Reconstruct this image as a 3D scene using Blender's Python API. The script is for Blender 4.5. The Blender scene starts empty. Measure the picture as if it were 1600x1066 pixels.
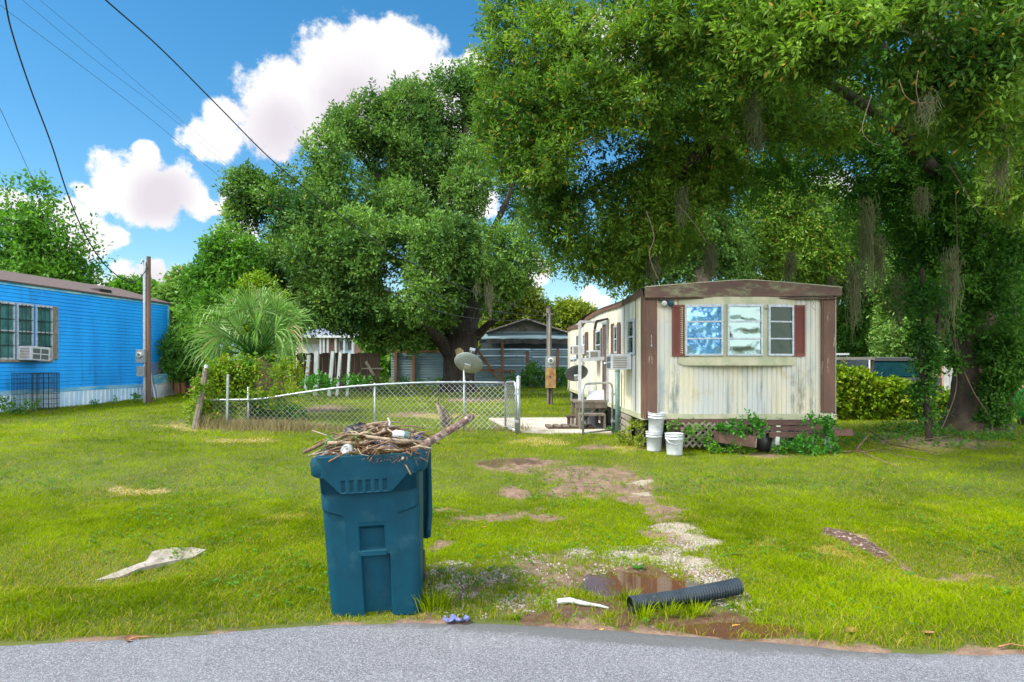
import bpy, math, random
import numpy as np
from mathutils import Vector, Matrix

random.seed(7)
RNG = np.random.default_rng(11)
scene = bpy.context.scene
COL = scene.collection
R = math.radians

# ------------------------------------------------------------------ camera
CAMH, FPX, HOR = 1.75, 1067.0, 565.0
cam_d = bpy.data.cameras.new("camera")
cam = bpy.data.objects.new("camera", cam_d)
COL.objects.link(cam)
cam.location = (0, 0, CAMH)
cam.rotation_euler = (R(90), 0, 0)
cam_d.sensor_width = 36
cam_d.lens = 24.0
cam_d.shift_y = 32 / 1600.0
cam_d.clip_start = 0.1
cam_d.clip_end = 3000
scene.camera = cam

# ------------------------------------------------------------------ world
SUN_EL, SUN_AZ = 54.0, 250.0      # azimuth measured clockwise from +y (north)
world = bpy.data.worlds.new("World")
scene.world = world
world.use_nodes = True
wn, wl = world.node_tree.nodes, world.node_tree.links
wn.clear()
w_out = wn.new("ShaderNodeOutputWorld")
sky = wn.new("ShaderNodeTexSky")
sky.sky_type = 'NISHITA'
sky.sun_disc = False
sky.sun_elevation = R(SUN_EL)
sky.sun_rotation = R(SUN_AZ)
sky.air_density = 1.0
sky.dust_density = 0.3
sky.ozone_density = 2.0
SKY_STRENGTH = 0.069
hs = wn.new("ShaderNodeHueSaturation")
hs.inputs['Saturation'].default_value = 1.36
hs.inputs['Hue'].default_value = 0.490
wl.new(sky.outputs[0], hs.inputs['Color'])
bg = wn.new("ShaderNodeBackground")
bg.inputs['Strength'].default_value = SKY_STRENGTH
wl.new(hs.outputs[0], bg.inputs['Color'])
tc = wn.new("ShaderNodeTexCoord")


def wmath(op, a, b=None, c=None, clamp=False):
    n = wn.new("ShaderNodeMath"); n.operation = op; n.use_clamp = clamp
    for i, v in enumerate((a, b, c)):
        if v is None: continue
        if isinstance(v, (int, float)): n.inputs[i].default_value = v
        else: wl.new(v, n.inputs[i])
    return n.outputs[0]


def wvmath(op, a, b=None, scale=None):
    n = wn.new("ShaderNodeVectorMath"); n.operation = op
    for i, v in enumerate((a, b)):
        if v is None: continue
        if isinstance(v, (tuple, list)): n.inputs[i].default_value = v
        else: wl.new(v, n.inputs[i])
    if scale is not None: n.inputs['Scale'].default_value = scale
    return n


def wnoise(scale, detail, rough, off=(0, 0, 0)):
    m = wvmath('ADD', tc.outputs['Generated'], off)
    n = wn.new("ShaderNodeTexNoise")
    n.inputs['Scale'].default_value = scale
    n.inputs['Detail'].default_value = detail
    n.inputs['Roughness'].default_value = rough
    wl.new(m.outputs[0], n.inputs['Vector'])
    return n


def pdir(px, py):
    return Vector(((px - 800) / FPX, 1.0, (HOR - py) / FPX)).normalized()


# cumulus clouds: groups of round puffs fixed in the sky by direction
PUFFS = [(520, 95, 62), (585, 70, 55), (640, 95, 55), (560, 130, 85), (460, 125, 52), (405, 135, 40), (345, 165, 34),
         (300, 195, 30), (420, 185, 48), (345, 200, 34), (500, 175, 52), (655, 130, 60), (615, 55, 40), (515, 45, 26),
         (700, 110, 30), (738, 95, 26), (700, 160, 50), (225, 232, 24), (185, 262, 36), (230, 262, 40), (275, 275, 38),
         (305, 295, 27), (240, 292, 34), (170, 288, 28), (138, 280, 20), (330, 302, 14), (10, 305, 30), (60, 325, 40),
         (110, 335, 42), (150, 350, 36), (185, 355, 20), (215, 350, 7), (155, 215, 6), (238, 354, 6), (368, 282, 24),
         (345, 300, 16), (350, 347, 24), (385, 345, 28), (318, 358, 12), (200, 412, 22), (250, 412, 20), (292, 415, 22),
         (220, 450, 46), (285, 445, 36), (150, 452, 46), (330, 440, 24), (90, 440, 40), (845, 402, 24), (828, 430, 20),
         (922, 446, 22), (948, 450, 14), (700, 250, 46), (742, 290, 34), (980, 80, 30), (940, 50, 40), (1290, 290, 34),
         (560, 480, 40), (1190, 470, 60), (215, 300, 34), (262, 305, 34)]
warp = wnoise(9.0, 5.0, 0.6)
wsub = wvmath('SUBTRACT', warp.outputs['Color'], (0.5, 0.5, 0.30))
wsc = wvmath('SCALE', wsub.outputs[0], scale=0.075)
pos = wvmath('ADD', tc.outputs['Generated'], wsc.outputs[0])
field = None
grey = None
for i, (px, py, rr) in enumerate(PUFFS):
    b = pdir(px, py)
    d = wvmath('DISTANCE', pos.outputs[0], tuple(b)).outputs['Value']
    f = wmath('MULTIPLY_ADD', d, -FPX / (rr * 1.08) * (1 + 0.35 * ((px - 800) / 1067) ** 2), 1.0)
    field = f if field is None else wmath('SMOOTH_MAX', field, f, 0.14)
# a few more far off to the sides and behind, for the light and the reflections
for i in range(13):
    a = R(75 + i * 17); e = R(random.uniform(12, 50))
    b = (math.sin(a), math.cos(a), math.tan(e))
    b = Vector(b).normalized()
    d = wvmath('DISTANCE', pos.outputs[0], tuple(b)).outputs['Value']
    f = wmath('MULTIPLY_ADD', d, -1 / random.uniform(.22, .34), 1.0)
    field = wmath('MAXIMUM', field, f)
for (px, py, rr) in [(560, 175, 150), (440, 200, 90), (250, 310, 60), (660, 160, 90), (250, 470, 90), (20, 360, 60), (350, 360, 40)]:
    b = pdir(px, py)
    d = wvmath('DISTANCE', tc.outputs['Generated'], tuple(b)).outputs['Value']
    f = wmath('MULTIPLY_ADD', d, -FPX / rr, 1.0)
    grey = f if grey is None else wmath('MAXIMUM', grey, f)
n1 = wnoise(22.0, 9.0, 0.68)
n2 = wnoise(7.0, 4.0, 0.5, (3, 1, 2))
fld = wmath('ADD', field, wmath('MULTIPLY', wmath('SUBTRACT', n1.outputs[0], 0.5), 1.5))
mask = wn.new("ShaderNodeMapRange"); mask.interpolation_type = 'SMOOTHSTEP'
mask.inputs['From Min'].default_value = -0.02; mask.inputs['From Max'].default_value = 0.34
wl.new(fld, mask.inputs['Value'])
gm = wn.new("ShaderNodeMapRange"); gm.interpolation_type = 'SMOOTHSTEP'
gm.inputs['From Min'].default_value = 0.0; gm.inputs['From Max'].default_value = 0.75
wl.new(wmath('ADD', wmath('MULTIPLY', grey, 0.9), wmath('MULTIPLY', wmath('SUBTRACT', n2.outputs[0], 0.5), 1.0)), gm.inputs['Value'])
cm = wn.new("ShaderNodeMixRGB")
cm.inputs[1].default_value = (1.0, 1.0, 1.0, 1)
cm.inputs[2].default_value = (0.74, 0.69, 0.75, 1)
wl.new(gm.outputs[0], cm.inputs[0])
bgc = wn.new("ShaderNodeBackground")
# unseen clouds overhead and behind the viewer are brightened as added fill light
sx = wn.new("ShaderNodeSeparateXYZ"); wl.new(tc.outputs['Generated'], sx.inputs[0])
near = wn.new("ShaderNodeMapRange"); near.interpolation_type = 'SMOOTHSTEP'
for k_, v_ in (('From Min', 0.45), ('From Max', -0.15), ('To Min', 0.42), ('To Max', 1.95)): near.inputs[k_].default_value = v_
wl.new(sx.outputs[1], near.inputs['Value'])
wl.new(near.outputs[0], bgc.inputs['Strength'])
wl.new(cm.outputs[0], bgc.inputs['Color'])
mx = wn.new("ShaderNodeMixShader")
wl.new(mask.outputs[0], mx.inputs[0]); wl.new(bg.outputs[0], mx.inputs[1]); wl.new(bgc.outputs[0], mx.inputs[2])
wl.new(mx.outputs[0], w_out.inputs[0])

# ------------------------------------------------------------------ sun and exposure
sun_d = bpy.data.lights.new("sun", 'SUN')
sun_d.energy = 2.7
sun_d.angle = R(11.0)
sun_d.color = (1.0, 0.93, 0.80)
sun = bpy.data.objects.new("sun", sun_d)
COL.objects.link(sun)
_a, _e = R(SUN_AZ), R(SUN_EL)
sdir = Vector((math.sin(_a) * math.cos(_e), math.cos(_a) * math.cos(_e), math.sin(_e)))
sun.rotation_euler = sdir.to_track_quat('Z', 'Y').to_euler()
scene.view_settings.view_transform = 'Standard'
scene.view_settings.look = 'None'
scene.view_settings.gamma = 1
scene.view_settings.exposure = 1.42
scene.cycles.use_denoising = True
scene.cycles.max_bounces = 7
scene.cycles.diffuse_bounces = 3
scene.cycles.transmission_bounces = 4

# ------------------------------------------------------------------ terrain functions


def sstep(a, b, x):
    t = np.clip((np.asarray(x, float) - a) / (b - a), 0, 1)
    return t * t * (3 - 2 * t)


def _h(ix, iy, s):
    v = np.sin(ix * 127.1 + iy * 311.7 + s * 74.7) * 43758.5453
    return v - np.floor(v)


def vnoise(x, y, s=0):
    x = np.asarray(x, float); y = np.asarray(y, float)
    ix, iy = np.floor(x), np.floor(y)
    fx, fy = x - ix, y - iy
    fx = fx * fx * (3 - 2 * fx); fy = fy * fy * (3 - 2 * fy)
    a, b, c, d = _h(ix, iy, s), _h(ix + 1, iy, s), _h(ix, iy + 1, s), _h(ix + 1, iy + 1, s)
    return (a * (1 - fx) + b * fx) * (1 - fy) + (c * (1 - fx) + d * fx) * fy


def fbm(x, y, s=0, o=4):
    t = 0; a = 0.5; n = 0
    for i in range(o):
        t = t + a * vnoise(x * 2 ** i, y * 2 ** i, s + i * 13); n += a; a *= 0.5
    return t / n


_EP = [(-400, 999), (0, 1005), (240, 995), (480, 975), (640, 970), (800, 972), (1000, 985), (1200, 1000), (1350, 1016), (1600, 1020)]
_ed = [(1.75 * FPX / (py - HOR)) for px, py in _EP]
_ex = [(px - 800) / FPX * d for (px, py), d in zip(_EP, _ed)]
_ex = [-60] + _ex + [60]; _ed = [_ed[0]] + _ed + [_ed[-1]]


def road_edge(x):
    x = np.asarray(x, float)
    return np.interp(x, _ex, _ed) + 0.05 * (fbm(x * 5, x * 0 + 3.3, 5) - 0.5)


PUD = (1.02, 5.36)      # puddle centre
PUD2 = (1.55, 4.5)


def gz(x, y):
    x = np.asarray(x, float); y = np.asarray(y, float)
    z = sstep(7, 11.5, y) * (0.15 + 0.2 * sstep(-3, -11, x)) + 0.012 * np.clip(y - 22, 0, 25)
    z = z - 0.26 * sstep(-2.35, -3.3, x) * np.exp(-((y - 6.15 - 0.05 * x) / 0.5) ** 2)
    z = z - 0.24 * sstep(2.9, 3.9, x) * np.exp(-((y - 5.95) / 0.55) ** 2)
    e = road_edge(x)
    z = z + (0.06 * (fbm(x * .9, y * .9, 1) - .5) + 0.035 * (fbm(x * 4, y * 4, 2) - .5)) * sstep(0.0, .8, y - e)
    z = z - 0.075 * np.exp(-(((x - PUD[0]) / .62) ** 2 + ((y - PUD[1]) / .38) ** 2) ** 1.3)
    z = z - 0.05 * np.exp(-(((x - PUD2[0]) / .45) ** 2 + ((y - PUD2[1]) / .13) ** 2) ** 1.2)
    z = z + 0.03 * sstep(0.02, .25, y - e) * sstep(1.5, .4, y - e) * (1 - np.exp(-((x - 1.2) / 0.9) ** 2))
    z = z - 0.05 * sstep(0.03, -0.12, y - e)
    return z


def z0(x, y):
    return float(gz(x, y))


def P(px, py, d):
    return Vector(((px - 800) / FPX * d, d, CAMH - (py - HOR) / FPX * d))


def G(px, py, dz=0.0):
    d = 1.75 * FPX / (py - HOR)
    for _ in range(40):
        x = (px - 800) / FPX * d
        d = 0.5 * d + 0.5 * (CAMH - z0(x, d)) * FPX / (py - HOR)
    x = (px - 800) / FPX * d
    return Vector((x, d, z0(x, d) + dz))


def to_px(x, y, z):
    return 800 + FPX * x / y, HOR + FPX * (CAMH - z) / y


# ------------------------------------------------------------------ object helpers
def link(o, parent=None):
    COL.objects.link(o)
    if parent is not None: o.parent = parent
    return o


def tag(o, label=None, cat=None, group=None, kind=None):
    if label: o['label'] = label
    if cat: o['category'] = cat
    if group: o['group'] = group
    if kind: o['kind'] = kind
    return o


def thing(name, label, cat, loc=(0, 0, 0), rotz=0.0, group=None, rot=None):
    o = bpy.data.objects.new(name, None)
    COL.objects.link(o)
    o.empty_display_size = 0.2
    o.location = loc
    o.rotation_euler = rot if rot is not None else (0, 0, rotz)
    return tag(o, label, cat, group)


class MB:
    def __init__(s, M=None):
        s.v = []; s.f = []; s.M = M

    def _a(s, vs, fs):
        b = len(s.v)
        if s.M is not None: vs = [s.M @ Vector(v) for v in vs]
        s.v.extend([tuple(v) for v in vs]); s.f.extend([tuple(i + b for i in f) for f in fs])
        return s

    def box(s, x0, x1, y0, y1, z0_, z1):
        vs = [(x, y, z) for z in (z0_, z1) for y in (y0, y1) for x in (x0, x1)]
        return s._a(vs, [(0, 2, 3, 1), (4, 5, 7, 6), (0, 1, 5, 4), (2, 6, 7, 3), (0, 4, 6, 2), (1, 3, 7, 5)])

    def beam(s, p, q, w, h, up=(0, 0, 1)):
        p = Vector(p); q = Vector(q); t = (q - p).normalized(); u = Vector(up)
        a = t.cross(u)
        if a.length < 1e-3: a = t.cross(Vector((0, 1, 0)))
        a.normalize(); b = a.cross(t).normalized()
        vs = []
        for c in (p, q):
            for i, j in ((-1, -1), (1, -1), (1, 1), (-1, 1)):
                vs.append(c + a * (i * w / 2) + b * (j * h / 2))
        return s._a(vs, [(0, 1, 2, 3), (7, 6, 5, 4), (0, 4, 5, 1), (1, 5, 6, 2), (2, 6, 7, 3), (3, 7, 4, 0)])

    def tube(s, pts, rad, n=8, cap=True, wob=0.0):
        pts = [Vector(p) for p in pts]
        if isinstance(rad, (int, float)): rad = [rad] * len(pts)
        vs = []; fs = []
        t0 = (pts[1] - pts[0]).normalized()
        a = t0.orthogonal().normalized()
        for i, p in enumerate(pts):
            t = (pts[min(i + 1, len(pts) - 1)] - pts[max(i - 1, 0)]).normalized()
            a = (a - t * a.dot(t))
            a = a.normalized() if a.length > 1e-6 else t.orthogonal().normalized()
            b = t.cross(a)
            for k in range(n):
                an = 2 * math.pi * k / n
                r = rad[i] * (1 + (random.uniform(-wob, wob) if wob else 0))
                vs.append(p + a * (math.cos(an) * r) + b * (math.sin(an) * r))
        for i in range(len(pts) - 1):
            for k in range(n):
                k2 = (k + 1) % n
                fs.append((i * n + k, i * n + k2, (i + 1) * n + k2, (i + 1) * n + k))
        if cap:
            fs.append(tuple(range(n - 1, -1, -1))); b = (len(pts) - 1) * n
            fs.append(tuple(b + k for k in range(n)))
        return s._a(vs, fs)

    def lathe(s, prof, n=24, c=(0, 0, 0)):
        vs = []; fs = []
        for r, z in prof:
            for k in range(n):
                an = 2 * math.pi * k / n
                vs.append((c[0] + r * math.cos(an), c[1] + r * math.sin(an), c[2] + z))
        for i in range(len(prof) - 1):
            for k in range(n):
                k2 = (k + 1) % n
                fs.append((i * n + k, i * n + k2, (i + 1) * n + k2, (i + 1) * n + k))
        return s._a(vs, fs)

    def prism(s, pts, y0, y1):
        """polygon in x,z extruded along y"""
        n = len(pts)
        vs = [(x, y0, z) for x, z in pts] + [(x, y1, z) for x, z in pts]
        fs = [tuple(range(n)), tuple(range(2 * n - 1, n - 1, -1))]
        fs += [(i, i + n, (i + 1) % n + n, (i + 1) % n) for i in range(n)]
        return s._a(vs, fs)

    def face(s, *pts):
        return s._a(pts, [tuple(range(len(pts)))])

    def grid(s, fn, nu, nv):
        vs = [fn(i / nu, j / nv) for j in range(nv + 1) for i in range(nu + 1)]
        fs = [(j * (nu + 1) + i, j * (nu + 1) + i + 1, (j + 1) * (nu + 1) + i + 1, (j + 1) * (nu + 1) + i)
              for j in range(nv) for i in range(nu)]
        return s._a(vs, fs)

    def blob(s, c, r, sq=(1, 1, 1), n=6, jit=0.15):
        vs = []; fs = []
        for j in range(n + 1):
            th = math.pi * j / n
            for i in range(n + 2):
                ph = 2 * math.pi * i / (n + 2); q = 1 + random.uniform(-jit, jit)
                vs.append((c[0] + r * sq[0] * q * math.sin(th) * math.cos(ph), c[1] + r * sq[1] * q * math.sin(th) * math.sin(ph),
                           c[2] + r * sq[2] * q * math.cos(th)))
        m = n + 2
        for j in range(n):
            for i in range(m):
                fs.append((j * m + i, (j + 1) * m + i, (j + 1) * m + (i + 1) % m, j * m + (i + 1) % m))
        return s._a(vs, fs)

    def build(s, name, mat, parent=None, smooth=False, bevel=0.0):
        me = bpy.data.meshes.new(name)
        me.from_pydata(s.v, [], s.f)
        me.materials.append(mat)
        if smooth: me.shade_smooth()
        me.update()
        o = bpy.data.objects.new(name, me)
        link(o, parent)
        if bevel:
            m = o.modifiers.new("bevel", 'BEVEL'); m.width = bevel; m.segments = 2; m.limit_method = 'ANGLE'
        return o


def fast_mesh(name, verts, nper, mat, parent=None, attrs=None):
    """many separate polygons, nper vertices each"""
    verts = np.ascontiguousarray(verts, dtype=np.float32).reshape(-1, 3)
    nv = len(verts); nf = nv // nper
    me = bpy.data.meshes.new(name)
    me.vertices.add(nv); me.vertices.foreach_set('co', verts.ravel())
    me.loops.add(nv); me.loops.foreach_set('vertex_index', np.arange(nv, dtype=np.int32))
    me.polygons.add(nf); me.polygons.foreach_set('loop_start', np.arange(0, nv, nper, dtype=np.int32))
    for k, a in (attrs or {}).items():
        at = me.attributes.new(k, 'FLOAT', 'FACE')
        at.data.foreach_set('value', np.asarray(a, dtype=np.float32))
    me.materials.append(mat)
    me.update(calc_edges=True)
    o = bpy.data.objects.new(name, me)
    return link(o, parent)


# ------------------------------------------------------------------ materials
class NT:
    def __init__(s, name):
        s.m = bpy.data.materials.new(name); s.m.use_nodes = True
        s.n, s.l = s.m.node_tree.nodes, s.m.node_tree.links
        s.b = s.n['Principled BSDF']; s.out = s.n['Material Output']
        s.tc = None

    def co(s, sc=(1, 1, 1)):
        if s.tc is None: s.tc = s.n.new("ShaderNodeTexCoord")
        mp = s.n.new("ShaderNodeMapping"); mp.inputs['Scale'].default_value = sc
        s.l.new(s.tc.outputs['Object'], mp.inputs['Vector'])
        return mp.outputs[0]

    def noise(s, scale=5, detail=5, rough=.6, sc=(1, 1, 1)):
        t = s.n.new("ShaderNodeTexNoise"); t.inputs['Scale'].default_value = scale
        t.inputs['Detail'].default_value = detail; t.inputs['Roughness'].default_value = rough
        s.l.new(s.co(sc), t.inputs['Vector'])
        return t.outputs[0]

    def voro(s, scale=5, sc=(1, 1, 1), out='Distance'):
        t = s.n.new("ShaderNodeTexVoronoi"); t.inputs['Scale'].default_value = scale
        s.l.new(s.co(sc), t.inputs['Vector'])
        return t.outputs[out]

    def rng(s, v, a, b, c=0, d=1):
        t = s.n.new("ShaderNodeMapRange"); t.interpolation_type = 'SMOOTHSTEP'
        for k, x in (('From Min', a), ('From Max', b), ('To Min', c), ('To Max', d)): t.inputs[k].default_value = x
        s.l.new(v, t.inputs['Value'])
        return t.outputs[0]

    def mix(s, f, a, b, mode='MIX'):
        t = s.n.new("ShaderNodeMixRGB"); t.blend_type = mode
        for i, x in enumerate((f, a, b)):
            if isinstance(x, (int, float)): t.inputs[i].default_value = x
            elif isinstance(x, (tuple, list)): t.inputs[i].default_value = (*x[:3], 1)
            else: s.l.new(x, t.inputs[i])
        return t.outputs[0]

    def math(s, op, a, b):
        t = s.n.new("ShaderNodeMath"); t.operation = op
        for i, x in enumerate((a, b)):
            if isinstance(x, (int, float)): t.inputs[i].default_value = x
            else: s.l.new(x, t.inputs[i])
        return t.outputs[0]

    def attr(s, name):
        t = s.n.new("ShaderNodeAttribute"); t.attribute_name = name
        return t.outputs['Fac']

    def bump(s, h, strength=.3, dist=.01):
        t = s.n.new("ShaderNodeBump"); t.inputs['Strength'].default_value = strength; t.inputs['Distance'].default_value = dist
        s.l.new(h, t.inputs['Height']); s.l.new(t.outputs[0], s.b.inputs['Normal'])

    def col(s, c):
        if isinstance(c, (tuple, list)): s.b.inputs['Base Color'].default_value = (*c[:3], 1)
        else: s.l.new(c, s.b.inputs['Base Color'])

    def set(s, **k):
        for a, v in k.items():
            i = s.b.inputs[a.replace('_', ' ')]
            if isinstance(v, (int, float)): i.default_value = v
            else: s.l.new(v, i)


def mk(name, c1, c2=None, scale=6, rough=.7, sc=(1, 1, 1), lo=.35, hi=.65, c3=None, scale3=30, sc3=(1, 1, 1), lo3=.58, hi3=.7,
       bump=0.0, bs=40, bd=.004, metal=0.0, spec=.5):
    t = NT(name)
    if c2 is None: c2 = tuple(x * .8 for x in c1)
    c = t.mix(t.rng(t.noise(scale, 6, .65, sc), lo, hi), c1, c2)
    if c3 is not None:
        c = t.mix(t.rng(t.noise(scale3, 5, .7, sc3), lo3, hi3), c, c3)
    t.col(c)
    t.set(Roughness=rough, Metallic=metal)
    t.b.inputs['Specular IOR Level'].default_value = spec
    if bump: t.bump(t.noise(bs, 4, .6, sc), bump, bd)
    return t.m


def leafmat(name, dark, light, warm=None, trans=.35, rough=.5, spec=.35):
    """leaf tint is a property of each leaf (attribute), not of the light"""
    t = NT(name)
    a = t.attr('tint')
    c = t.mix(a, dark, light)
    if warm is not None:
        c = t.mix(t.rng(a, .90, .97), c, warm)
    t.col(c); t.set(Roughness=rough)
    t.b.inputs['Specular IOR Level'].default_value = spec
    tr = t.n.new("ShaderNodeBsdfTranslucent")
    br = t.mix(1.0, c, (1.0, 1.15, .45), 'MULTIPLY')
    t.l.new(br, tr.inputs['Color'])
    ms = t.n.new("ShaderNodeMixShader"); ms.inputs[0].default_value = trans
    t.l.new(t.b.outputs[0], ms.inputs[1]); t.l.new(tr.outputs[0], ms.inputs[2]); t.l.new(ms.outputs[0], t.out.inputs[0])
    return t.m


M = {}
M['bark'] = mk('bark', (.045, .034, .025), (.018, .014, .010), 5, .9, (1, 1, .25), bump=.8, bs=14, bd=.03, c3=(.10, .13, .07), scale3=3)
M['bark_pale'] = mk('bark_pale', (.20, .16, .12), (.10, .08, .06), 6, .9, (1, 1, .3), bump=.6, bs=20, bd=.02)
M['bark_warm'] = mk('bark_warm', (.10, .07, .045), (.035, .026, .017), 4, .9, (1, 1, .25), bump=.9, bs=10, bd=.05, c3=(.10, .14, .06), scale3=3)
M['leaf_near'] = leafmat('leaf_near', (.030, .100, .014), (.245, .40, .052), (.36, .24, .04), trans=.45, spec=.25)
M['leaf_oak'] = leafmat('leaf_oak', (.022, .085, .022), (.20, .36, .07), (.22, .22, .05), trans=.35, spec=.22)
M['leaf_green'] = leafmat('leaf_green', (.035, .14, .018), (.15, .33, .035), trans=.42, spec=.22)
M['leaf_dark'] = leafmat('leaf_dark', (.020, .095, .018), (.15, .33, .05), trans=.48, spec=.22)
M['leaf_yellow'] = leafmat('leaf_yellow', (.13, .20, .02), (.30, .35, .03), (.30, .18, .04), trans=.42)
M['leaf_hedge'] = leafmat('leaf_hedge', (.08, .19, .010), (.30, .42, .02), (.32, .24, .04), trans=.45, spec=.2)
M['frond'] = leafmat('frond', (.08, .20, .045), (.24, .42, .09), (.30, .27, .13), trans=.3, rough=.4)
M['moss'] = leafmat('moss', (.10, .12, .055), (.20, .21, .11), trans=.3, rough=.9)
M['drygrass'] = leafmat('drygrass', (.12, .10, .045), (.30, .25, .11), trans=.2, rough=.8)
M['grass'] = leafmat('grass', (.095, .160, .001), (.36, .47, .002), (.42, .33, .08), trans=.48, rough=.7, spec=.04)
M['weed'] = leafmat('weed', (.03, .14, .012), (.08, .30, .03), trans=.35, rough=.5)
M['wood_brown'] = mk('wood_brown', (.135, .072, .048), (.090, .046, .033), 4, .75, (1, 1, .3), c3=(.30, .22, .17), scale3=9, sc3=(1, 1, .35), lo3=.6, hi3=.72, bump=.3, bs=30)
M['beam_brown'] = mk('beam_brown', (.125, .068, .05), (.080, .046, .036), 4, .75, (.3, 1, 1.5), c3=(.22, .24, .13), scale3=5, sc3=(.6, 1, 1.6), lo3=.44, hi3=.78, bump=.3, bs=30)
M['shutter'] = mk('shutter', (.15, .035, .022), (.11, .03, .02), 5, .6)
M['slat_brown'] = mk('slat_brown', (.125, .065, .048), (.07, .040, .033), 5, .8, (.4, 1, 1), c3=(.28, .25, .2), scale3=14, lo3=.66, hi3=.74, bump=.2)
M['white_pl'] = mk('white_pl', (.52, .55, .58), (.42, .45, .48), 7, .4, c3=(.35, .34, .3), scale3=9, lo3=.66, hi3=.8)
M['white_frame'] = mk('white_frame', (.45, .51, .56), (.28, .34, .40), 18, .45, c3=(.2, .23, .22), scale3=30, lo3=.62, hi3=.72)
M['white_wood'] = mk('white_wood', (.60, .63, .60), (.42, .46, .42), 6, .7, (1, 1, .3), c3=(.2, .22, .15), scale3=12)
M['galv'] = mk('galv', (.42, .47, .50), (.30, .34, .37), 12, .42, metal=.55, c3=(.25, .2, .16), scale3=14, lo3=.68, hi3=.8)
M['galv_wire'] = mk('galv_wire', (.45, .49, .50), (.30, .33, .33), 8, .5, metal=.3)
M['green_paint'] = mk('green_paint', (.10, .20, .17), (.07, .14, .12), 8, .5)
M['grey_metal'] = mk('grey_metal', (.26, .29, .30), (.20, .22, .23), 5, .45, metal=.2)
M['black'] = mk('black', (.015, .015, .016), (.025, .025, .025), 9, .5)
M['wire_black'] = mk('wire_black', (.012, .016, .018), (.02, .024, .026), 9, .5)
M['rust'] = mk('rust', (.36, .25, .10), (.22, .10, .035), 6, .75, c3=(.32, .30, .22), scale3=7)
M['orange_wood'] = mk('orange_wood', (.24, .11, .045), (.15, .065, .03), 4, .8, (1, 1, .3))
M['grey_wood'] = mk('grey_wood', (.17, .145, .115), (.085, .07, .055), 6, .85, (1, 1, .12), bump=.5, bs=30, bd=.01)
M['brown_pole'] = mk('brown_pole', (.15, .09, .062), (.09, .06, .045), 5, .85, (1, 1, .1), bump=.4, bs=30, bd=.01)
M['dark_wood'] = mk('dark_wood', (.075, .045, .03), (.045, .03, .022), 5, .85, (1, 1, .15), bump=.3)
M['tin'] = mk('tin', (.22, .32, .37), (.15, .23, .27), 2.2, .5, (.3, 1, 1), metal=.25, c3=(.24, .25, .22), scale3=4)
M['concrete'] = mk('concrete', (.50, .45, .40), (.34, .30, .26), 3, .9, c3=(.20, .15, .11), scale3=5, bump=.3)
M['concrete_grey'] = mk('concrete_grey', (.30, .275, .25), (.17, .15, .125), 7, .9, c3=(.20, .12, .07), scale3=4, lo3=.55, hi3=.72, bump=.5, bs=60)
M['bin'] = mk('bin', (.003, .050, .082), (.003, .040, .065), 3, .5, c3=(.018, .070, .095), scale3=5, lo3=.5, hi3=.75, bump=.12, bs=120, bd=.002, spec=.15)
M['bin_dark'] = mk('bin_dark', (.008, .055, .09), (.007, .045, .075), 3, .5)
M['pipe'] = mk('pipe', (.030, .045, .060), (.018, .028, .04), 9, .5, c3=(.14, .13, .11), scale3=10, lo3=.64, hi3=.8)
M['stick'] = mk('stick', (.18, .115, .065), (.085, .052, .032), 18, .85, c3=(.30, .22, .15), scale3=25)
M['stick_pale'] = mk('stick_pale', (.34, .28, .20), (.20, .155, .105), 16, .85)
M['log'] = mk('log', (.17, .105, .08), (.07, .045, .035), 22, .9, c3=(.36, .32, .29), scale3=26, lo3=.52, hi3=.62, bump=.9, bs=60, bd=.01)
M['log_end'] = mk('log_end', (.55, .42, .25), (.40, .28, .15), 30, .8)
M['vine_stem'] = mk('vine_stem', (.16, .12, .08), (.09, .065, .045), 12, .9)
M['leaf_fallen'] = mk('leaf_fallen', (.50, .30, .05), (.40, .16, .04), 20, .6)
M['leaf_brown'] = mk('leaf_brown', (.34, .17, .08), (.22, .10, .05), 20, .7)
M['cloth'] = mk('cloth', (.07, .10, .28), (.16, .17, .34), 30, .8)
M['skirt_white'] = mk('skirt_white', (.62, .76, .90), (.40, .62, .80), 2.2, .5, (1, 1, .4), c3=(.10, .16, .14), scale3=5, sc3=(1, 1, .4), lo3=.62, hi3=.75)
M['shingle'] = mk('shingle', (.115, .08, .075), (.07, .052, .05), 14, .9, bump=.4, bs=30, bd=.01)
M['shingle_grey'] = mk('shingle_grey', (.17, .19, .26), (.12, .135, .19), 6, .85)
M['shed_grey'] = mk('shed_grey', (.20, .19, .17), (.15, .14, .13), 3, .8)
M['tarp'] = mk('tarp', (.075, .11, .13), (.05, .07, .085), 3, .6)
M['cream_house'] = mk('cream_house', (.55, .50, .42), (.45, .42, .36), 3, .8)
M['pink_brick'] = mk('pink_brick', (.38, .22, .17), (.28, .16, .13), 8, .85)
M['lattice'] = mk('lattice', (.28, .25, .20), (.17, .15, .12), 9, .85)
M['teal_pane'] = mk('teal_pane', (.055, .20, .20), (.03, .11, .12), 2.5, .15)
M['ac_dark'] = mk('ac_dark', (.07, .09, .10), (.10, .12, .13), 30, .6)
M['ac_fin'] = mk('ac_fin', (.24, .20, .13), (.16, .13, .08), 30, .6)
M['dish_grey'] = mk('dish_grey', (.26, .30, .29), (.21, .25, .24), 5, .5)
M['dish_black'] = mk('dish_black', (.055, .065, .065), (.04, .048, .048), 5, .45)
M['lamp_glass'] = mk('lamp_glass', (.55, .57, .55), (.4, .42, .4), 9, .2)
M['soil'] = mk('soil', (.085, .055, .04), (.05, .033, .025), 9, .95, bump=.6, bs=30, bd=.02)
M['carpaint'] = mk('carpaint', (.012, .018, .02), (.02, .028, .03), 3, .25)
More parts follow.
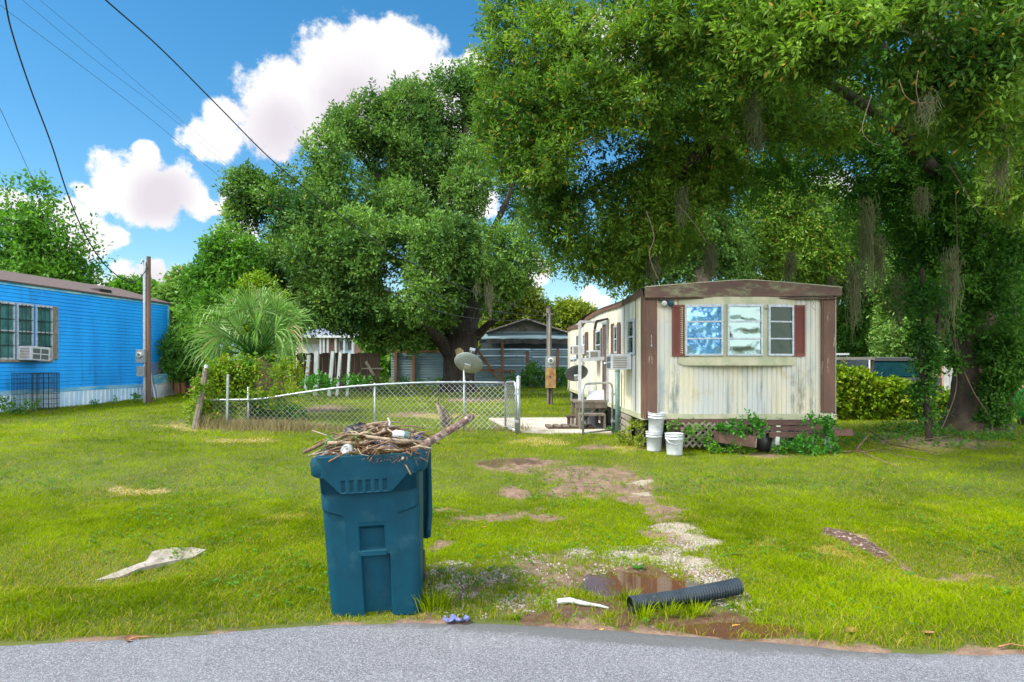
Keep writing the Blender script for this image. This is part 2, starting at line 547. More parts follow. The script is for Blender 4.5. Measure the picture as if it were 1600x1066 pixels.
M['carglass'] = mk('carglass', (.003, .018, .02), (.006, .03, .033), 2, .08)
M['board_white'] = mk('board_white', (.72, .74, .84), (.60, .63, .74), 2, .5)
M['green_bin'] = mk('green_bin', (.02, .32, .05), (.02, .24, .04), 3, .5)
M['marsh_white'] = mk('marsh_white', (.5, .5, .5), (.35, .35, .34), 3, .8)

t = NT('glass_reflective')        # old windows with a mirror-like film
n = t.noise(2.2, 2, .5)
t.col(t.mix(t.rng(n, .3, .7), (.10, .22, .34), (.16, .32, .46))); t.set(Metallic=.75, Roughness=.04)
t.bump(t.noise(2.6, 2, .5), .55, .05)
M['glass'] = t.m
t = NT('glass_mirror')
t.col((.14, .20, .19)); t.set(Metallic=.85, Roughness=.05)
t.bump(t.noise(2.2, 1, .4, (1, 1, 1.6)), .6, .06)
M['glass_bright'] = t.m
t = NT('glass_green')
t.col((.010, .035, .02)); t.set(Metallic=.04, Roughness=.05); t.b.inputs['Specular IOR Level'].default_value = .2
t.bump(t.noise(3, 2, .5), .5, .04)
M['glass_dark'] = t.m

# cream aluminium siding with mildew runs
def cream(name, warm, front=False):
    t = NT(name)
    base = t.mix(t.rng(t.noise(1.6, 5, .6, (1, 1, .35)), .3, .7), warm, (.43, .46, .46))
    runs = t.rng(t.noise(5.5, 6, .65, (1, 1, .10)), .50, .72)
    low = t.rng(t.noise(1.1, 3, .5, (1, 1, .5)), .42, .62)
    c = t.mix(t.math('MULTIPLY', runs, t.math('MULTIPLY', low, .8)), base, (.15, .20, .20))
    runs2 = t.rng(t.noise(11, 6, .7, (1, 1, .13)), .60, .72)
    c = t.mix(t.math('MULTIPLY', runs2, t.math('MULTIPLY', low, .9)), c, (.085, .10, .07))
    c = t.mix(t.rng(t.noise(2.3, 4, .6), .56, .72, 0, .65), c, (.40, .34, .19))
    if front:          # two big mildew streaks below the ends of the bow window
        sx_ = t.n.new("ShaderNodeSeparateXYZ"); t.l.new(t.co(), sx_.inputs[0])
        wob = t.math('MULTIPLY', t.math('SUBTRACT', t.noise(2.5, 3, .6, (.6, 1, 1)), .5), .45)
        for u0, w_, cc in ((.56, .10, (.13, .19, .19)), (2.80, .15, (.10, .11, .07)), (.30, .12, (.24, .31, .33)), (3.05, .08, (.20, .23, .20))):
            dd = t.math('ABSOLUTE', t.math('SUBTRACT', t.math('ADD', sx_.outputs[0], wob), u0), 0)
            mm = t.math('MULTIPLY', t.rng(dd, w_, w_ * .2), t.math('MULTIPLY', t.rng(sx_.outputs[2], 1.85, 1.4), t.rng(t.noise(14, 6, .7, (1, 1, .12)), .36, .60)))
            c = t.mix(t.math('MULTIPLY', mm, .9), c, cc)
    t.col(c); t.set(Roughness=.5)
    return t.m


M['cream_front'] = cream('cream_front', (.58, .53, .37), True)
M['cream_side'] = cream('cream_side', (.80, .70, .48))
t = NT('cream_trim')
c = t.mix(t.rng(t.noise(4, 5, .6, (1, 1, .6)), .35, .65), (.44, .42, .30), (.30, .33, .21))
t.col(t.mix(t.rng(t.noise(10, 4, .6, (.3, 1, 1)), .6, .72), c, (.12, .13, .07))); t.set(Roughness=.6)
M['cream_trim'] = t.m
t = NT('blue_siding')
c = t.mix(t.rng(t.noise(1.3, 5, .6, (1, 1, .3)), .3, .7), (.012, .37, .93), (.010, .29, .80))
c = t.mix(t.rng(t.noise(3.2, 6, .7, (1, 1, .12)), .52, .75, 0, .55), c, (.02, .12, .22))
c = t.mix(t.rng(t.noise(9, 6, .7, (1, 1, .5)), .62, .8, 0, .35), c, (.15, .42, .70))
t.col(c); t.set(Roughness=.5)
M['blue'] = t.m
M['blue_faded'] = mk('blue_faded', (.06, .38, .68), (.30, .55, .68), 4, .55, (1, .25, 1))

# ground: attributes say where the soil is bare, wet, sandy or dry
t = NT('ground_soil')
green = t.mix(t.rng(t.noise(1.2, 6, .65), .3, .7), (.055, .075, .008), (.085, .105, .010))
green = t.mix(t.rng(t.noise(9, 5, .7), .5, .75), green, (.11, .11, .02))
dirt = t.mix(t.rng(t.noise(7, 6, .7), .35, .65), (.22, .145, .105), (.12, .07, .05))
dirt = t.mix(t.rng(t.noise(60, 4, .7), .55, .7, 0, .6), dirt, (.34, .28, .22))
sand = t.mix(t.rng(t.noise(45, 5, .8), .42, .62), (.36, .32, .27), (.17, .135, .10))
wet = t.mix(t.rng(t.noise(16, 5, .7), .35, .65), (.075, .038, .022), (.12, .07, .045))
dry = t.mix(t.rng(t.noise(30, 4, .7), .4, .6), (.40, .31, .17), (.24, .17, .08))
jit = t.math('MULTIPLY', t.math('SUBTRACT', t.noise(14, 6, .75), .5), 1.7)
jit2 = t.math('MULTIPLY', t.math('SUBTRACT', t.noise(7, 8, .75), .5), 2.0)
def am(k, j): return t.rng(t.math('ADD', t.attr(k), j), .30, .72)
c = t.mix(am('dirt', jit), green, dirt)
c = t.mix(am('dry', jit), c, dry)
c = t.mix(am('sand', jit2), c, sand)
c = t.mix(am('wet', jit), c, wet)
t.col(c)
t.set(Roughness=t.rng(t.attr('wet'), .3, .8, .9, .35))
t.bump(t.noise(35, 6, .75), .6, .02)
M['ground'] = t.m

t = NT('asphalt')
v = t.voro(165, out='Color')
sep = t.n.new("ShaderNodeSeparateColor"); t.l.new(v, sep.inputs[0])
c = t.mix(t.rng(sep.outputs[0], .25, .95), (.095, .10, .12), (.32, .335, .385))
c = t.mix(t.rng(t.noise(150, 3, .6), .35, .6, 0, .55), c, (.075, .08, .09))
c = t.mix(t.rng(t.noise(1.1, 4, .6), .4, .7, 0, .25), c, (.25, .26, .29))
c = t.mix(t.rng(t.math('ADD', t.attr('edge'), t.math('MULTIPLY', t.math('SUBTRACT', t.noise(9, 5, .7), .5), .8)), .4, .65, 0, .8), c, (.085, .088, .09))
t.col(c); t.set(Roughness=.85)
t.bump(t.voro(260), .5, .006)
M['asphalt'] = t.m
t = NT('puddle_water')
t.col((.085, .040, .020)); t.set(Roughness=.03, IOR=1.45)
t.b.inputs['Specular IOR Level'].default_value = .8
t.bump(t.noise(4, 2, .5), .03, .01)
M['water'] = t.m
# ------------------------------------------------------------------ ground patches (world positions, soft ellipses)
def _patch(lst):
    out = []
    for cx, cy, rx, ry in lst:
        c = G(cx, cy); e = G(cx + rx, cy); f = G(cx, cy - ry); g = G(cx, cy + ry)
        out.append((c.x, (f.y + g.y) / 2, abs(e.x - c.x), max(abs(f.y - g.y) / 2, .05)))
    return out


PATCH = {
    'dirt': _patch([(1040, 806, 36, 12), (1062, 846, 56, 20), (1105, 895, 36, 20), (950, 884, 44, 9), (860, 915, 50, 10), (880, 765, 40, 8), (812, 729, 62, 11), (840, 722, 40, 7), (925, 745, 85, 17), (960, 762, 75, 13), (1000, 782, 34, 9), (795, 771, 30, 7), (760, 812, 60, 9),
                    (838, 808, 26, 9), (672, 853, 22, 9), (905, 905, 60, 20), (1330, 840, 34, 12), (1360, 862, 30, 12), (1030, 800, 25, 9),
                    (1500, 905, 70, 6),
                    (370, 662, 90, 7), (500, 640, 40, 8), (940, 700, 40, 5), (1450, 690, 110, 12), (1500, 665, 60, 8), (650, 648, 50, 4), (740, 625, 60, 4),
                    (1200, 712, 80, 4), (690, 795, 30, 4)]),
    'sand': _patch([(1052, 826, 36, 8), (1085, 846, 34, 13), (1095, 880, 28, 14), (1050, 872, 26, 7), (1103, 912, 20, 9), (1010, 866, 24, 5), (1000, 752, 20, 4), (1012, 772, 16, 5)]),
    'wet': _patch([(985, 900, 66, 20), (1010, 920, 100, 34), (950, 958, 70, 14), (1130, 985, 95, 14), (1050, 975, 80, 12), (1200, 992, 60, 8), (800, 722, 46, 6), (850, 960, 40, 8), (900, 975, 90, 5)]),
    'dry': _patch([(446, 807, 38, 6), (208, 768, 50, 6), (1320, 838, 25, 8), (840, 690, 40, 5), (1180, 845, 20, 5), (300, 668, 60, 4), (430, 662, 80, 5), (700, 650, 50, 3),
                   (1420, 700, 60, 5), (1000, 700, 40, 4), (380, 690, 60, 3), (1310, 868, 22, 7)]),
    'gravel': _patch([(880, 892, 110, 34), (745, 925, 75, 36), (820, 935, 60, 18), (1010, 868, 60, 14), (1085, 880, 60, 34), (1110, 925, 50, 20), (700, 900, 40, 20), (1165, 945, 30, 12), (930, 865, 60, 12)]),
}


def gm_(x, y):
    return np.maximum.reduce([np.exp(-(((x - a) / (c * 1.2)) ** 2 + ((y - b) / (d * 1.2)) ** 2) ** 1.4) for a, b, c, d in PATCH['gravel']])


def pm(kind, x, y):
    m = np.zeros(np.shape(x))
    s_ = .25 + .02 * np.asarray(y)
    x, y = x + 1.5 * s_ * (fbm(x * 2.1, y * 2.1, 101) - .5) + .5 * s_ * (fbm(x * 8, y * 8, 103) - .5), y + 1.8 * s_ * (fbm(x * 2.1, y * 2.1, 105) - .5) + .5 * s_ * (fbm(x * 8, y * 8, 107) - .5)
    for cx, cy, rx, ry in PATCH[kind]:
        q = ((x - cx) / (rx * 1.15)) ** 2 + ((y - cy) / (ry * 1.25)) ** 2
        m = np.maximum(m, np.exp(-q ** 1.4 * 1.1))
    if kind == 'dirt':
        m = np.maximum(m, .62 * gm_(x, y))
        m = np.maximum(m, .75 * sstep(.07, .0, y - road_edge(x)) * (y < 8) * sstep(.35, .6, fbm(x * 1.5, x * 0, 9) + .35 * np.exp(-((x - .8) / 1.2) ** 2)))
    return m


# ------------------------------------------------------------------ ground sheet
def axis(segs):
    out = []
    for a, b, n in segs: out += list(np.linspace(a, b, n, endpoint=False))
    return np.array(out + [segs[-1][1]])


ys = axis([(-900, -60, 14), (-60, -5, 12), (-5, 3.4, 12), (3.4, 9, 190), (9, 16, 110), (16, 34, 80), (34, 80, 30), (80, 1500, 24)])
xs = axis([(-1200, -80, 12), (-80, -24, 24), (-24, -7, 70), (-7, 7, 300), (7, 24, 70), (24, 80, 24), (80, 1200, 12)])
X, Y = np.meshgrid(xs, ys)
Z = gz(X, Y)
nx_, ny_ = len(xs), len(ys)
me = bpy.data.meshes.new('ground')
me.vertices.add(nx_ * ny_)
me.vertices.foreach_set('co', np.stack([X, Y, Z], -1).astype(np.float32).ravel())
ii = (np.arange(ny_ - 1)[:, None] * nx_ + np.arange(nx_ - 1)[None, :]).ravel()
quads = np.stack([ii, ii + 1, ii + nx_ + 1, ii + nx_], -1).astype(np.int32)
me.loops.add(quads.size); me.loops.foreach_set('vertex_index', quads.ravel())
me.polygons.add(len(quads)); me.polygons.foreach_set('loop_start', np.arange(0, quads.size, 4, dtype=np.int32))
for k in ('dirt', 'sand', 'wet', 'dry'):
    at = me.attributes.new(k, 'FLOAT', 'POINT'); at.data.foreach_set('value', pm(k, X, Y).astype(np.float32).ravel())
me.materials.append(M['ground']); me.shade_smooth(); me.update(calc_edges=True)
ground = link(bpy.data.objects.new('ground', me)); tag(ground, 'uneven lawn soil of the yard with bare dirt patches', kind='structure')

# road
rx = axis([(-300, -8, 20), (-8, 8, 400), (8, 300, 20)])
re = road_edge(rx) + 0.012 * (vnoise(rx * 30, rx * 0, 3) - .5)
rows = [0.0, 0.04, 0.12, 0.3, 0.7, 1.5, 3.0, 6.0, 9.0]
V = []; E = []
for r in rows:
    yy = re - r
    V.append(np.stack([rx, yy, 0.0 + 0.012 * min(r, 3) - (0.02 if r == 0 else 0) + 0 * rx], -1)); E.append(np.full(len(rx), max(0, 1 - r / 0.42)))
V = np.concatenate(V); E = np.concatenate(E)
# darker wet margin in the middle of the view only
E = 1.25 * E * (0.35 + 0.65 * np.exp(-((V[:, 0] - 0.75) / 1.3) ** 2))
me = bpy.data.meshes.new('road')
n_ = len(rx); me.vertices.add(len(V)); me.vertices.foreach_set('co', V.astype(np.float32).ravel())
ii = (np.arange(len(rows) - 1)[:, None] * n_ + np.arange(n_ - 1)[None, :]).ravel()
quads = np.stack([ii, ii + n_, ii + n_ + 1, ii + 1], -1).astype(np.int32)
me.loops.add(quads.size); me.loops.foreach_set('vertex_index', quads.ravel())
me.polygons.add(len(quads)); me.polygons.foreach_set('loop_start', np.arange(0, quads.size, 4, dtype=np.int32))
at = me.attributes.new('edge', 'FLOAT', 'POINT'); at.data.foreach_set('value', E.astype(np.float32))
me.materials.append(M['asphalt']); me.shade_smooth(); me.update(calc_edges=True)
tag(link(bpy.data.objects.new('road', me)), 'grey asphalt street along the bottom of the view', kind='structure')

# puddles: level water lying in the dips
for (cx, cy, ax, ay, lev, nm) in ((PUD[0], PUD[1], .74, .46, .0, 'puddle'), (PUD2[0], PUD2[1], .5, .17, .0, 'puddle')):
    b = MB(); lev = z0(cx, cy) + (.047 if ay > .3 else .030); pts = []
    for k in range(40):
        a = 2 * math.pi * k / 40; q = 1 + .12 * math.sin(3 * a + cx) + .08 * math.sin(7 * a)
        pts.append((cx + ax * q * math.cos(a), cy + ay * q * math.sin(a), lev))
    b.face(*pts)
    tag(b.build(nm, M['water']), 'brown muddy rain water lying in the driveway dip', kind='structure')

# concrete patio slab behind the gate
sl = [G(764, 656), G(890, 655), G(955, 650), G(958, 679), G(862, 679), G(803, 676)]
b = MB(); zt = max(p.z for p in sl) + .03
b._a([(p.x, p.y, zt) for p in sl] + [(p.x, p.y, zt - .2) for p in sl], [tuple(range(6)), *[(i, i + 6, (i + 1) % 6 + 6, (i + 1) % 6) for i in range(6)]])
tag(b.build('patio', M['concrete']), 'pale concrete patio slab behind the open gate', kind='structure')

# ------------------------------------------------------------------ grass
def grow(n, y0, y1, hmin, hmax, w, seg2, key=0):
    y = np.sqrt(RNG.random(n) * (y1 ** 2 - y0 ** 2) + y0 ** 2)
    x = (RNG.random(n) * 2 - 1) * (.79 * y + 2.4)
    e = road_edge(x)
    bare = np.maximum.reduce([pm('dirt', x, y) * .85, pm('sand', x, y) * 1.1, pm('wet', x, y) * 1.05, pm('gravel', x, y) * .66])
    jit_ = (fbm(x * 6, y * 6, 21) - .5) * 1.0
    keep = RNG.random(n) > .93 * sstep(.22, .80, bare + jit_ * 1.3 * (bare > .05))
    keep &= (RNG.random(n) < np.clip((y1 - y) / (y1 * .22), 0, 1)) & ((y0 < 5) | (RNG.random(n) < np.clip((y - y0) / (y0 * .25), 0, 1)))
    keep &= (y > e + .015) & (RNG.random(n) < sstep(-.08, .08, y - e) * .5 + .5)
    inpatio = (y > 16) & (y < 21) & (to_px(x, y, gz(x, y))[0] > 765) & (to_px(x, y, gz(x, y))[0] < 1010) & (to_px(x, y, gz(x, y))[1] > 655) & (to_px(x, y, gz(x, y))[1] < 678)
    keep &= ~inpatio
    x, y = x[keep], y[keep]; n = len(x)
    z = gz(x, y)
    dens = fbm(x * 2.2, y * 2.2, 31)
    tuft = sstep(.55, .8, fbm(x * 3.5, y * 3.5, 8))
    h = (hmin + (hmax - hmin) * RNG.random(n) ** 1.4) * (.65 + .6 * dens + .55 * tuft)
    h = h * (1 + .25 * sstep(1.3, .35, y - road_edge(x)) * (y < 7)) * (1 - .6 * np.exp(-(((x + .93) / .5) ** 2 + ((y - 4.62) / .12) ** 2)))
    az = RNG.random(n) * 2 * np.pi; lean = h * (.3 + 1.3 * RNG.random(n))
    dx, dy = np.cos(az) * lean, np.sin(az) * lean
    tw = RNG.random(n) * 2 * np.pi
    fw = np.where(RNG.random(n) < .7, 0, 1)
    wx, wy = np.cos(tw) * w * .5, np.sin(tw) * w * .5 * (.5 + .5 * fw)
    ww = (.6 + .8 * RNG.random(n)); wx *= ww; wy *= ww
    tint = np.clip(.08 + .85 * (fbm(x * .8, y * .8, 44) - .15) + .45 * (RNG.random(n) - .4) + .7 * (fbm(x * 3, y * 3, 60) - .5), 0, .88)
    tint = np.where(RNG.random(n) < .03 + .45 * pm('dry', x, y) + .16 * sstep(.52, .70, fbm(x * 1.6, y * 1.6, 71)) + .3 * np.exp(-((y - 6.0) / .6) ** 2) * sstep(2.4, 3.3, np.abs(x)) * (y < 9) + .25 * sstep(.35, .0, y - road_edge(x)), .93 + .07 * RNG.random(n), tint)
    b0 = np.stack([x - wx, y - wy, z - .005], -1); b1 = np.stack([x + wx, y + wy, z - .005], -1)
    m0 = np.stack([x + dx * .35 - wx * .8, y + dy * .35 - wy * .8, z + h * .6], -1)
    m1 = np.stack([x + dx * .35 + wx * .8, y + dy * .35 + wy * .8, z + h * .6], -1)
    tp = np.stack([x + dx, y + dy, z + h * .9], -1)
    if not seg2:
        return np.stack([b0, b1, tp], 1).reshape(-1, 3), tint
    tri = np.stack([b0, b1, m1, b0, m1, m0, m0, m1, tp], 1).reshape(-1, 3)
    return tri, np.repeat(tint, 3)


GV = [grow(680000, 4.0, 9.0, .016, .050, .0050, True), grow(360000, 6.6, 15.5, .022, .06, .0085, False),
      grow(260000, 11.5, 30, .04, .08, .017, False), grow(130000, 22, 48, .05, .11, .04, False)]
go = fast_mesh('grass', np.concatenate([g[0] for g in GV]), 3, M['grass'], None, {'tint': np.concatenate([g[1] for g in GV])})
tag(go, 'short bright green lawn grass with dry blades', 'grass', kind='stuff')

# small broad-leaved weeds growing flat in the lawn
n = 5200; y = np.sqrt(RNG.random(n) * (10.5 ** 2 - 4.2 ** 2) + 4.2 ** 2); x = (RNG.random(n) * 2 - 1) * (.78 * y + .2)
kp = (fbm(x * 1.3, y * 1.3, 201) > .54) & (y > road_edge(x) + .05) & (pm('wet', x, y) < .3) & (pm('sand', x, y) < .3); x, y = x[kp], y[kp]; n = len(x)
vs = []; ti = []
for k in range(5):
    a = RNG.random(n) * 6.28; L = .018 + .022 * RNG.random(n); z = gz(x, y) + .012 + .03 * RNG.random(n); w = L * .32
    dx, dy = np.cos(a), np.sin(a); c = np.stack([x, y, z], -1); d = np.stack([dx * L, dy * L, L * .35], -1); s = np.stack([-dy * w, dx * w, 0 * w], -1)
    vs.append(np.stack([c, c + d * .55 + s, c + d, c + d * .55 - s], 1)); ti.append(np.where(RNG.random(n) < .10, .98, .2 + .5 * RNG.random(n)))
o = fast_mesh('lawn_weeds', np.concatenate(vs).reshape(-1, 3), 4, M['leaf_green'], None, {'tint': np.concatenate(ti)}); tag(o, 'flat broad leaved weeds scattered in the lawn', 'weeds', kind='stuff')

# gravel: broken white shell and stones
def stones(n, kinds, size, name, mat, label):
    pts = []
    while len(pts) < n:
        k = random.choice(PATCH[kinds])
        a = random.random() * 2 * math.pi; r = math.sqrt(random.random()) * 1.15
        x, y = k[0] + k[2] * r * math.cos(a), k[1] + k[3] * r * math.sin(a)
        if y < road_edge(x) + .02: continue
        if float(fbm(x * 5, y * 5, 90)) < random.uniform(.30, .62): continue
        if float(np.exp(-(((x - PUD[0]) / .6) ** 2 + ((y - PUD[1]) / .35) ** 2))) > .45: continue
        pts.append((x, y))
    b = []
    for x, y in pts:
        s_ = size * random.uniform(.35, 1.3); z = z0(x, y) + s_ * .25
        o = [Vector((random.gauss(0, 1), random.gauss(0, 1), random.gauss(0, 1))).normalized() for _ in range(1)][0]
        ax = [Vector((1, 0, 0)), Vector((0, 1, 0)), Vector((0, 0, 1))]
        q = Matrix.Rotation(random.random() * 6.28, 3, o)
        ax = [q @ v_ * s_ * f for v_, f in zip(ax, (random.uniform(.6, 1.2), random.uniform(.5, 1), random.uniform(.3, .6)))]
        c = Vector((x, y, z))
        P6 = [c + ax[0], c + ax[1], c - ax[0], c - ax[1]]
        for i in range(4):
            b += [P6[i], P6[(i + 1) % 4], c + ax[2], P6[(i + 1) % 4], P6[i], c - ax[2]]
    o = fast_mesh(name, np.array([tuple(p) for p in b]), 3, mat)
    tag(o, label, 'gravel', kind='stuff')


M['stone'] = mk('stone', (.38, .36, .32), (.20, .165, .135), 40, .85)
stones(8000, 'gravel', .014, 'gravel', M['stone'], 'broken white shell gravel scattered in the driveway')

# ------------------------------------------------------------------ cream mobile home
TD = 12.2
PX = FPX / TD
TH = 0.0234
t0 = P(1006, 565, TD)
home = thing('mobile_home', 'cream mobile home with brown corner posts, bow window and mildew stains, behind the driveway', 'mobile home', (t0.x, t0.y, 0), TH)
HW = 3.45; HL = 12.9


def fu(px): return (px - 1006) / PX
def fz(py): return CAMH - (py - HOR) / PX


def sv(px):                       # distance back along the left wall
    return TD * 231 / (px - 775) - TD


def sz(px, py):
    return CAMH - (py - HOR) * (TD + sv(px)) / FPX


def ribbed(b, u0, u1, z0_, z1, y, pitch, depth, mapf):
    """vertical ribs: list of profile points extruded in z. mapf(u, off, z) -> point"""
    us = []
    u = u0
    while u < u1:
        us += [(u, 0), (u + pitch * .52, 0), (u + pitch * .60, depth), (u + pitch * .92, depth)]
        u += pitch
    us = [q for q in us if q[0] < u1] + [(u1, 0)]
    for i in range(len(us) - 1):
        a, c = us[i], us[i + 1]
        b._a([mapf(a[0], a[1], z0_), mapf(c[0], c[1], z0_), mapf(c[0], c[1], z1), mapf(a[0], a[1], z1)], [(0, 1, 2, 3)])


zb, zt = fz(648), fz(466)
# front wall
b = MB()
ribbed(b, .03, HW - .03, zb, zt + .1, 0, .088, .012, lambda u, o, z: (u, o, z))
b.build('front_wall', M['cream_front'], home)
# left wall with broad flat panels and joints, and the rest of the box
b = MB()
ribbed(b, .03, HL, zb - .02, fz(455), 0, .40, .010, lambda v, o, z: (o, v, z + (.00 if z < 2 else -.02 * math.sin(v * .9))))
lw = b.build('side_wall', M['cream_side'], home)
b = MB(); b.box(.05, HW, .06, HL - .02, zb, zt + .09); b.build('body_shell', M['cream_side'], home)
b = MB()
for px in (993, 975.5, 901.5):
    v = sv(px); b.box(-.006, .0, v - .012, v + .012, zb, fz(462))
b.build('panel_joint', M['slat_brown'], home)
# base trim
b = MB(); b.box(-.015, HW + .02, -.035, .0, fz(656), fz(647)); b.box(-.02, 0, 0, HL, zb - .1, zb + .0); b.build('base_trim', M['cream_trim'], home)
# corner posts
for (a, c, z_) in ((-.012, fu(1026), fz(654)), (fu(1285), fu(1307), fz(645))):
    b = MB(); b.box(a, c, -.045, -.0, z_, fz(464)); b.box(a + .03, a + .045, -.055, -.045, z_, fz(464))
    p_ = b.build('corner_post', M['wood_brown'], home, bevel=.004)
b = MB(); b.box(-.03, -.012, -.03, .12, fz(653), fz(462)); b.build('corner_flashing', M['wood_brown'], home)
b = MB(); b.box(HW, HW + .012, -.03, .10, fz(646), fz(462)); b.build('corner_flashing', M['cream_trim'], home)
# roof beam (fascia across the front) and roof
nb = 24
top = lambda u: fz(450) + (fz(438.5) - fz(450)) * (1 - abs((u - fu(1165)) / (fu(1165) if u < fu(1165) else HW + .08 - fu(1165))) ** 1.2)
b = MB()
pts = [(-.0 + (HW + .07) * i / nb) for i in range(nb + 1)]
poly = [(u, top(u)) for u in pts] + [(HW + .07, fz(462)), (fu(1165), fz(465.2)), (-.0, fz(466))]
poly2 = [(u, z) for u, z in poly]
b.prism(poly2[::-1], -.13, -.03); bm_ = b.build('roof_beam', M['beam_brown'], home)
b = MB()
b.prism(([(u, top(u) + .012) for u in pts] + [(u, top(u) - .0) for u in pts[::-1]])[::-1], -.145, .0); b.build('drip_edge', M['cream_trim'], home)
b = MB(); b.box(.01, HW, -.10, -.03, fz(467.5), fz(466)); b.build('beam_soffit', M['slat_brown'], home)
b = MB()
b.grid(lambda s_, q: (-.04 + (HW + .12) * s_, -.03 + (HL + .08) * q, top(-.0 + (HW + .05) * s_) - .01 - .05 * math.sin(q * 9) * (s_ < .1)), 16, 30)
b.build('roof', M['shingle'], home)
b = MB()
def eave(q, t_):
    v = -.02 + (HL + .04) * q; z = fz(453) - .03 * math.sin(v * .9) - .10 * sstep(7.5, 9.2, v) * (v < 30)
    return (-.03, v, float(z) - .11 * t_ + .02)
b.grid(eave, 60, 1); b.grid(lambda q, t_: (eave(q, 0)[0] + .12 * t_, eave(q, 0)[1], eave(q, 0)[2] + .03 * t_), 60, 1); b.build('side_fascia', M['wood_brown'], home)

# bow window: a shallow bay of three facets
BU = [fu(1060), fu(1129), fu(1190), fu(1246)]; BY = [-.015, -.17, -.17, -.015]
bz0, bz1 = fz(569), fz(465)
b = MB()
for i in range(3):
    u0, u1, y0, y1 = BU[i], BU[i + 1], BY[i], BY[i + 1]
    b.face((u0, y0, bz0), (u1, y1, bz0), (u1, y1, bz1), (u0, y0, bz1))
    L = math.hypot(u1 - u0, y1 - y0); k = int(L / .088)
b.face(*[(u, y, bz0) for u, y in zip(BU, BY)], (BU[3], .0, bz0), (BU[0], .0, bz0))
b.build('bay_wall', M['cream_trim'], home)
b = MB()
for i in range(12):                # bowed wooden ledge
    def bow(k): 
        q = k / 12; return (fu(1064) + (fu(1244) - fu(1064)) * q, -.02 - .19 * math.sin(math.pi * q) ** .8)
    (ua, ya), (uc, yc) = bow(i), bow(i + 1)
    for (dz0, dz1) in ((-.025, .03),):
        b._a([(ua, ya, bz0 + dz0 - .0), (uc, yc, bz0 + dz0), (uc, yc, bz0 + dz1), (ua, ya, bz0 + dz1), (ua, 0, bz0 + dz0), (uc, 0, bz0 + dz0), (uc, 0, bz0 + dz1), (ua, 0, bz0 + dz1)],
             [(0, 1, 2, 3), (0, 4, 5, 1), (3, 2, 6, 7)])
b.build('bay_ledge', M['cream_trim'], home)


def window(parent, o, du, dn, w, z0_, z1, rows_, cols_, fm, glass, fr=.035, pr=.02, name='window'):
    """frame mesh with a child pane; o at lower-left on the wall, du along the wall, dn outwards"""
    M4 = Matrix(((du[0], dn[0], 0, o[0]), (du[1], dn[1], 0, o[1]), (0, 0, 1, 0), (0, 0, 0, 1)))
    b = MB(M4)
    b.box(0, fr, 0, pr, z0_, z1); b.box(w - fr, w, 0, pr, z0_, z1); b.box(fr, w - fr, 0, pr, z0_, z0_ + fr); b.box(fr, w - fr, 0, pr, z1 - fr * 1.3, z1)
    for i in range(1, rows_):
        z = z0_ + (z1 - z0_) * i / rows_; b.box(fr, w - fr, 0, pr * .8, z - fr * .38, z + fr * .38)
    for i in range(1, cols_):
        x = w * i / cols_; b.box(x - fr * .4, x + fr * .4, 0, pr * .85, z0_ + fr, z1 - fr)
    f = b.build(name, fm, parent)
    b = MB(M4)
    for i in range(rows_):
        za = z0_ + (z1 - z0_) * i / rows_; zc = z0_ + (z1 - z0_) * (i + 1) / rows_
        b._a([(fr * .6, pr * .55, za + .01), (w - fr * .6, pr * .55, za + .01), (w - fr * .6, pr * .20, zc - .01), (fr * .6, pr * .20, zc - .01)], [(0, 1, 2, 3)])
    b.build('pane', glass, f)
    return f


for i, (pa, pb, gl) in enumerate(((1070, 1126, 'glass'), (1132, 1187, 'glass_bright'), (1196, 1240, 'glass_dark'))):
    u0, u1 = fu(pa), fu(pb)
    def ya(u): 
        return BY[i] + (BY[i + 1] - BY[i]) * (u - BU[i]) / (BU[i + 1] - BU[i])
    v = Vector((u1 - u0, ya(u1) - ya(u0))); L = v.length; v.normalize()
    w_ = window(home, (u0, ya(u0) - .004), v, (v.y, -v.x), L, fz(556), fz(476.5), 3, 1, M['white_frame'], M[gl], .034, .035)


def shutter(parent, o, du, dn, w, z0_, z1, mat=None):
    M4 = Matrix(((du[0], dn[0], 0, o[0]), (du[1], dn[1], 0, o[1]), (0, 0, 1, 0), (0, 0, 0, 1)))
    b = MB(M4); e = w * .12
    b.box(0, e, 0, .025, z0_, z1); b.box(w - e, w, 0, .025, z0_, z1); b.box(e, w - e, 0, .025, z0_, z0_ + .04); b.box(e, w - e, 0, .025, z1 - .04, z1)
    n = int((z1 - z0_ - .08) / .038)
    for i in range(n):
        z = z0_ + .04 + (z1 - z0_ - .08) * i / n; h = (z1 - z0_ - .08) / n
        b._a([(e, .022, z), (w - e, .022, z), (w - e, .006, z + h), (e, .006, z + h)], [(0, 1, 2, 3)])
        b._a([(e, .004, z), (w - e, .004, z), (w - e, .022, z), (e, .022, z)], [(0, 1, 2, 3)])
    return b.build('shutter', mat or M['shutter'], parent)


shutter(home, (fu(1050), -.012), (1, 0), (0, -1), fu(1070) - fu(1050) - .01, fz(557), fz(476.5))
shutter(home, (fu(1240.5), -.012), (1, 0), (0, -1), fu(1259) - fu(1240), fz(557), fz(476.5))

# twin floodlight under the beam
b = MB(); b.box(fu(1030), fu(1052), -.07, -.02, fz(470.5), fz(466)); fl = b.build('floodlight', M['black'], home)
for px, mt in ((1036, 'lamp_glass'), (1046, 'bin_dark')):
    b = MB(); c = Vector((fu(px), -.10, fz(474.5))); d = Vector((-.25, -1, -.35)).normalized()
    b.tube([c - d * .09, c - d * .03, c + d * .03], [.02, .045, .058], 14); b.build('lamp_housing', M['black'], fl)
    b = MB(); b.tube([c + d * .031, c + d * .045], [.052, .03], 14); b.build('lamp_lens', M[mt], fl)
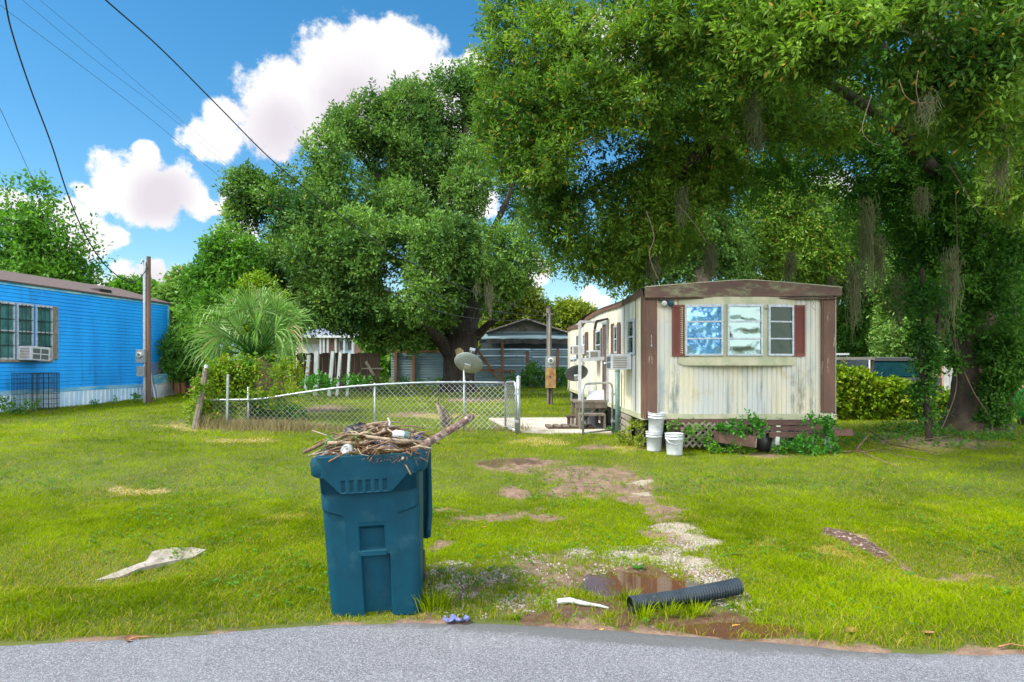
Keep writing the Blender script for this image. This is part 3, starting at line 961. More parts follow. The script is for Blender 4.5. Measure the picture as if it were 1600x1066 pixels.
# house number on the left post
tcu = bpy.data.curves.new('num', 'FONT')
for ch, py in (('1', 526.5), ('1', 531.5), ('1', 536), ('4', 540.5)):
    pass
tcu.body = '1\n1\n1\n4'; tcu.size = .075; tcu.space_line = .72; tcu.extrude = .002; tcu.align_x = 'CENTER'
to = bpy.data.objects.new('num', tcu); COL.objects.link(to)
bpy.context.view_layer.update()
nm = bpy.data.meshes.new_from_object(to.evaluated_get(bpy.context.evaluated_depsgraph_get()))
bpy.data.objects.remove(to); bpy.data.curves.remove(tcu)
nm.name = 'house_number'; nm.materials.clear(); nm.materials.append(M['white_frame'])
no = link(bpy.data.objects.new('house_number', nm), home); no.location = (fu(1017), -.049, fz(528)); no.rotation_euler = (R(90), 0, 0)
# loose wire under the beam on the right
b = MB(); b.tube([(fu(1269), -.06, fz(466)), (fu(1271), -.08, fz(475)), (fu(1268), -.07, fz(480)), (fu(1274), -.08, fz(485))], .004, 5); b.build('loose_wire', M['vine_stem'], home)

# left wall: windows, shutters, door, trim
def side_window(pa, pb, ya_, yb_, gl, rows_=2):
    va, vb = sv(pb), sv(pa); pm_ = (pa + pb) / 2
    return window(home, (-.004, vb), (0, -1), (-1, 0), vb - va, sz(pm_, yb_), sz(pm_, ya_), rows_, 1, M['white_frame'], M[gl], .04, .03)


def side_shutter(pa, pb, ya_, yb_):
    va, vb = sv(pb), sv(pa); pm_ = (pa + pb) / 2
    shutter(home, (-.012, vb), (0, -1), (-1, 0), vb - va, sz(pm_, yb_), sz(pm_, ya_), M['wood_brown'])


side_window(982, 992, 499, 554, 'glass_dark')
side_window(961, 966, 508, 552, 'glass_dark'); side_shutter(956.5, 960.5, 506, 555); side_shutter(966.5, 970, 504, 555)
side_window(932, 940, 516, 562, 'glass_dark', 2); side_shutter(929, 931.8, 515, 560); side_shutter(940.5, 944, 512, 562)
side_window(912, 915, 522, 540, 'glass', 1); side_shutter(915.5, 919.5, 519, 556)
b = MB(); b.box(-.02, -.004, sv(903.5), sv(901), sz(902, 560), sz(902, 525)); b.build('dark_panel', M['ac_dark'], home)
# doorway with its brown door and frame
va, vb = sv(950.5), sv(944.5)
b = MB(); b.box(-.03, -.004, va, vb, sz(947, 625), sz(947, 508)); dr = b.build('door', M['slat_brown'], home)
b = MB(); b.box(-.05, -.004, va - .06, va, sz(947, 625), sz(947, 500)); b.box(-.05, -.004, vb, vb + .06, sz(947, 625), sz(947, 500)); b.box(-.05, -.004, va, vb, sz(947, 508), sz(947, 503)); b.build('door_frame', M['galv'], dr)
b = MB(); b.blob((-.06, va + .1, 1.7), .035); b.build('handle', M['galv'], dr)
b = MB(); b.beam((-.03, sv(952), sz(950, 499)), (-.30, sv(952), sz(950, 503)), .10, .05); b.beam((-.3, sv(952), sz(950, 503)), (-.34, sv(952), sz(950, 515)), .08, .05); b.build('porch_light', M['black'], home)
# white square pipe frame standing out from the door (old awning frame)
b = MB(); q = sv(946); xo = -.62
b.beam((-.02, q, sz(948, 503)), (xo, q, sz(948, 502)), .06, .06); b.beam((xo, q, sz(948, 502)), (xo, q, .62), .07, .07)
b.beam((-.02, q, sz(948, 560)), (xo, q, sz(948, 563)), .05, .09); b.build('awning_frame', M['white_pl'], home)
# wheel at the rear and boards of skirting
wv = sv(891)
b = MB(); b.tube([(.05, wv, .55), (.28, wv, .55)], .36, 18); wh = b.build('wheel', M['black'], home)
b = MB(); b.tube([(.03, wv, .55), (.06, wv, .55)], .2, 14); b.build('rim', M['galv'], wh)
b = MB()
for k in range(4):
    b.box(-.0, .02, sv(985), sv(966), zb - .22 - .13 * k, zb - .12 - .13 * k)
    b.beam((-.01, sv(984), zb - .2 - .14 * k), (-.01, sv(968), zb - .15 - .14 * k), .02, .08)
b.build('skirting_board', M['lattice'], home)
b = MB(); b.box(.15, HW - .1, .5, .55, .0, zb); b.box(.10, .14, .5, HL, .0, zb); b.build('underfloor_screen', M['black'], home)
for u, v in ((.7, .45), (1.9, .5), (fu(1228), .22), (HW - .35, .5)):
    b = MB(); b.box(u - .16, u + .16, v, v + .2, .0, zb - .02); b.build('block_pier', M['concrete'], home)
# front skirting: brown boards
for (pa, pb, ya_, yb_, dy) in ((1040, 1196, 654.5, 664, -.03), (1196, 1306, 656.5, 664.5, -.045), (1050, 1190, 667, 671, -.02)):
    b = MB(); b.box(fu(pa), fu(pb), dy - .025, dy, fz(yb_), fz(ya_)); b.build('skirting_board', M['slat_brown'], home)


def home_pt(u, y, z):
    return home_mat @ Vector((u, y, z))


home_mat = Matrix.Translation((t0.x, t0.y, 0)) @ Matrix.Rotation(TH, 4, 'Z')


def ac_unit(mat4, w, h, d, label, grille_side, group='window air conditioners', cells=(2, 2)):
    """air conditioner: origin at wall, x along wall, y outwards, z up"""
    t = thing('air_conditioner', label, 'air conditioner', group=group)
    t.matrix_world = mat4
    b = MB(); b.box(-w / 2, w / 2, -.02, d, 0, h); b.build('casing', M['white_pl'], t, bevel=.012)
    b = MB(); n = cells[0]
    for i in range(n):
        for j in range(cells[1]):
            x0 = -w / 2 + w * (.10 + .84 * i / n); z_ = h * (.1 + .82 * j / cells[1]); b.box(x0, x0 + w * .36, d - .01, d + .006, z_, z_ + h * .33)
    b.build('vent_grille', M['ac_dark'], t)
    for s_ in (-1, 1):
        b = MB()
        for j in range(7):
            z_ = h * (.12 + .11 * j); b.box(s_ * (w / 2 + .001) - .004, s_ * (w / 2 + .001) + .004, d * .2, d * .9, z_, z_ + h * .05)
        b.build('side_louvre', M['ac_fin'], t)
    return t


def wall_frame(o, out, along):
    return Matrix(((along[0], out[0], 0, o[0]), (along[1], out[1], 0, o[1]), (0, 0, 1, o[2]), (0, 0, 0, 1)))


outv = home_mat.to_3x3() @ Vector((-1, 0, 0)); alv = home_mat.to_3x3() @ Vector((0, -1, 0))
for (px, ytop, ybot, lab, d) in ((983.5, 553.5, 577.5, 'white window air conditioner nearest the front corner of the cream mobile home', .38),
                              (936, 548, 563, 'small white air conditioner in the middle side window behind the awning frame', .26),
                              (912, 540, 554, 'white air conditioner in the rear side window of the cream mobile home', .34)):
    v = sv(px); z_ = sz(px, ybot)
    ac_unit(wall_frame(home_mat @ Vector((-.03, v, z_)), outv, alv), .56, sz(px, ytop) - z_, d, lab, 0)

# ------------------------------------------------------------------ blue mobile home
BD = 18.9; BTH = -math.atan(.1106)
bo = Vector((-800 / FPX * BD, BD, 0))
blue = thing('mobile_home', 'blue lap-sided mobile home with white ribbed skirting at the left edge', 'mobile home', tuple(bo), BTH)
bmat = Matrix.Translation(bo) @ Matrix.Rotation(BTH, 4, 'Z')
bsec = math.sqrt(1 + .1106 ** 2)


def bl(px, py, off=0.0):          # picture point on the wall plane -> (v along wall, z)
    k = (px - 800) / FPX
    s_ = (k * BD - bo.x - off) / (.1106 - k)
    return s_ * bsec, CAMH - (py - HOR) * (BD + s_) / FPX


def bz(py0): return CAMH - (py0 - HOR) * BD / FPX   # heights from the picture's left edge


BV1 = bl(263, 500)[0]
z_top = bz(443); z_sk = bz(612); V0 = -7.0
b = MB(); n = 27
for i in range(n):                # lap siding, each board a little proud at its foot
    za = z_sk + (z_top - z_sk) * i / n; zc = z_sk + (z_top - z_sk) * (i + 1) / n
    b._a([(.022, V0, za), (.022, BV1, za), (0, BV1, zc), (0, V0, zc)], [(0, 1, 2, 3)])
    b._a([(.022, V0, za), (0, V0, za), (0, BV1, za), (.022, BV1, za)], [(0, 1, 2, 3)])
b.build('wall', M['blue'], blue)
b = MB(); b.box(-4.2, -.01, V0, BV1 - .01, z_sk - .05, z_top); b.build('body_shell', M['blue'], blue)
b = MB(); b.box(0, .035, BV1 - .06, BV1 + .012, z_sk, z_top); b.build('corner_trim', M['blue_faded'], blue)
b = MB(); b.box(0, .04, V0, BV1 + .01, z_top - .02, z_top + .10); b.build('fascia', M['blue_faded'], blue)
b = MB(); b.box(0, .035, V0, BV1 + .01, z_sk - .10, z_sk + .02); b.build('base_trim', M['blue_faded'], blue)
b = MB()
b._a([(.10, V0, z_top + .06), (.10, BV1 + .1, z_top + .06), (-2.1, BV1 + .1, z_top + .66), (-2.1, V0, z_top + .66), (-4.3, V0, z_top + .06), (-4.3, BV1 + .1, z_top + .06),
      (.10, V0, z_top + .10), (.10, BV1 + .1, z_top + .10), (-2.1, BV1 + .1, z_top + .70), (-2.1, V0, z_top + .70), (-4.3, V0, z_top + .10), (-4.3, BV1 + .1, z_top + .10)],
     [(6, 7, 8, 9), (9, 8, 11, 10), (0, 6, 9, 3), (1, 2, 8, 7), (0, 1, 7, 6), (2, 5, 11, 8)])
rf = b.build('roof', M['shingle'], blue)
vv, _ = bl(178, 455); b = MB()
b.box(-.9, -.35, vv - .25, vv + .35, z_top + .2, z_top + .33); b.build('roof_vent', M['black'], rf)
b = MB(); ribbed(b, V0, BV1, .05, z_sk - .09, 0, .20, -.02, lambda v, o, z: (.012 - o * 1.0, v, z)); b.build('skirting', M['skirt_white'], blue)
# three part window behind security bars
wz0, wz1 = bz(563), bz(470.5)
for (pa, pb, k) in ((-30, 20, 0), (23.5, 49, 1), (53, 79, 2)):
    va, vb = bl(pa, 520)[0], bl(pb, 520)[0]
    w_ = window(blue, (.03, va), (0, 1), (1, 0), vb - va, wz0 + .02, wz1, 2, 1, M['white_frame'], M['teal_pane'], .05, .04)
    b = MB(); nb_ = 4
    for i in range(1, nb_): 
        y = va + (vb - va) * i / nb_; b.tube([(.09, y, wz0 + .05), (.09, y, wz1 - .04)], .011, 5)
    for z in (.28, .5, .73, .97):
        zz = wz0 + (wz1 - wz0) * z - .04; b.tube([(.09, va + .03, zz), (.09, vb - .03, zz)], .011, 5)
    b.build('security_bar', M['wire_black'], w_)
va, vb = bl(80.5, 520)[0], bl(88.5, 520)[0]
shutter(blue, (.024, va), (0, 1), (1, 0), vb - va, wz0 + .03, wz1, M['lattice'])
b = MB(); b.box(.02, .08, bl(-30, 520)[0], bl(80, 520)[0], wz0 - .05, wz0 + .02); b.build('window_sill', M['lattice'], blue)
v, _ = bl(40, 548); out3 = bmat.to_3x3() @ Vector((1, 0, 0)); al3 = bmat.to_3x3() @ Vector((0, 1, 0))
tt = ac_unit(wall_frame(bmat @ Vector((.05, v, bz(563.5))), out3, al3) @ Matrix.Rotation(R(3), 4, 'Y'), .72, .40, .42, 'white window air conditioner leaning out of the barred blue home window', 0)

# wire dog crate beside the blue home
c0 = bl(0, 600)[0]; c1 = bl(46, 600)[0]
cp = bmat @ Vector((.35, c0, 0)); cz = z0(cp.x, cp.y)
dc = thing('wire_crate', 'black wire dog crate beside the blue mobile home', 'crate', (cp.x, cp.y, cz), BTH)
b = MB(); L = c1 - c0; H = 1.05; W = .6
def wires(b, a, u, v_, nu, nv, r):
    a, u, v_ = Vector(a), Vector(u), Vector(v_)
    for i in range(nu + 1): b.tube([a + u * i / nu, a + u * i / nu + v_], r, 4, False)
    for j in range(nv + 1): b.tube([a + v_ * j / nv, a + v_ * j / nv + u], r, 4, False)
b2 = MB()
wires(b, (W, 0, .02), (0, L, 0), (0, 0, H), 26, 7, .006); b.build('front_panel', M['wire_black'], dc)
wires(b2, (0, 0, .02), (0, L, 0), (0, 0, H), 20, 7, .006); wires(b2, (0, L, .02), (W, 0, 0), (0, 0, H), 7, 7, .006); b2.build('back_panel', M['wire_black'], dc)
b = MB(); wires(b, (0, 0, H), (0, L, 0), (W, 0, 0), 14, 6, .006); b.build('top_panel', M['wire_black'], dc)

# boards and grille leaning on the blue wall
va, vb = bl(241, 600)[0], bl(262, 600)[0]
p = bmat @ Vector((0, va, 0)); zg = z0(p.x + .6, p.y)
lb = thing('leaning_board', 'white board with blue upper part leaning on the blue mobile home', 'board', (p.x, p.y, zg), BTH)
A = [G(245, 623), G(272, 618), P(260, 584, 25.0), P(238, 587, 24.2)]
inv = (Matrix.Translation((p.x, p.y, zg)) @ Matrix.Rotation(BTH, 4, 'Z')).inverted()
A = [inv @ a for a in A]
def slab(b, q, th, n_=None):
    q = [Vector(a) for a in q]; nn = (q[1] - q[0]).cross(q[3] - q[0]).normalized() * th
    b._a([*q, *[a + nn for a in q]], [(0, 1, 2, 3), (7, 6, 5, 4), (0, 4, 5, 1), (1, 5, 6, 2), (2, 6, 7, 3), (3, 7, 4, 0)])
m1, m2 = A[0].lerp(A[3], .66), A[1].lerp(A[2], .66)
b = MB(); slab(b, [A[0], A[1], m2, m1], .03); b.build('lower_panel', M['board_white'], lb)
b = MB(); slab(b, [m1, m2, A[2], A[3]], .03); b.build('upper_panel', M['blue_faded'], lb)
b = MB(); q = [G(243, 624), P(235, 582, 24.6)]
lm = thing('leaning_plank', 'narrow white plank leaning behind the utility pole', 'plank', tuple(q[0]))
b.beam((0, 0, 0), q[1] - q[0], .12, .04); b.build('plank', M['white_pl'], lm)
q = [P(233, 586, 24.9), P(256, 584, 25.7), P(256, 566, 26.0), P(233, 568, 25.2)]
gl_ = thing('metal_grille', 'grey wire grille panel leaning on the blue wall behind the white board', 'grille', tuple(q[0]))
q = [a - q[0] for a in q]; b = MB(); b.beam(q[0], q[1], .03, .03); b.beam(q[1], q[2], .03, .03); b.beam(q[2], q[3], .03, .03); b.beam(q[3], q[0], .03, .03)
for i in range(1, 12): b.beam(q[0].lerp(q[1], i / 12), q[3].lerp(q[2], i / 12), .012, .012)
for i in range(1, 6): b.beam(q[0].lerp(q[3], i / 6), q[1].lerp(q[2], i / 6), .012, .012)
b.build('grille', M['grey_metal'], gl_)
# ------------------------------------------------------------------ utility poles and wires
def dpole(px, base, top, w, name_mat, name, label, cat, lean=0.0):
    p = G(px, base); H = CAMH - (top - HOR) * p.y / FPX - p.z
    t = thing(name, label, cat, tuple(p))
    b = MB(); b.tube([(0, 0, -.1), (lean * .5, 0, H * .5), (lean, 0, H)], [w / 2 * 1.05, w / 2, w / 2 * .92], 12); b.build('pole', M[name_mat], t)
    return t, p, H


def meter(parent, x, y, z, w, h, r, body='grey_metal'):
    b = MB(); b.box(x - w / 2, x + w / 2, y - .14, y, z, z + h); m = b.build('meter_box', M[body], parent, bevel=.008)
    b = MB(); b.tube([(x, y - .14, z + h * .62), (x, y - .22, z + h * .62), (x, y - .235, z + h * .62)], [r, r, r * .7], 16); b.build('meter_glass', M['lamp_glass'], m)
    b = MB(); b.tube([(x, y - .235, z + h * .62), (x, y - .24, z + h * .62)], r * .55, 12); b.build('dial', M['ac_dark'], m)
    return m


lp, lpp, lpH = dpole(232, 630, 401, .15, 'brown_pole', 'utility_pole', 'brown wooden utility pole with meter in front of the blue mobile home', 'utility pole')
s = FPX / lpp.y
b = MB(); b.tube([(-.11, -.05, -.05), (-.11, -.05, lpH * .82), (-.10, -.05, lpH * .96)], .05, 10); b.build('conduit', M['galv'], lp)
b = MB(); b.tube([(-.10, -.05, lpH * .95), (-.15, -.10, lpH * .975), (-.18, -.14, lpH * .95)], .035, 8); b.build('weatherhead', M['grey_metal'], lp)
meter(lp, -.17, -.08, CAMH - (567 - HOR) / s - lpp.z, .30, .44, .09)
b = MB(); b.box(-.30, -.04, -.20, -.08, CAMH - (588 - HOR) / s - lpp.z, CAMH - (572 - HOR) / s - lpp.z); b.build('breaker_box', M['grey_metal'], lp, bevel=.006)

rp, rpp, rpH = dpole(859, 633, 481, .19, 'grey_wood', 'utility_pole', 'weathered grey utility pole with meter left of the cream mobile home', 'utility pole', -.04)
s = FPX / rpp.y
zz = lambda py: CAMH - (py - HOR) / s - rpp.z
b = MB(); b.tube([(.06, -.12, 0), (.06, -.12, zz(600))], .045, 8); b.tube([(-.06, -.12, 0), (-.06, -.12, zz(600))], .035, 8); b.build('conduit', M['grey_wood'], rp)
b = MB(); b.tube([(-.02, -.12, zz(560)), (-.02, -.12, zz(492)), (-.10, -.16, zz(488))], .03, 8); b.build('service_mast', M['grey_metal'], rp)
meter(rp, 0.02, -.12, zz(574.5), .36, .40, .11)
b = MB(); b.box(-.16, .20, -.30, -.11, zz(606), zz(575)); rb_ = b.build('breaker_box', M['rust'], rp, bevel=.008)
b = MB(); b.blob((.0, -.31, zz(588)), .03); b.build('latch', M['black'], rb_)
b = MB(); b.blob((-.04, 0, rpH), .10, (1, 1, .6)); b.build('pole_cap', M['black'], rp)
b = MB(); b.beam((-.25, -.1, rpH - .28), (.12, -.1, rpH - .22), .05, .05); b.build('bracket', M['grey_wood'], rp)


def spline(pts, n=10):
    out = []
    P_ = [pts[0]] + list(pts) + [pts[-1]]
    for i in range(1, len(P_) - 2):
        a, b_, c, d = [Vector(q) for q in P_[i - 1:i + 3]]
        for k in range(n):
            t_ = k / n
            out.append(.5 * ((2 * b_) + (c - a) * t_ + (2 * a - 5 * b_ + 4 * c - d) * t_ ** 2 + (3 * b_ - a - 3 * c + d) * t_ ** 3))
    out.append(Vector(pts[-1]))
    return out


def cable(pp, r, label, d0, d1, ends=(1, 1)):
    pts = [P(px, py, d0 + (d1 - d0) * (i / (len(pp) - 1))) for i, (px, py) in enumerate(pp)]
    pts = spline(pts, 8)
    o = pts[0].copy(); b = MB(); b.tube([p - o for p in pts], r, 6)
    c = b.build('power_line', M['wire_black'], None, True); c.location = o
    tag(c, label, 'cable', 'overhead cables')


cable([(-12, -160), (8, 0), (22, 62), (48, 140), (80, 225), (108, 310), (140, 380), (170, 420), (200, 440), (216, 437), (231, 418)], .016,
      'thick black overhead cable sagging down to the pole by the blue home', 12, lpp.y - .1)
cable([(60, -95), (165, 0), (250, 75), (335, 160), (430, 255), (520, 328), (610, 392), (700, 440), (780, 470), (856, 490)], .013,
      'long black cable crossing the big cloud down to the grey pole', 9, rpp.y - .1)
cable([(-20, -15), (0, 8), (120, 98), (240, 190), (360, 290), (470, 375), (600, 450)], .010, 'lowest of the three thin cables crossing the sky at upper left', 26, 60)
cable([(10, -25), (35, 0), (150, 95), (260, 178), (370, 270), (480, 350)], .008, 'middle one of the three thin cables crossing the sky at upper left', 26, 60)
cable([(30, -30), (62, 0), (160, 82), (262, 170), (380, 268), (500, 360)], .008, 'uppermost of the three thin cables crossing the sky at upper left', 26, 60)
cable([(-30, 110), (0, 170), (28, 230), (58, 292), (110, 380), (170, 452)], .012, 'short thin cable at the left edge running into the loose tree', 24, 50)
cable([(640, 440), (720, 476), (790, 489), (853, 494)], .012, 'upper of two cables in front of the oak reaching the grey pole', 24, rpp.y)
cable([(600, 452), (690, 488), (770, 500), (855, 500)], .012, 'lower of two cables in front of the oak reaching the grey pole', 24, rpp.y)

# ------------------------------------------------------------------ chain link fence
FY = 15.8
RAIL = [(322, 625), (400, 624), (450, 617), (520, 607), (585, 601.5), (660, 598), (725, 597.5), (788, 598)]
f0 = G(585, 672)
fence = thing('chain_link_fence', 'long galvanised chain link fence with a sagging top rail across the yard', 'fence', (0, FY, 0))
fl_ = lambda px, py: Vector(((px - 800) / FPX * FY, 0, CAMH - (py - HOR) * FY / FPX))
rl = spline([fl_(*q) for q in RAIL], 4)
b = MB(); b.tube(rl, .024, 8); b.build('top_rail', M['galv'], fence, True)
rx_ = [p.x for p in rl]; rz_ = [p.z for p in rl]
for px, base, topy in ((585, 672, 599), (725, 671, 588), (387, 672, 605)):
    x = fl_(px, 0).x; g = z0(x, FY)
    b = MB(); b.tube([(x, .03, g - .1), (x, .03, fl_(px, topy).z)], .026, 8); b.build('post', M['galv'], fence, True)
b = MB()
xa, xb = rx_[0] + .1, rx_[-1] + .05
sp = .125; k = xa - 1.5
def mesh_lines(b, xa, xb, rxs, rzs, gfn, sp, r, yfn=lambda x: 0.0, extra=.05):
    for sg in (1, -1):
        k = xa - 2.0
        while k < xb + 2.0:
            run = []
            for j in range(0, 27):
                zz_ = j * .055; x = k + sg * zz_ if sg > 0 else k + 2 * .65 - zz_
                z = gfn(x) + zz_ + .02
                ok = xa <= x <= xb and z <= np.interp(x, rxs, rzs) + extra
                if ok: run.append((x, yfn(x) + .006 * sg, z))
                if (not ok or j == 26) and len(run) > 1:
                    b.tube([run[0], run[-1]], r, 3, False); run = []
                elif not ok: run = []
            k += sp
mesh_lines(b, xa, xb, rx_, rz_, lambda x: z0(x, FY), sp, .0042)
b.build('wire_mesh', M['galv_wire'], fence)

# leaning corner post at the fence's left end, vines round it
p = G(303, 671); q = P(322, 577, FY + .2)
cpst = thing('fence_post', 'leaning grey timber post with vines at the left end of the chain link fence', 'post', tuple(p))
b = MB(); b.tube([(0, 0, -.1), (q - p) * .5 + Vector((.02, 0, 0)), q - p], [.075, .07, .065], 8, wob=.12); b.build('post', M['grey_wood'], cpst)
b = MB(); b.tube([q - p, (q - p) * 1.06], .05, 8); b.build('cap', M['galv'], cpst)
for px, base, topy, lab, w in ((335, 655, 573, 'short white painted post behind the leaning corner post', .08), (354, 668, 585, 'pale metal post standing among the vines left of the palm', .06)):
    p = G(px, base); tp = thing('post', lab, 'post', tuple(p)); b = MB(); b.tube([(0, 0, -.1), (.03, 0, CAMH - (topy - HOR) * p.y / FPX - p.z)], w / 2, 8); b.build('shaft', M['galv'], tp)

# gate posts, gate leaf ajar, right gate with arched tube
def tubepost(px, base, topy, r, mat, name, label, cat='post'):
    p = G(px, base); h = CAMH - (topy - HOR) * p.y / FPX - p.z
    t = thing(name, label, cat, tuple(p)); b = MB(); b.tube([(0, 0, -.1), (0, 0, h)], r, 10); b.build('shaft', M[mat], t, True)
    b = MB(); b.blob((0, 0, h), r * 1.15, (1, 1, .9)); b.build('cap', M[mat], t)
    return t, p, h
tubepost(810, 676, 590, .045, 'galv', 'gate_post', 'thick galvanised gate post with a round cap at the end of the chain link fence')
tubepost(965, 683, 580, .050, 'green_paint', 'gate_post', 'green painted gate post against the side of the cream mobile home')


def gate(pa, ba, pb_, bb, ta, tb, name, label, meshed, skew=0.0):
    A_ = G(pa, ba); B_ = G(pb_, bb); t = thing(name, label, 'gate', tuple(A_))
    w = B_ - A_; hA = CAMH - (ta - HOR) * A_.y / FPX - A_.z; hB = CAMH - (tb - HOR) * B_.y / FPX - B_.z + w.z
    b = MB(); r = .13; u = w.copy(); u.z = 0; L = u.length; u.normalize()
    pts = [Vector((0, 0, .05)), Vector((0, 0, hA - r))] + [u * (r - r * math.cos(a)) + Vector((0, 0, hA - r + r * math.sin(a))) for a in (.5, 1.0, 1.57)]
    pts += [u * (L - r + r * math.sin(a)) + Vector((0, 0, hB - r + r * math.cos(a))) for a in (0, .5, 1.0, 1.57)] + [u * L + Vector((0, 0, .05 + w.z))]
    b.tube(pts, .024, 8); b.tube([Vector((0, 0, .10)), u * L + Vector((0, 0, .10 + w.z))], .02, 8)
    b.build('frame', M['galv'], t, True)
    b = MB(); n = 9
    hh = min(hA, hB) - .06
    for sg in (0, 1):
        k = -hh
        while k < L:
            a0, a1 = max(k, 0), min(k + hh, L)
            if a1 > a0 + .02:
                za, zc = (a0 - k), (a1 - k)
                if sg: za, zc = hh - za, hh - zc
                b.tube([u * a0 + Vector((0, 0, .1 + za * .95)), u * a1 + Vector((0, 0, .1 + zc * .95))], .0042, 3, False)
            k += .125
    if meshed: b.build('wire_mesh', M['galv_wire'], t)
    b = MB()
    for z in (.25, hB * .75): b.box(u.x * L - .03, u.x * L + .06, u.y * L - .03, u.y * L + .03, z, z + .05)
    b.build('hinge', M['galv'], t)
    return t


gate(790, 673, 806, 680, 597, 597, 'chain_link_gate', 'narrow chain link gate leaf swung open beside the thick gate post', True)
gate(911, 684, 957, 679, 600, 598, 'chain_link_gate', 'arched tube gate frame without mesh by the green gate post', False)

# ------------------------------------------------------------------ satellite dishes
def dish(px, base, cx, cy, rx_px, d, tilt, mat, label, roll=0, arm=True, az=0):
    p = G(px, base); t = thing('satellite_dish', label, 'satellite dish', tuple(p))
    c = P(cx, cy, p.y - .15) - p; s_ = p.y / FPX; r = rx_px * s_
    b = MB(); b.tube([(0, 0, -.1), (0, 0, c.z - .02)], .028, 8); b.tube([(0, 0, c.z - .04), c + Vector((0, .06, 0))], .03, 8); b.build('mast', M['galv'], t, True)
    rot = Matrix.Translation(c) @ Matrix.Rotation(R(roll), 4, 'Y') @ Matrix.Rotation(R(tilt), 4, 'X') @ Matrix.Rotation(R(az), 4, 'Y')
    b = MB(rot); prof = [(0.001, 0), (r * .35, .012), (r * .7, .05), (r, .105), (r * 1.01, .10), (r * .99, .088), (r * .68, .034), (r * .33, -.004), (.001, -.016)]
    b.lathe(prof, 32); b.build('reflector', M[mat], t, True)
    b = MB(rot); b.box(-.09, .09, -.09, .09, -.07, -.015); b.build('bracket', M['galv'], t)
    b = MB(rot); tip = Vector((0, -r * .2, .55)); b.tube([(0, -r * 1.0, .08), tip], .014, 6)
    b.box(tip.x - .08, tip.x + .08, tip.y - .04, tip.y + .04, tip.z - .04, tip.z + .06); b.build('receiver_arm', M['galv'], t)
    return t


dish(725, 650, 731, 571, 22.5, 18, -44, 'dish_grey', 'large pale grey satellite dish on a mast behind the middle of the fence', roll=14)
dish(905, 660, 902, 587.5, 18, 18, -44, 'dish_black', 'black satellite dish on a mast beside the steps of the cream mobile home', roll=-10)

# ------------------------------------------------------------------ wooden steps, stool, pallet, bucket by the door
vst = sv(944)
g_ = home_mat @ Vector((-.42, vst, 0)); gzz = z0(g_.x, g_.y)
st = thing('wooden_steps', 'weathered wooden landing and steps under the side door of the cream mobile home', 'steps', (g_.x, g_.y, gzz), TH)
b = MB(); b.box(-.36, .38, -.6, .5, .62, .67); b.build('deck_board', M['grey_wood'], st)
for x in (-.30, .30):
    for y in (-.5, .42):
        b = MB(); b.box(x - .04, x + .04, y - .04, y + .04, 0, .62); b.build('leg', M['grey_wood'], st)
b = MB(); b.beam((-.36, -.61, .56), (.38, -.61, .56), .03, .10); b.beam((-.3, -.6, .08), (.2, -.6, .6), .03, .05); b.build('brace', M['grey_wood'], st)
b = MB(); b.box(-.30, .30, -1.0, -.62, .36, .40); b.build('tread', M['grey_wood'], st)
b = MB(); b.box(-.30, -.26, -1.0, -.62, 0, .36); b.box(.26, .30, -1.0, -.62, 0, .36); b.build('riser', M['grey_wood'], st)
q = P(934, 612, g_.y - .2)
o = thing('open_book', 'white sheet standing on the wooden landing', 'sheet', (q.x, q.y, gzz + .68)); o.name = 'paper_sheet'
b = MB(); slab(b, [(-.28, 0, 0), (.25, 0, 0), (.28, .1, .26), (-.2, .1, .20)], .01); b.build('sheet', M['white_pl'], o)
# low stool
p = G(903, 668); t = thing('stool', 'low dark wooden stool on the concrete patio', 'stool', tuple(p))
b = MB(); b.box(-.28, .28, -.16, .16, .24, .29); b.build('seat', M['dark_wood'], t)
for x in (-.22, .22):
    for y in (-.12, .12): b = MB(); b.box(x - .03, x + .03, y - .025, y + .025, 0, .24); b.build('leg', M['dark_wood'], t)
# flat pallet
p = G(890, 671); t = thing('pallet', 'flat dark pallet lying on the concrete patio', 'pallet', (p.x, p.y, zt * 0 + max(z0(p.x, p.y), sl[0].z) + .02), R(4))
for i in range(6):
    b = MB(); b.box(-.55 + i * .19, -.55 + i * .19 + .12, -.3, .3, .06, .085); b.build('slat', M['grey_wood'], t)
for y in (-.27, 0, .27):
    b = MB(); b.box(-.55, .55, y - .02, y + .02, 0, .06); b.build('runner', M['dark_wood'], t)


def bucket(p, h, r, label, handle=True, group='white plastic buckets', tilt=0):
    t = thing('bucket', label, 'bucket', tuple(p), group=group, rot=(tilt, tilt * .5, 0))
    b = MB(); b.lathe([(.001, 0), (r * .86, 0), (r * .88, .02), (r * .97, h * .72), (r * 1.04, h * .73), (r * 1.04, h * .76), (r * .985, h * .77), (r, h * .86), (r * 1.06, h * .865), (r * 1.06, h * .90),
                       (r * 1.01, h * .91), (r * 1.02, h * .97), (r * 1.08, h * .975), (r * 1.08, h), (r * .98, h), (r * .95, h * .9), (r * .85, .03), (.001, .03)], 28)
    b.build('body', M['white_pl'], t, True)
    if handle:
        b = MB(); b.tube([(r * 1.06 * math.cos(a), -r * 1.12 * math.sin(a) * 1.0, h * .84 - .12 * math.sin(a)) for a in [math.pi * k / 12 for k in range(13)]], .004, 5); b.build('handle', M['galv'], t)
    return t


p = G(1022, 705); hb = .35
bucket(p, hb, .14, 'lower of the two stacked white buckets at the corner of the cream home', False)
bucket(p + Vector((.03, 0, hb - .02)), hb * 1.03, .143, 'upper of the two stacked white buckets at the corner of the cream home', False, tilt=.06)
p = G(1054, 711); bucket(p, .37, .148, 'single white bucket standing right of the stacked pair', True, tilt=-.02)
p = G(923, 668.5); bucket(p, .40, .17, 'white bucket with dark stripe standing on the patio by the wooden steps', False)

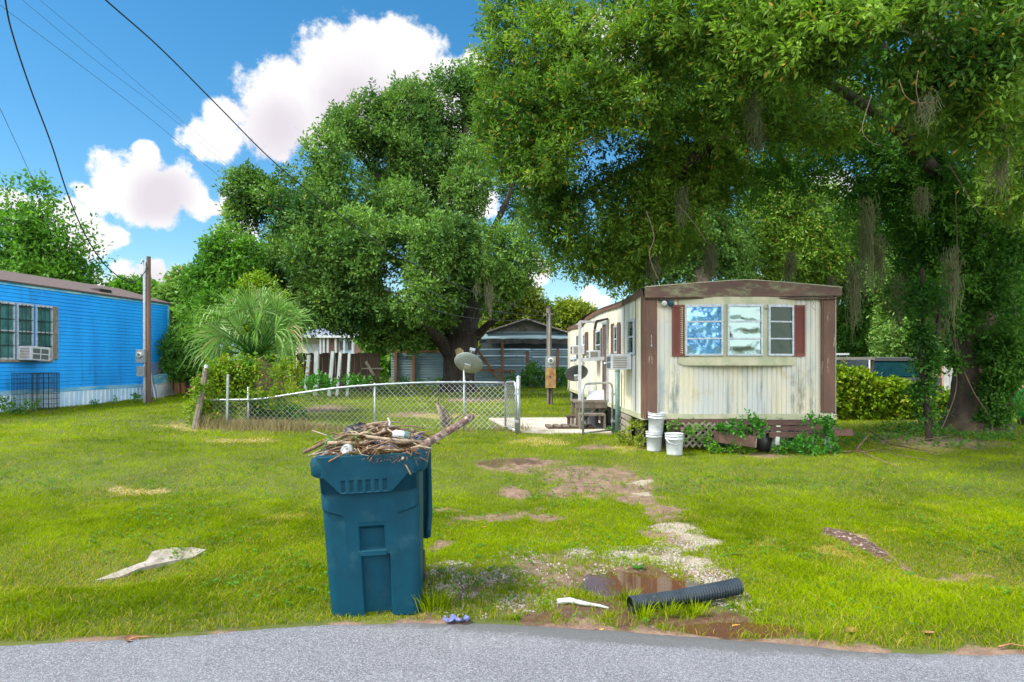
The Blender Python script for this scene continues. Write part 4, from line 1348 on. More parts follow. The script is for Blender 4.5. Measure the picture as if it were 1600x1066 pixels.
# ------------------------------------------------------------------ lattice, planter, bench in front of the cream home
def F(px, py, y): return Vector(((px - 1006) / PX * (1 + y / TD), y, CAMH - (py - HOR) * (TD + y) / FPX))
lat = thing('lattice_panel', 'broken diagonal wooden lattice panel leaning under the cream home behind the buckets', 'lattice', tuple(home_mat @ Vector((fu(1085), -.12, .15))), TH)
def clipline(px0, py0, dx, dy, box_):
    x0, x1, y0, y1 = box_; ta, tb = -1e9, 1e9
    for p_, d_, lo, hi in ((px0, dx, x0, x1), (py0, dy, y0, y1)):
        a, c = (lo - p_) / d_, (hi - p_) / d_; ta = max(ta, min(a, c)); tb = min(tb, max(a, c))
    return (ta, tb) if tb > ta else None
for (bx, sgs) in (((1062, 1116, 661, 699), (1, -1)), ((1130, 1150, 659, 672), (1, -1))):
    for sg in sgs:
        k = bx[0] - 60
        b = MB()
        while k < bx[1] + 60:
            r_ = clipline(k, bx[2], 1 * sg, 1.0, bx)
            if r_:
                w0 = F(k + sg * r_[0], bx[2] + r_[0], -.12 + .01 * sg) - Vector((fu(1085), -.12, .15)); w1 = F(k + sg * r_[1], bx[2] + r_[1], -.12 + .01 * sg) - Vector((fu(1085), -.12, .15))
                if (w1 - w0).length > .05: b.beam(w0, w1, .008, .036, up=(0, 1, 0)) if False else b.beam(w0, w1, .036, .008, up=(0, 1, 0))
            k += 10.5
        b.build('slats', M['lattice'], lat).name = 'lattice_strips'
# planter box, its right end dropped
pb0 = home_mat @ Vector((fu(1147), -.38, z0(*(home_mat @ Vector((fu(1147), -.38, 0))).xy)))
pl = thing('planter_box', 'tilted brown wooden planter box with peeling paint and green plants', 'planter', tuple(pb0), TH)
def L_(px, py, y): return F(px, py, y) - Vector((fu(1147), -.38, pb0.z))
b = MB(); y0_, y1_ = -.52, -.20
c4 = [L_(1115, 676, y0_), L_(1172, 683, y0_), L_(1170, 700, y0_), L_(1115, 692, y0_)]
slab(b, c4, -.02); c4b = [c + Vector((0, .30, 0)) for c in c4]; slab(b, c4b, .02)
b.face(c4[0], c4[3], c4b[3], c4b[0]); b.build('side_board', M['slat_brown'], pl)
b = MB(); b._a([c4[2], c4[1], c4b[1], c4b[2], *[v + Vector((.03, 0, 0)) for v in (c4[2], c4[1], c4b[1], c4b[2])]], [(0, 1, 2, 3), (4, 5, 6, 7), (0, 1, 5, 4), (1, 2, 6, 5), (2, 3, 7, 6)]); b.build('end_board', M['lattice'], pl)
b = MB(); b.face(*[c * 1.0 + Vector((0, 0, -.03)) for c in (c4[0], c4[1], c4b[1], c4b[0])]); b.build('soil', M['soil'], pl)
b = MB(); b.beam(L_(1171, 656, y0_ + .05), L_(1171, 700, y0_ + .05), .06, .05); b.build('stake', M['brown_pole'], pl)
# bench
bg0 = home_mat @ Vector((fu(1250), -.30, 0)); bgz = z0(bg0.x, bg0.y)
be = thing('wooden_bench', 'old brown slatted bench with white legs below the cream home wall', 'bench', (bg0.x, bg0.y, bgz), TH)
def B_(px, py, y): return F(px, py, y) - Vector((fu(1250), -.30, bgz))
for (pa, pb_, pya, pyb, y, w) in ((1192, 1307, 670, 670, -.16, .075), (1196, 1303, 680, 680, -.38, .09), (1192, 1298, 677, 677, -.28, .03)):
    b = MB(); b.beam(B_(pa, pya, y), B_(pb_, pyb, y), .03, w); b.build('slat', M['slat_brown'], be)
b = MB(); b._a([B_(1196, 678, -.40), B_(1300, 678, -.40), B_(1303, 675.5, -.1), B_(1192, 675.5, -.1)], [(0, 1, 2, 3)]); b.build('seat', M['slat_brown'], be)
b = MB(); b.beam(B_(1298, 677, -.30), B_(1328, 676.5, -.30), .14, .10); b.build('arm_board', M['slat_brown'], be)
for px in (1209, 1291):
    for y in (-.38, -.12):
        b = MB(); b.beam(B_(px, 683, y), B_(px - (2 if px < 1250 else 0), 712 if px < 1250 else 706, y), .07, .05, up=(0, 1, 0)); b.build('leg', M['white_wood'], be)
b = MB()
for py in (665.5, 674.5): b.box(B_(1207, py, -.2).x, B_(1213, py, -.2).x, -.03, -.015, B_(1207, py, -.2).z - .012, B_(1207, py, -.2).z + .012)
b.build('bracket', M['white_wood'], be)

# black bag under the bench end
p = G(1196, 708); o = thing('black_bag', 'black crumpled bag between the planter box and the bench leg', 'bag', tuple(p)); b = MB()
b.blob((0, .1, .2), .16, (.85, 1, 1.5), 9, .18); b.build('bag', M['black'], o, True)

# ------------------------------------------------------------------ wheeled bin
BINP = G(586, 969)
bin_ = thing('wheeled_bin', 'large blue wheeled bin heaped with sticks at the road edge', 'bin', tuple(BINP), rot=(0, R(-2.6), R(5.0)))
SC = BINP.y / FPX
bh = 1.125                       # body height to the rim


def bin_front(x, z):
    """inward depth of the moulded front at x (from centre) and height z"""
    d = 0.0
    # collar flap with slanted sides
    px = 577 + x / SC * 1.0; py = 965 - z / SC
    def inside(px, py):
        if py < 739: return True
        if py > 765: return False
        t_ = (py - 739) / 26
        return 510 + 24 * t_ < px < 638 - 25 * t_
    if inside(px, py): 
        d -= .053
        for k in range(6):
            rx0 = 536 + k * 12.6
            if rx0 < px < rx0 + 6.5 and 744 < py < 762.0: d += .018
    # shoulders: sides step inward under slanting lips
    for (xa, xb, sgn) in ((497, 536, 1), (661, 617, -1)):
        t_ = (px - xa) / (xb - xa)
        if 0 <= t_ <= 1:
            lip = 789 + 13 * t_
            if py > lip: d += .030 * (1 - t_) ** .5 * max(0, 1 - (py - lip) / 95)
    # grab bar pocket and lower channel
    if 558 < px < 597 and 819 < py < 857: d += .055 * min(1, (py - 819) / 6, (px - 558) / 2.0, (597 - px) / 2.0)
    if 556 < px < 600 and 857 <= py < 866: d -= .004
    if 559 < px < 604 and 866 <= py: d += .050 * min(1, (px - 559) / 3.0, (604 - px) / 3.0)
    if 557 < px < 600 and py < 866 and py >= 814: d += .004
    return d


def bin_ring(z, nf=150, ns=26):
    t_ = z / bh
    hw = (.305 + .040 * t_); y0_ = .05 - .05 * t_; y1_ = .60 + .16 * t_; rc = .065
    pts = []
    for i in range(nf + 1):
        q = -1 + 2 * i / nf; x = q * hw
        e = max(0, abs(x) - (hw - rc)); yb = y0_ + (rc - math.sqrt(max(0, rc * rc - e * e)))
        pts.append((x, yb + bin_front(x, z), z))
    def arc(cx, cy, a0, a1, n):
        return [(cx + rc * math.cos(a0 + (a1 - a0) * k / n), cy + rc * math.sin(a0 + (a1 - a0) * k / n), z) for k in range(1, n + 1)]
    yl = y0_ + rc
    for k in range(1, ns): pts.append((hw, yl + (y1_ - rc - yl) * k / ns, z))
    pts += arc(hw - rc, y1_ - rc, 0, math.pi / 2, 6)
    for k in range(1, ns): pts.append((hw - rc - 2 * (hw - rc) * k / ns, y1_, z))
    pts += arc(-hw + rc, y1_ - rc, math.pi / 2, math.pi, 6)
    for k in range(1, ns): pts.append((-hw, y1_ - rc - (y1_ - rc - yl) * k / ns, z))
    return pts


b = MB(); nz = 190; rings = [bin_ring(.0 + bh * k / nz) for k in range(nz + 1)]
n_ = len(rings[0]); vs = [p for r_ in rings for p in r_]
fs = [(j * n_ + i, j * n_ + (i + 1) % n_, (j + 1) * n_ + (i + 1) % n_, (j + 1) * n_ + i) for j in range(nz) for i in range(n_)]
inner = [(x * .96, .37 + (y - .37) * .95, z) for x, y, z in rings[-1]]; low = [(x * .94, .37 + (y - .37) * .93, bh - .25) for x, y, z in rings[-1]]
vs += inner + low; b0 = (nz + 1) * n_
fs += [(b0 - n_ + i, b0 - n_ + (i + 1) % n_, b0 + (i + 1) % n_, b0 + i) for i in range(n_)] + [(b0 + i, b0 + (i + 1) % n_, b0 + n_ + (i + 1) % n_, b0 + n_ + i) for i in range(n_)]
fs += [tuple(b0 + n_ + i for i in range(n_)), tuple(range(n_ - 1, -1, -1))]
b._a(vs, fs); bb = b.build('body', M['bin'], bin_, True)
# rolled rim
def rrect(hw, y0_, y1_, rc, n=8):
    out = []
    for cx, cy, a0 in ((hw - rc, y0_ + rc, -math.pi / 2), (hw - rc, y1_ - rc, 0), (-hw + rc, y1_ - rc, math.pi / 2), (-hw + rc, y0_ + rc, math.pi)):
        for k in range(n + 1):
            a = a0 + math.pi / 2 * k / n; out.append((cx + rc * math.cos(a), cy + rc * math.sin(a)))
    return out
b = MB(); prof = [(-.012, .985), (.030, .985), (.046, 1.0), (.050, 1.075), (.040, 1.105), (.018, 1.122), (-.004, 1.130), (-.020, 1.128), (-.024, 1.10)]
rr = [[(x, y, z) for x, y in rrect(.345 + o_, .0 - o_, .765 + o_, .075 + max(o_, -.02))] for o_, z in prof]
m_ = len(rr[0]); vs = [p for r_ in rr for p in r_]
b._a(vs, [(j * m_ + i, j * m_ + (i + 1) % m_, (j + 1) * m_ + (i + 1) % m_, (j + 1) * m_ + i) for j in range(len(rr) - 1) for i in range(m_)])
b.build('rim', M['bin'], bin_, True)
# open lid hanging down the back
def lidf(u, v):
    w = .372 * (1 - .05 * v - .22 * max(0, v - .78) ** 1.0); x = -w + 2 * w * u; z = 1.11 - .78 * v
    e = max(abs(2 * u - 1) - .9, 0) * .5
    y = .835 + .045 * math.sin(v * 3.0) + .03 * (1 - (2 * u - 1) ** 2) - e * .6
    return (x + .004, y, z)
b = MB(); b.grid(lidf, 24, 24); b.grid(lambda u, v: (lidf(u, v)[0], lidf(u, v)[1] + .035 * math.sin(math.pi * min(max(v, .001), .999)) ** .4 + .006, lidf(u, v)[2]), 24, 24)
b.tube([lidf(0, k / 12) for k in range(13)], .017, 6); b.tube([lidf(1, k / 12) for k in range(13)], .024, 6); b.tube([lidf(k / 12, 1) for k in range(13)], .014, 6)
ld = b.build('lid', M['bin'], bin_, True)
b = MB(); b.tube([(-.30, .80, 1.10), (.30, .80, 1.10)], .018, 8); b.build('handle', M['bin'], bin_, True)
b = MB(); b.tube([(-.30, .70, .13), (.30, .70, .13)], .012, 8); b.build('axle', M['galv'], bin_, True)
for x in (-.29, .29):
    b = MB(); b.tube([(x - .025, .70, .13), (x + .025, .70, .13)], .13, 22); b.build('wheel', M['black'], bin_)
b = MB(); b.beam((-.085, .03, .445), (.095, .03, .445), .018, .028); b.build('grab_bar', M['bin'], bin_)
binM = Matrix.Translation(BINP) @ (Matrix.Rotation(R(5.0), 4, 'Z') @ Matrix.Rotation(R(-2.6), 4, 'Y'))

# the heap in the bin
b = MB()
def heap(x, y):
    r = math.hypot(x / .36, (y - .38) / .42)
    return 1.095 + .15 * max(0, 1 - r ** 2.0) + .035 * (float(vnoise(x * 14, y * 14, 4)) - .5)
b.grid(lambda u, v: (-.335 + .67 * u, .02 + .73 * v, heap(-.335 + .67 * u, .02 + .73 * v) - .02), 30, 30)
hp = b.build('leaf_litter', M['soil'], None); hp.matrix_world = binM
tag(hp, 'brown rotting leaf litter filling the blue wheeled bin', 'leaf litter', kind='stuff')


def stick(pts, r0, r1, mat, label, group=None, name='stick', n=6, cat='stick', wob=.18, end=None):
    pts = [Vector(p) for p in pts]; o = pts[0].copy(); b = MB(); k = len(pts) - 1
    b.tube([p - o for p in pts], [r0 + (r1 - r0) * i / k for i in range(k + 1)], n, wob=wob)
    s_ = b.build(name, M[mat], None, True); s_.location = o; tag(s_, label, cat, group)
    return s_


rs = random.Random(5)
grp = 'thin sticks heaped in the blue bin'
for i in range(110):
    a = rs.gauss(0, .75) + (math.pi if rs.random() < .5 else 0)
    L = rs.uniform(.18, .52); cx = rs.uniform(-.25, .26); cy = rs.uniform(.0, .62)
    dirv = Vector((math.cos(a), math.sin(a) * .8, rs.gauss(0, .16)))
    c = Vector((cx, cy, heap(max(-.3, min(.3, cx)), cy) + rs.uniform(-.01, .055)))
    pts = []
    for k in range(6):
        t_ = k / 5 - .5; q = c + dirv * L * t_ + Vector((0, 0, -.12 * L * (2 * t_) ** 2)) + Vector((rs.gauss(0, .010), rs.gauss(0, .010), rs.gauss(0, .010)))
        pts.append(binM @ q)
    r0 = rs.choice((.004, .006, .008, .010))
    stick(pts, r0, r0 * .6, rs.choice(('stick', 'stick', 'stick_pale', 'log')), 'thin brown stick in the tangled heap on the blue bin', grp)
# twiggy litter: fine stalks, one mass
vs = []; tint = []
for i in range(2600):
    x = rs.uniform(-.33, .34); y = rs.uniform(-.01, .72); z = heap(max(-.3, min(.3, x)), y) + rs.uniform(-.02, .03); a = rs.random() * 6.28; L = rs.uniform(.02, .10)
    if rs.random() < .12: x = rs.uniform(.0, .33); y = -.02; z = 1.10 + rs.uniform(-.02, .04)
    d = Vector((math.cos(a), math.sin(a), rs.gauss(0, .25))) * L; w = Vector((-math.sin(a), math.cos(a), 0)) * rs.uniform(.0015, .008) ; c = Vector((x, y, z))
    up = Vector((0, 0, rs.uniform(0, .006)))
    for v in (c - d, c - w + up, c + d, c + w + up): vs.append(tuple(binM @ v))
    tint.append(rs.random())
M['litter'] = leafmat('litter', (.09, .045, .025), (.34, .20, .10), (.10, .22, .03), trans=.15, rough=.8)
o = fast_mesh('twig_litter', np.array(vs), 4, M['litter'], None, {'tint': tint}); tag(o, 'fine brown twigs and dead leaves spilling over the front rim of the bin', 'twig litter', kind='stuff')
BP = lambda px, py, d: P(px, py, d)
s_ = stick([BP(650, 704, 4.75), BP(668, 692, 4.85), BP(690, 680, 4.95), BP(712, 667, 5.05), BP(727, 657, 5.1), BP(738, 650, 5.15)], .029, .026, 'log', 'thick broken branch sticking out of the bin to the upper right', None, 'branch', 10, 'branch', .10)
d_ = (BP(738, 650, 5.15) - BP(727, 657, 5.1)).normalized(); b = MB(); e_ = BP(738, 650, 5.15) - s_.location; b.tube([e_ - d_ * .002, e_ + d_ * .004], .024, 10); b.build('broken_end', M['log_end'], s_)
stick([BP(474, 707, 4.75), BP(492, 699, 4.75), BP(512, 689, 4.8), BP(540, 680, 4.9)], .014, .012, 'stick', 'sawn stick jutting out over the left corner of the bin', None, 'branch', 8, 'branch', .08)
stick([BP(512, 693, 4.72), BP(535, 692, 4.72), BP(560, 693, 4.74), BP(580, 687, 4.76), BP(600, 686, 4.8)], .013, .009, 'stick_pale', 'long pale crooked stick lying across the left half of the heap', None, 'branch', 8, 'branch', .12)
stick([BP(572, 682, 4.74), BP(600, 686, 4.74), BP(630, 689, 4.76), BP(660, 690, 4.8)], .012, .010, 'stick_pale', 'smooth tan stick lying across the right half of the heap', None, 'branch', 8, 'branch', .1)
stick([BP(570, 707, 4.66), BP(595, 706, 4.66), BP(612, 703, 4.68)], .011, .013, 'leaf_brown', 'reddish split stick lying along the front rim of the bin', None, 'branch', 8, 'branch', .1)
s_ = stick([BP(598, 676, 5.0), BP(608, 668, 5.0), BP(609, 660, 5.0), BP(606, 653, 5.0)], .010, .005, 'white_pl', 'white forked twig standing up from the heap', None, 'branch', 6, 'branch', .1)
stick([BP(640, 682, 4.95), BP(655, 676, 4.95), BP(674, 673, 5.0)], .008, .003, 'stick_pale', 'short grey twig pointing right below the thick branch', None, 'branch', 6, 'branch', .1)
stick([BP(488, 673, 4.9), BP(500, 677, 4.85), BP(520, 684, 4.85)], .005, .006, 'stick_pale', 'pale thin twig at the upper left corner of the heap', None, 'branch', 6, 'branch', .1)
stick([BP(672, 700, 4.8), BP(669, 712, 4.8), BP(665, 727, 4.8)], .0035, .002, 'leaf_brown', 'dark twig dangling over the right side of the bin', None, 'branch', 5, 'branch', .1)
# things on the heap
o = thing('black_bag', 'black plastic bag crumpled on top of the stick heap', 'bag', tuple(BP(561, 680, 5.0))); b = MB(); b.blob((0, 0, .0), .11, (1.15, .9, .75), 12, .16); b.blob((.09, 0, -.02), .06, (1.2, .9, .8), 8, .2); b.build('bag', M['black'], o)
p = BP(540, 703, 4.66); o = thing('tin_can', 'shiny silver tin can lying in the heap at the front rim', 'can', tuple(p), rot=(R(62), R(12), R(-25)))
b = MB(); b.lathe([(.001, .0), (.040, 0), (.047, -.008), (.050, -.03), (.050, -.11), (.001, -.11)], 24); b.build('side', M['grey_metal'], o, True)
b = MB(); b.lathe([(.001, .004), (.026, .004), (.03, .008), (.034, .004)], 24); b.build('lid', M['grey_metal'], o, True)
p = BP(627, 680, 4.85); o = thing('bottle', 'small white plastic bottle with green label on the heap', 'bottle', tuple(p), rot=(R(80), R(10), R(-62)))
b = MB(); b.lathe([(.001, -.05), (.03, -.05), (.032, -.03), (.032, .045), (.02, .065), (.012, .07)], 18); b.build('body', M['white_pl'], o, True)
b = MB(); b.lathe([(.0335, -.045), (.0335, -.01)], 18); b.build('label_band', M['weed'] if False else M['green_paint'], o, True)


def rag(name, label, c, w, h, mat, seed, rot=(0, 0, 0), lift=.03):
    t = bpy.data.objects.new(name, None)
    b = MB(); b.grid(lambda u, v: ((u - .5) * w + .02 * math.sin(v * 9 + seed), (v - .5) * h + .015 * math.sin(u * 11 + seed), lift * (float(vnoise(u * 5, v * 5, seed)) ) + .01 * math.sin(u * 20) * v), 18, 12)
    b.grid(lambda u, v: ((u - .5) * w + .02 * math.sin(v * 9 + seed), (v - .5) * h + .015 * math.sin(u * 11 + seed), lift * (float(vnoise(u * 5, v * 5, seed))) + .01 * math.sin(u * 20) * v - .004), 18, 12)
    o = b.build(name, M[mat], None, True); o.location = c; o.rotation_euler = rot; tag(o, label, 'cloth'); return o


rag('rag', 'blue cloth scrap between the sticks at the right of the heap', BP(603, 698, 4.72), .13, .05, 'cloth', 3, (R(35), 0, R(8)))
rag('rag', 'grey and blue cloth behind the white bottle on the heap', BP(646, 684, 5.0), .12, .05, 'cloth', 5, (R(30), 0, R(-4)))
rag('rag', 'crumpled blue cloth lying at the edge of the road', G(713, 975, .014), .15, .07, 'cloth', 9, (0, 0, R(-6)), .035)
# green weed blades over the can
vs = []; tt_ = []
for i in range(14):
    a = BP(rs.uniform(503, 530), rs.uniform(690, 705), 4.72); c = BP(rs.uniform(510, 560), rs.uniform(678, 688), 4.74); e = c + Vector((rs.uniform(-.05, .10), 0, rs.uniform(-.06, .0))); w = Vector((.004, 0, .002))
    vs += [a - w, a + w, c + w, c - w, c - w, c + w, e + w * .2, e - w * .2]; tt_ += [rs.random() * .8] * 2
o = fast_mesh('weed', np.array([tuple(v) for v in vs]), 4, M['weed'], None, {'tint': tt_}); tag(o, 'green weed stalks lying on the left of the stick heap', 'weed')

# ------------------------------------------------------------------ ribbed drain pipe
pa, pb_ = G(985, 958, .060), G(1157, 938, .085)
dp = thing('drain_pipe', 'black corrugated plastic drain pipe lying by the puddle', 'pipe', tuple(pa))
def cl(t_): return (pb_ - pa) * t_ + Vector((0, .03 * math.sin(t_ * 3.1), .02 * t_ ** 3 - .012 * math.sin(t_ * 3.1)))
npt = 42 * 6 + 1; pts = [cl(i / (npt - 1)) for i in range(npt)]
rad = [.057 * (1 if (i % 6) in (1, 2, 3) else .86) * (1 - .06 * math.sin(i * .021)) for i in range(npt)]
b = MB(); b.tube(pts, rad, 22, False); b.build('corrugated_wall', M['pipe'], dp, False)
b = MB(); b.tube(pts, .046, 18, False); b.build('inner_wall', M['black'], dp)
# split white stick
stick([G(871, 944, .02), G(890, 944, .025), G(915, 948, .02), G(935, 950, .015), G(951, 952, .006)], .024, .007, 'white_wood', 'split white stick lying left of the drain pipe', None, 'stick', 6, 'stick', .25)
# twigs on the road
s_ = stick([G(836, 1012, .016), G(870, 1011, .016), G(900, 1004, .018), G(922, 998, .02), G(932, 990, .03)], .004, .006, 'stick', 'curved brown twig lying on the road with a yellow leaf', None, 'twig', 6, 'twig')
stick([G(710, 990, .014), G(730, 988, .018), G(748, 987, .018), G(775, 992, .014)], .003, .002, 'stick', 'thin faint twig lying on the road right of the blue cloth', None, 'twig', 5, 'twig')
stick([G(196, 1004, .012), G(215, 1000, .02), G(240, 999, .018)], .007, .004, 'leaf_brown', 'dark bark twig at the road edge left of the bin', None, 'twig', 5, 'twig')
stick([G(578, 997, .014), G(604, 992, .014)], .004, .003, 'stick', 'short brown twig on the road below the bin', None, 'twig', 5, 'twig')
stick([G(1295, 1062, .014), G(1314, 1060, .014)], .004, .003, 'leaf_brown', 'short dark twig on the road at the lower right', None, 'twig', 5, 'twig')
stick([G(1560, 1016, .02), G(1580, 1014, .03), G(1600, 1015, .02), G(1620, 1017, .02)], .006, .004, 'leaf_brown', 'brown stem at the road edge at the far right', None, 'twig', 5, 'twig')


def leaf(px, py, L, mat, rz, curl=.3, dz=.012):
    p = G(px, py, dz); b = MB()
    def f(u, v):
        t_ = u; w = .30 * L * math.sin(math.pi * min(max(t_, .02), .99) ** .8) * (v - .5) * 2
        return ((t_ - .5) * L, w, curl * L * ((2 * t_ - 1) ** 2 * .4 + (2 * v - 1) ** 2 * .35 * math.sin(math.pi * t_)))
    b.grid(f, 8, 4); o = b.build('fallen_leaf', M[mat], None, True); o.location = p; o.rotation_euler = (R(rs.uniform(-12, 22)), R(rs.uniform(-12, 12)), rz)
    return o


for (px, py, L, mt, lab) in ((936, 991, .085, 'leaf_fallen', 'yellow leaf at the end of the curved twig on the road'), (802, 968, .09, 'leaf_hedge', 'yellow green leaf at the road edge left of the white stick'),
        (1149, 870, .10, 'leaf_fallen', 'yellow leaf on the grass right of the white gravel'), (1150, 984, .085, 'leaf_fallen', 'yellow leaf in the mud below the drain pipe'),
        (1168, 990, .085, 'leaf_fallen', 'orange leaf in the mud just right of the yellow one'), (1329, 990, .11, 'leaf_brown', 'pale orange leaf on the grass verge at lower right'),
        (1452, 993, .09, 'leaf_brown', 'rust brown leaf on the far right grass verge'), (1160, 1034, .08, 'leaf_brown', 'curled brown leaf on the road at the lower right'),
        (844, 1018, .05, 'leaf_brown', 'small brown fleck of leaf on the road below the curved twig'), (167, 1026, .10, 'leaf_brown', 'tan leaf on the road at the lower left'),
        (205, 1003, .14, 'leaf_brown', 'long tan leaf at the road edge left of the bin'), (1582, 1058, .10, 'weed', 'green leaf on the road in the lower right corner'),
        (754, 827, .10, 'leaf_fallen', 'orange leaf on the dirt right of the bin'), (1142, 952, .09, 'weed', 'green leaf floating beside the drain pipe'),
        (997, 890, .13, 'weed', 'green leaf at the back edge of the puddle'), (1398, 832, .07, 'leaf_fallen', 'orange leaf on the grass right of the bark strip'),
        (1085, 930, .10, 'weed', 'green leaf on the water behind the drain pipe'), (664, 875, .06, 'leaf_fallen', 'yellow leaf beside the right side of the bin')):
    o = leaf(px, py, L, mt, rs.uniform(0, 6.28)); tag(o, lab, 'leaf', 'fallen leaves')

# concrete culvert end showing through the grass
cu = MB(); up = [(148, 910), (190, 893), (228, 883), (238, 868), (262, 859), (300, 858), (322, 862), (300, 874), (262, 884), (222, 893), (186, 905)]
tp = [G(a, c) for a, c in up]; zc = [p.z for p in tp]
n_ = len(tp); cu._a([(p.x, p.y, p.z + .018 + (.02 if i in (2, 3, 8, 9) else 0)) for i, p in enumerate(tp)] + [(p.x, p.y, p.z - .15) for p in tp], [tuple(range(n_)), *[(i, i + n_, (i + 1) % n_ + n_, (i + 1) % n_) for i in range(n_)]])
o = cu.build('culvert_slab', M['concrete_grey'], None); tag(o, 'broken concrete culvert end lying in the grass left of the bin', 'concrete slab')
# strip of bark and soil on the right verge
b = MB(); q0, q1 = G(1288, 828), G(1392, 884)
def barkf(u, v):
    c = q0.lerp(q1, u); w = .17 * math.sin(math.pi * min(max(u, .03), .98)) ** .5; x = c.x + (v - .5) * 2 * w; y = c.y + (v - .5) * .10
    return (x, y, z0(x, y) + .065 * math.sin(math.pi * v) ** .7 * math.sin(math.pi * min(max(u, .02), .99)) ** .4 + .03 * (float(vnoise(u * 30, v * 12, 7)) - .5) - .004)
b.grid(barkf, 60, 16); M['bark_strip'] = mk('bark_strip', (.10, .055, .04), (.06, .035, .028), 14, .95, c3=(.34, .29, .24), scale3=16, sc3=(1, 1, 1), lo3=.52, hi3=.66, bump=.9, bs=40, bd=.03)
o = b.build('bark_strip', M['bark_strip'], None, True); tag(o, 'rotting strip of bark and soil half buried in the right verge', 'bark')

# ------------------------------------------------------------------ back of the yard: tin fences, timber posts, shed, house, wooden fence
def tinfence(pa, pb_, ytop, ybot, d, label, posts, rails, extra=None):
    A_, B_ = P(pa, ybot, d), P(pb_, ybot, d); zb_ = z0(A_.x, d); t = thing('tin_fence', label, 'fence', (A_.x, d, zb_))
    L = B_.x - A_.x; H = CAMH - (ytop - HOR) * d / FPX - zb_; b = MB(); n = int(H / .09)
    for i in range(n):
        z1_, z2 = H * i / n, H * (i + 1) / n; b._a([(0, 0, z1_), (L, 0, z1_), (L, .03, (z1_ + z2) / 2), (0, .03, (z1_ + z2) / 2), (L, 0, z2), (0, 0, z2)], [(0, 1, 2, 3), (3, 2, 4, 5)])
    b.build('tin_sheet', M['tin'], t)
    s_ = d / FPX
    for px, yt, lean in posts:
        x = (px - pa) * s_; b = MB(); b.beam((x, -.07, -.05), (x + lean, -.07, CAMH - (yt - HOR) * s_ - zb_), .13, .10); b.build('post', M['orange_wood'], t)
    for xa_, xb_, ya_, yb_ in rails:
        b = MB(); b.beam(((xa_ - pa) * s_, -.09, CAMH - (ya_ - HOR) * s_ - zb_), ((xb_ - pa) * s_, -.09, CAMH - (yb_ - HOR) * s_ - zb_), .05, .11); b.build('rail', M['orange_wood'], t)
    return t, zb_, s_


DT = 38.0
tinfence(611, 697, 551, 597, DT, 'bluish corrugated tin fence with orange timber posts left of the oak trunk', [(618.5, 541, 0), (646.5, 543, 0), (696, 550, 0)], [(608, 694, 550, 549)])
t_, zb_, s_ = tinfence(741, 888, 545, 597, DT, 'grey tin fence with timber posts and white strips in front of the shed', [(785, 534, .0), (824, 549, 0), (871, 545, 0)], [(742, 778, 541, 592), (742, 806, 578, 580)])
b = MB()
for (xa_, xb_, ya_, yb_, w) in ((750, 829, 546, 546, .07), (742, 822, 556, 556, .06), (828, 828, 546, 562, .14), (820, 820, 557, 580, .16), (832, 888, 546, 546, .04), (832, 888, 558, 558, .05), (742, 888, 571, 572, .04), (830, 888, 583, 583, .04)):
    b.beam(((xa_ - 741) * s_, -.05, CAMH - (ya_ - HOR) * s_ - zb_), ((xb_ - 741) * s_, -.05, CAMH - (yb_ - HOR) * s_ - zb_), .02, w if ya_ == yb_ or abs(ya_ - yb_) < 2 else w, up=(0, 0, 1) if xa_ != xb_ else (0, 1, 0))
b.build('white_strip', M['tin'] if False else M['skirt_white'], t_)

DS = 41.0; s_ = DS / FPX; p0 = P(823, 600, DS); zb_ = z0(p0.x, DS)
sh = thing('shed', 'grey gabled shed behind the tin fence', 'shed', (p0.x, DS, zb_)); hz = lambda py: CAMH - (py - HOR) * s_ - zb_; hx = lambda px: (px - 823) * s_
b = MB(); b.box(hx(752), hx(886), 0, 6, 0, hz(533)); b.build('wall', M['tarp'], sh)
b = MB(); b.prism([(hx(764), hz(519)), (hx(880), hz(519)), (hx(822), hz(500))], -.1, 6)
for i in range(1, 22): x = hx(764) + (hx(880) - hx(764)) * i / 22; b.box(x - .02, x + .02, -.115, -.10, hz(519), hz(519) + (hz(500) - hz(519)) * (1 - abs(i / 11 - 1)) - .03)
b.build('gable', M['shed_grey'], sh)
b = MB(); b.beam((hx(759), -.3, hz(519) - .03), (hx(822), -.3, hz(499)), .9, .07, up=(0, 0, 1)); b.beam((hx(885), -.3, hz(519) - .03), (hx(822), -.3, hz(499)), .9, .07)
b.beam((hx(759), 3, hz(519)), (hx(822), 3, hz(499)), 6, .05); b.beam((hx(885), 3, hz(519)), (hx(822), 3, hz(499)), 6, .05); b.build('roof', M['concrete_grey'], sh)
b = MB(); b._a([(hx(762), -.1, hz(519)), (hx(882), -.1, hz(519)), (hx(887), -1.1, hz(531)), (hx(752), -1.1, hz(531))], [(0, 1, 2, 3)]); b.box(hx(762), hx(882), -.2, -.1, hz(521), hz(518.5))
b.build('lean_to_roof', M['tin'], sh)
b = MB(); b.grid(lambda u, v: (hx(750) + (hx(888) - hx(750)) * u, -1.15 + .1 * math.sin(u * 30), hz(530) - .25 * v - .12 * v * float(vnoise(u * 18, 1, 3))), 60, 2); b.build('torn_tarp_edge', M['black'], sh)

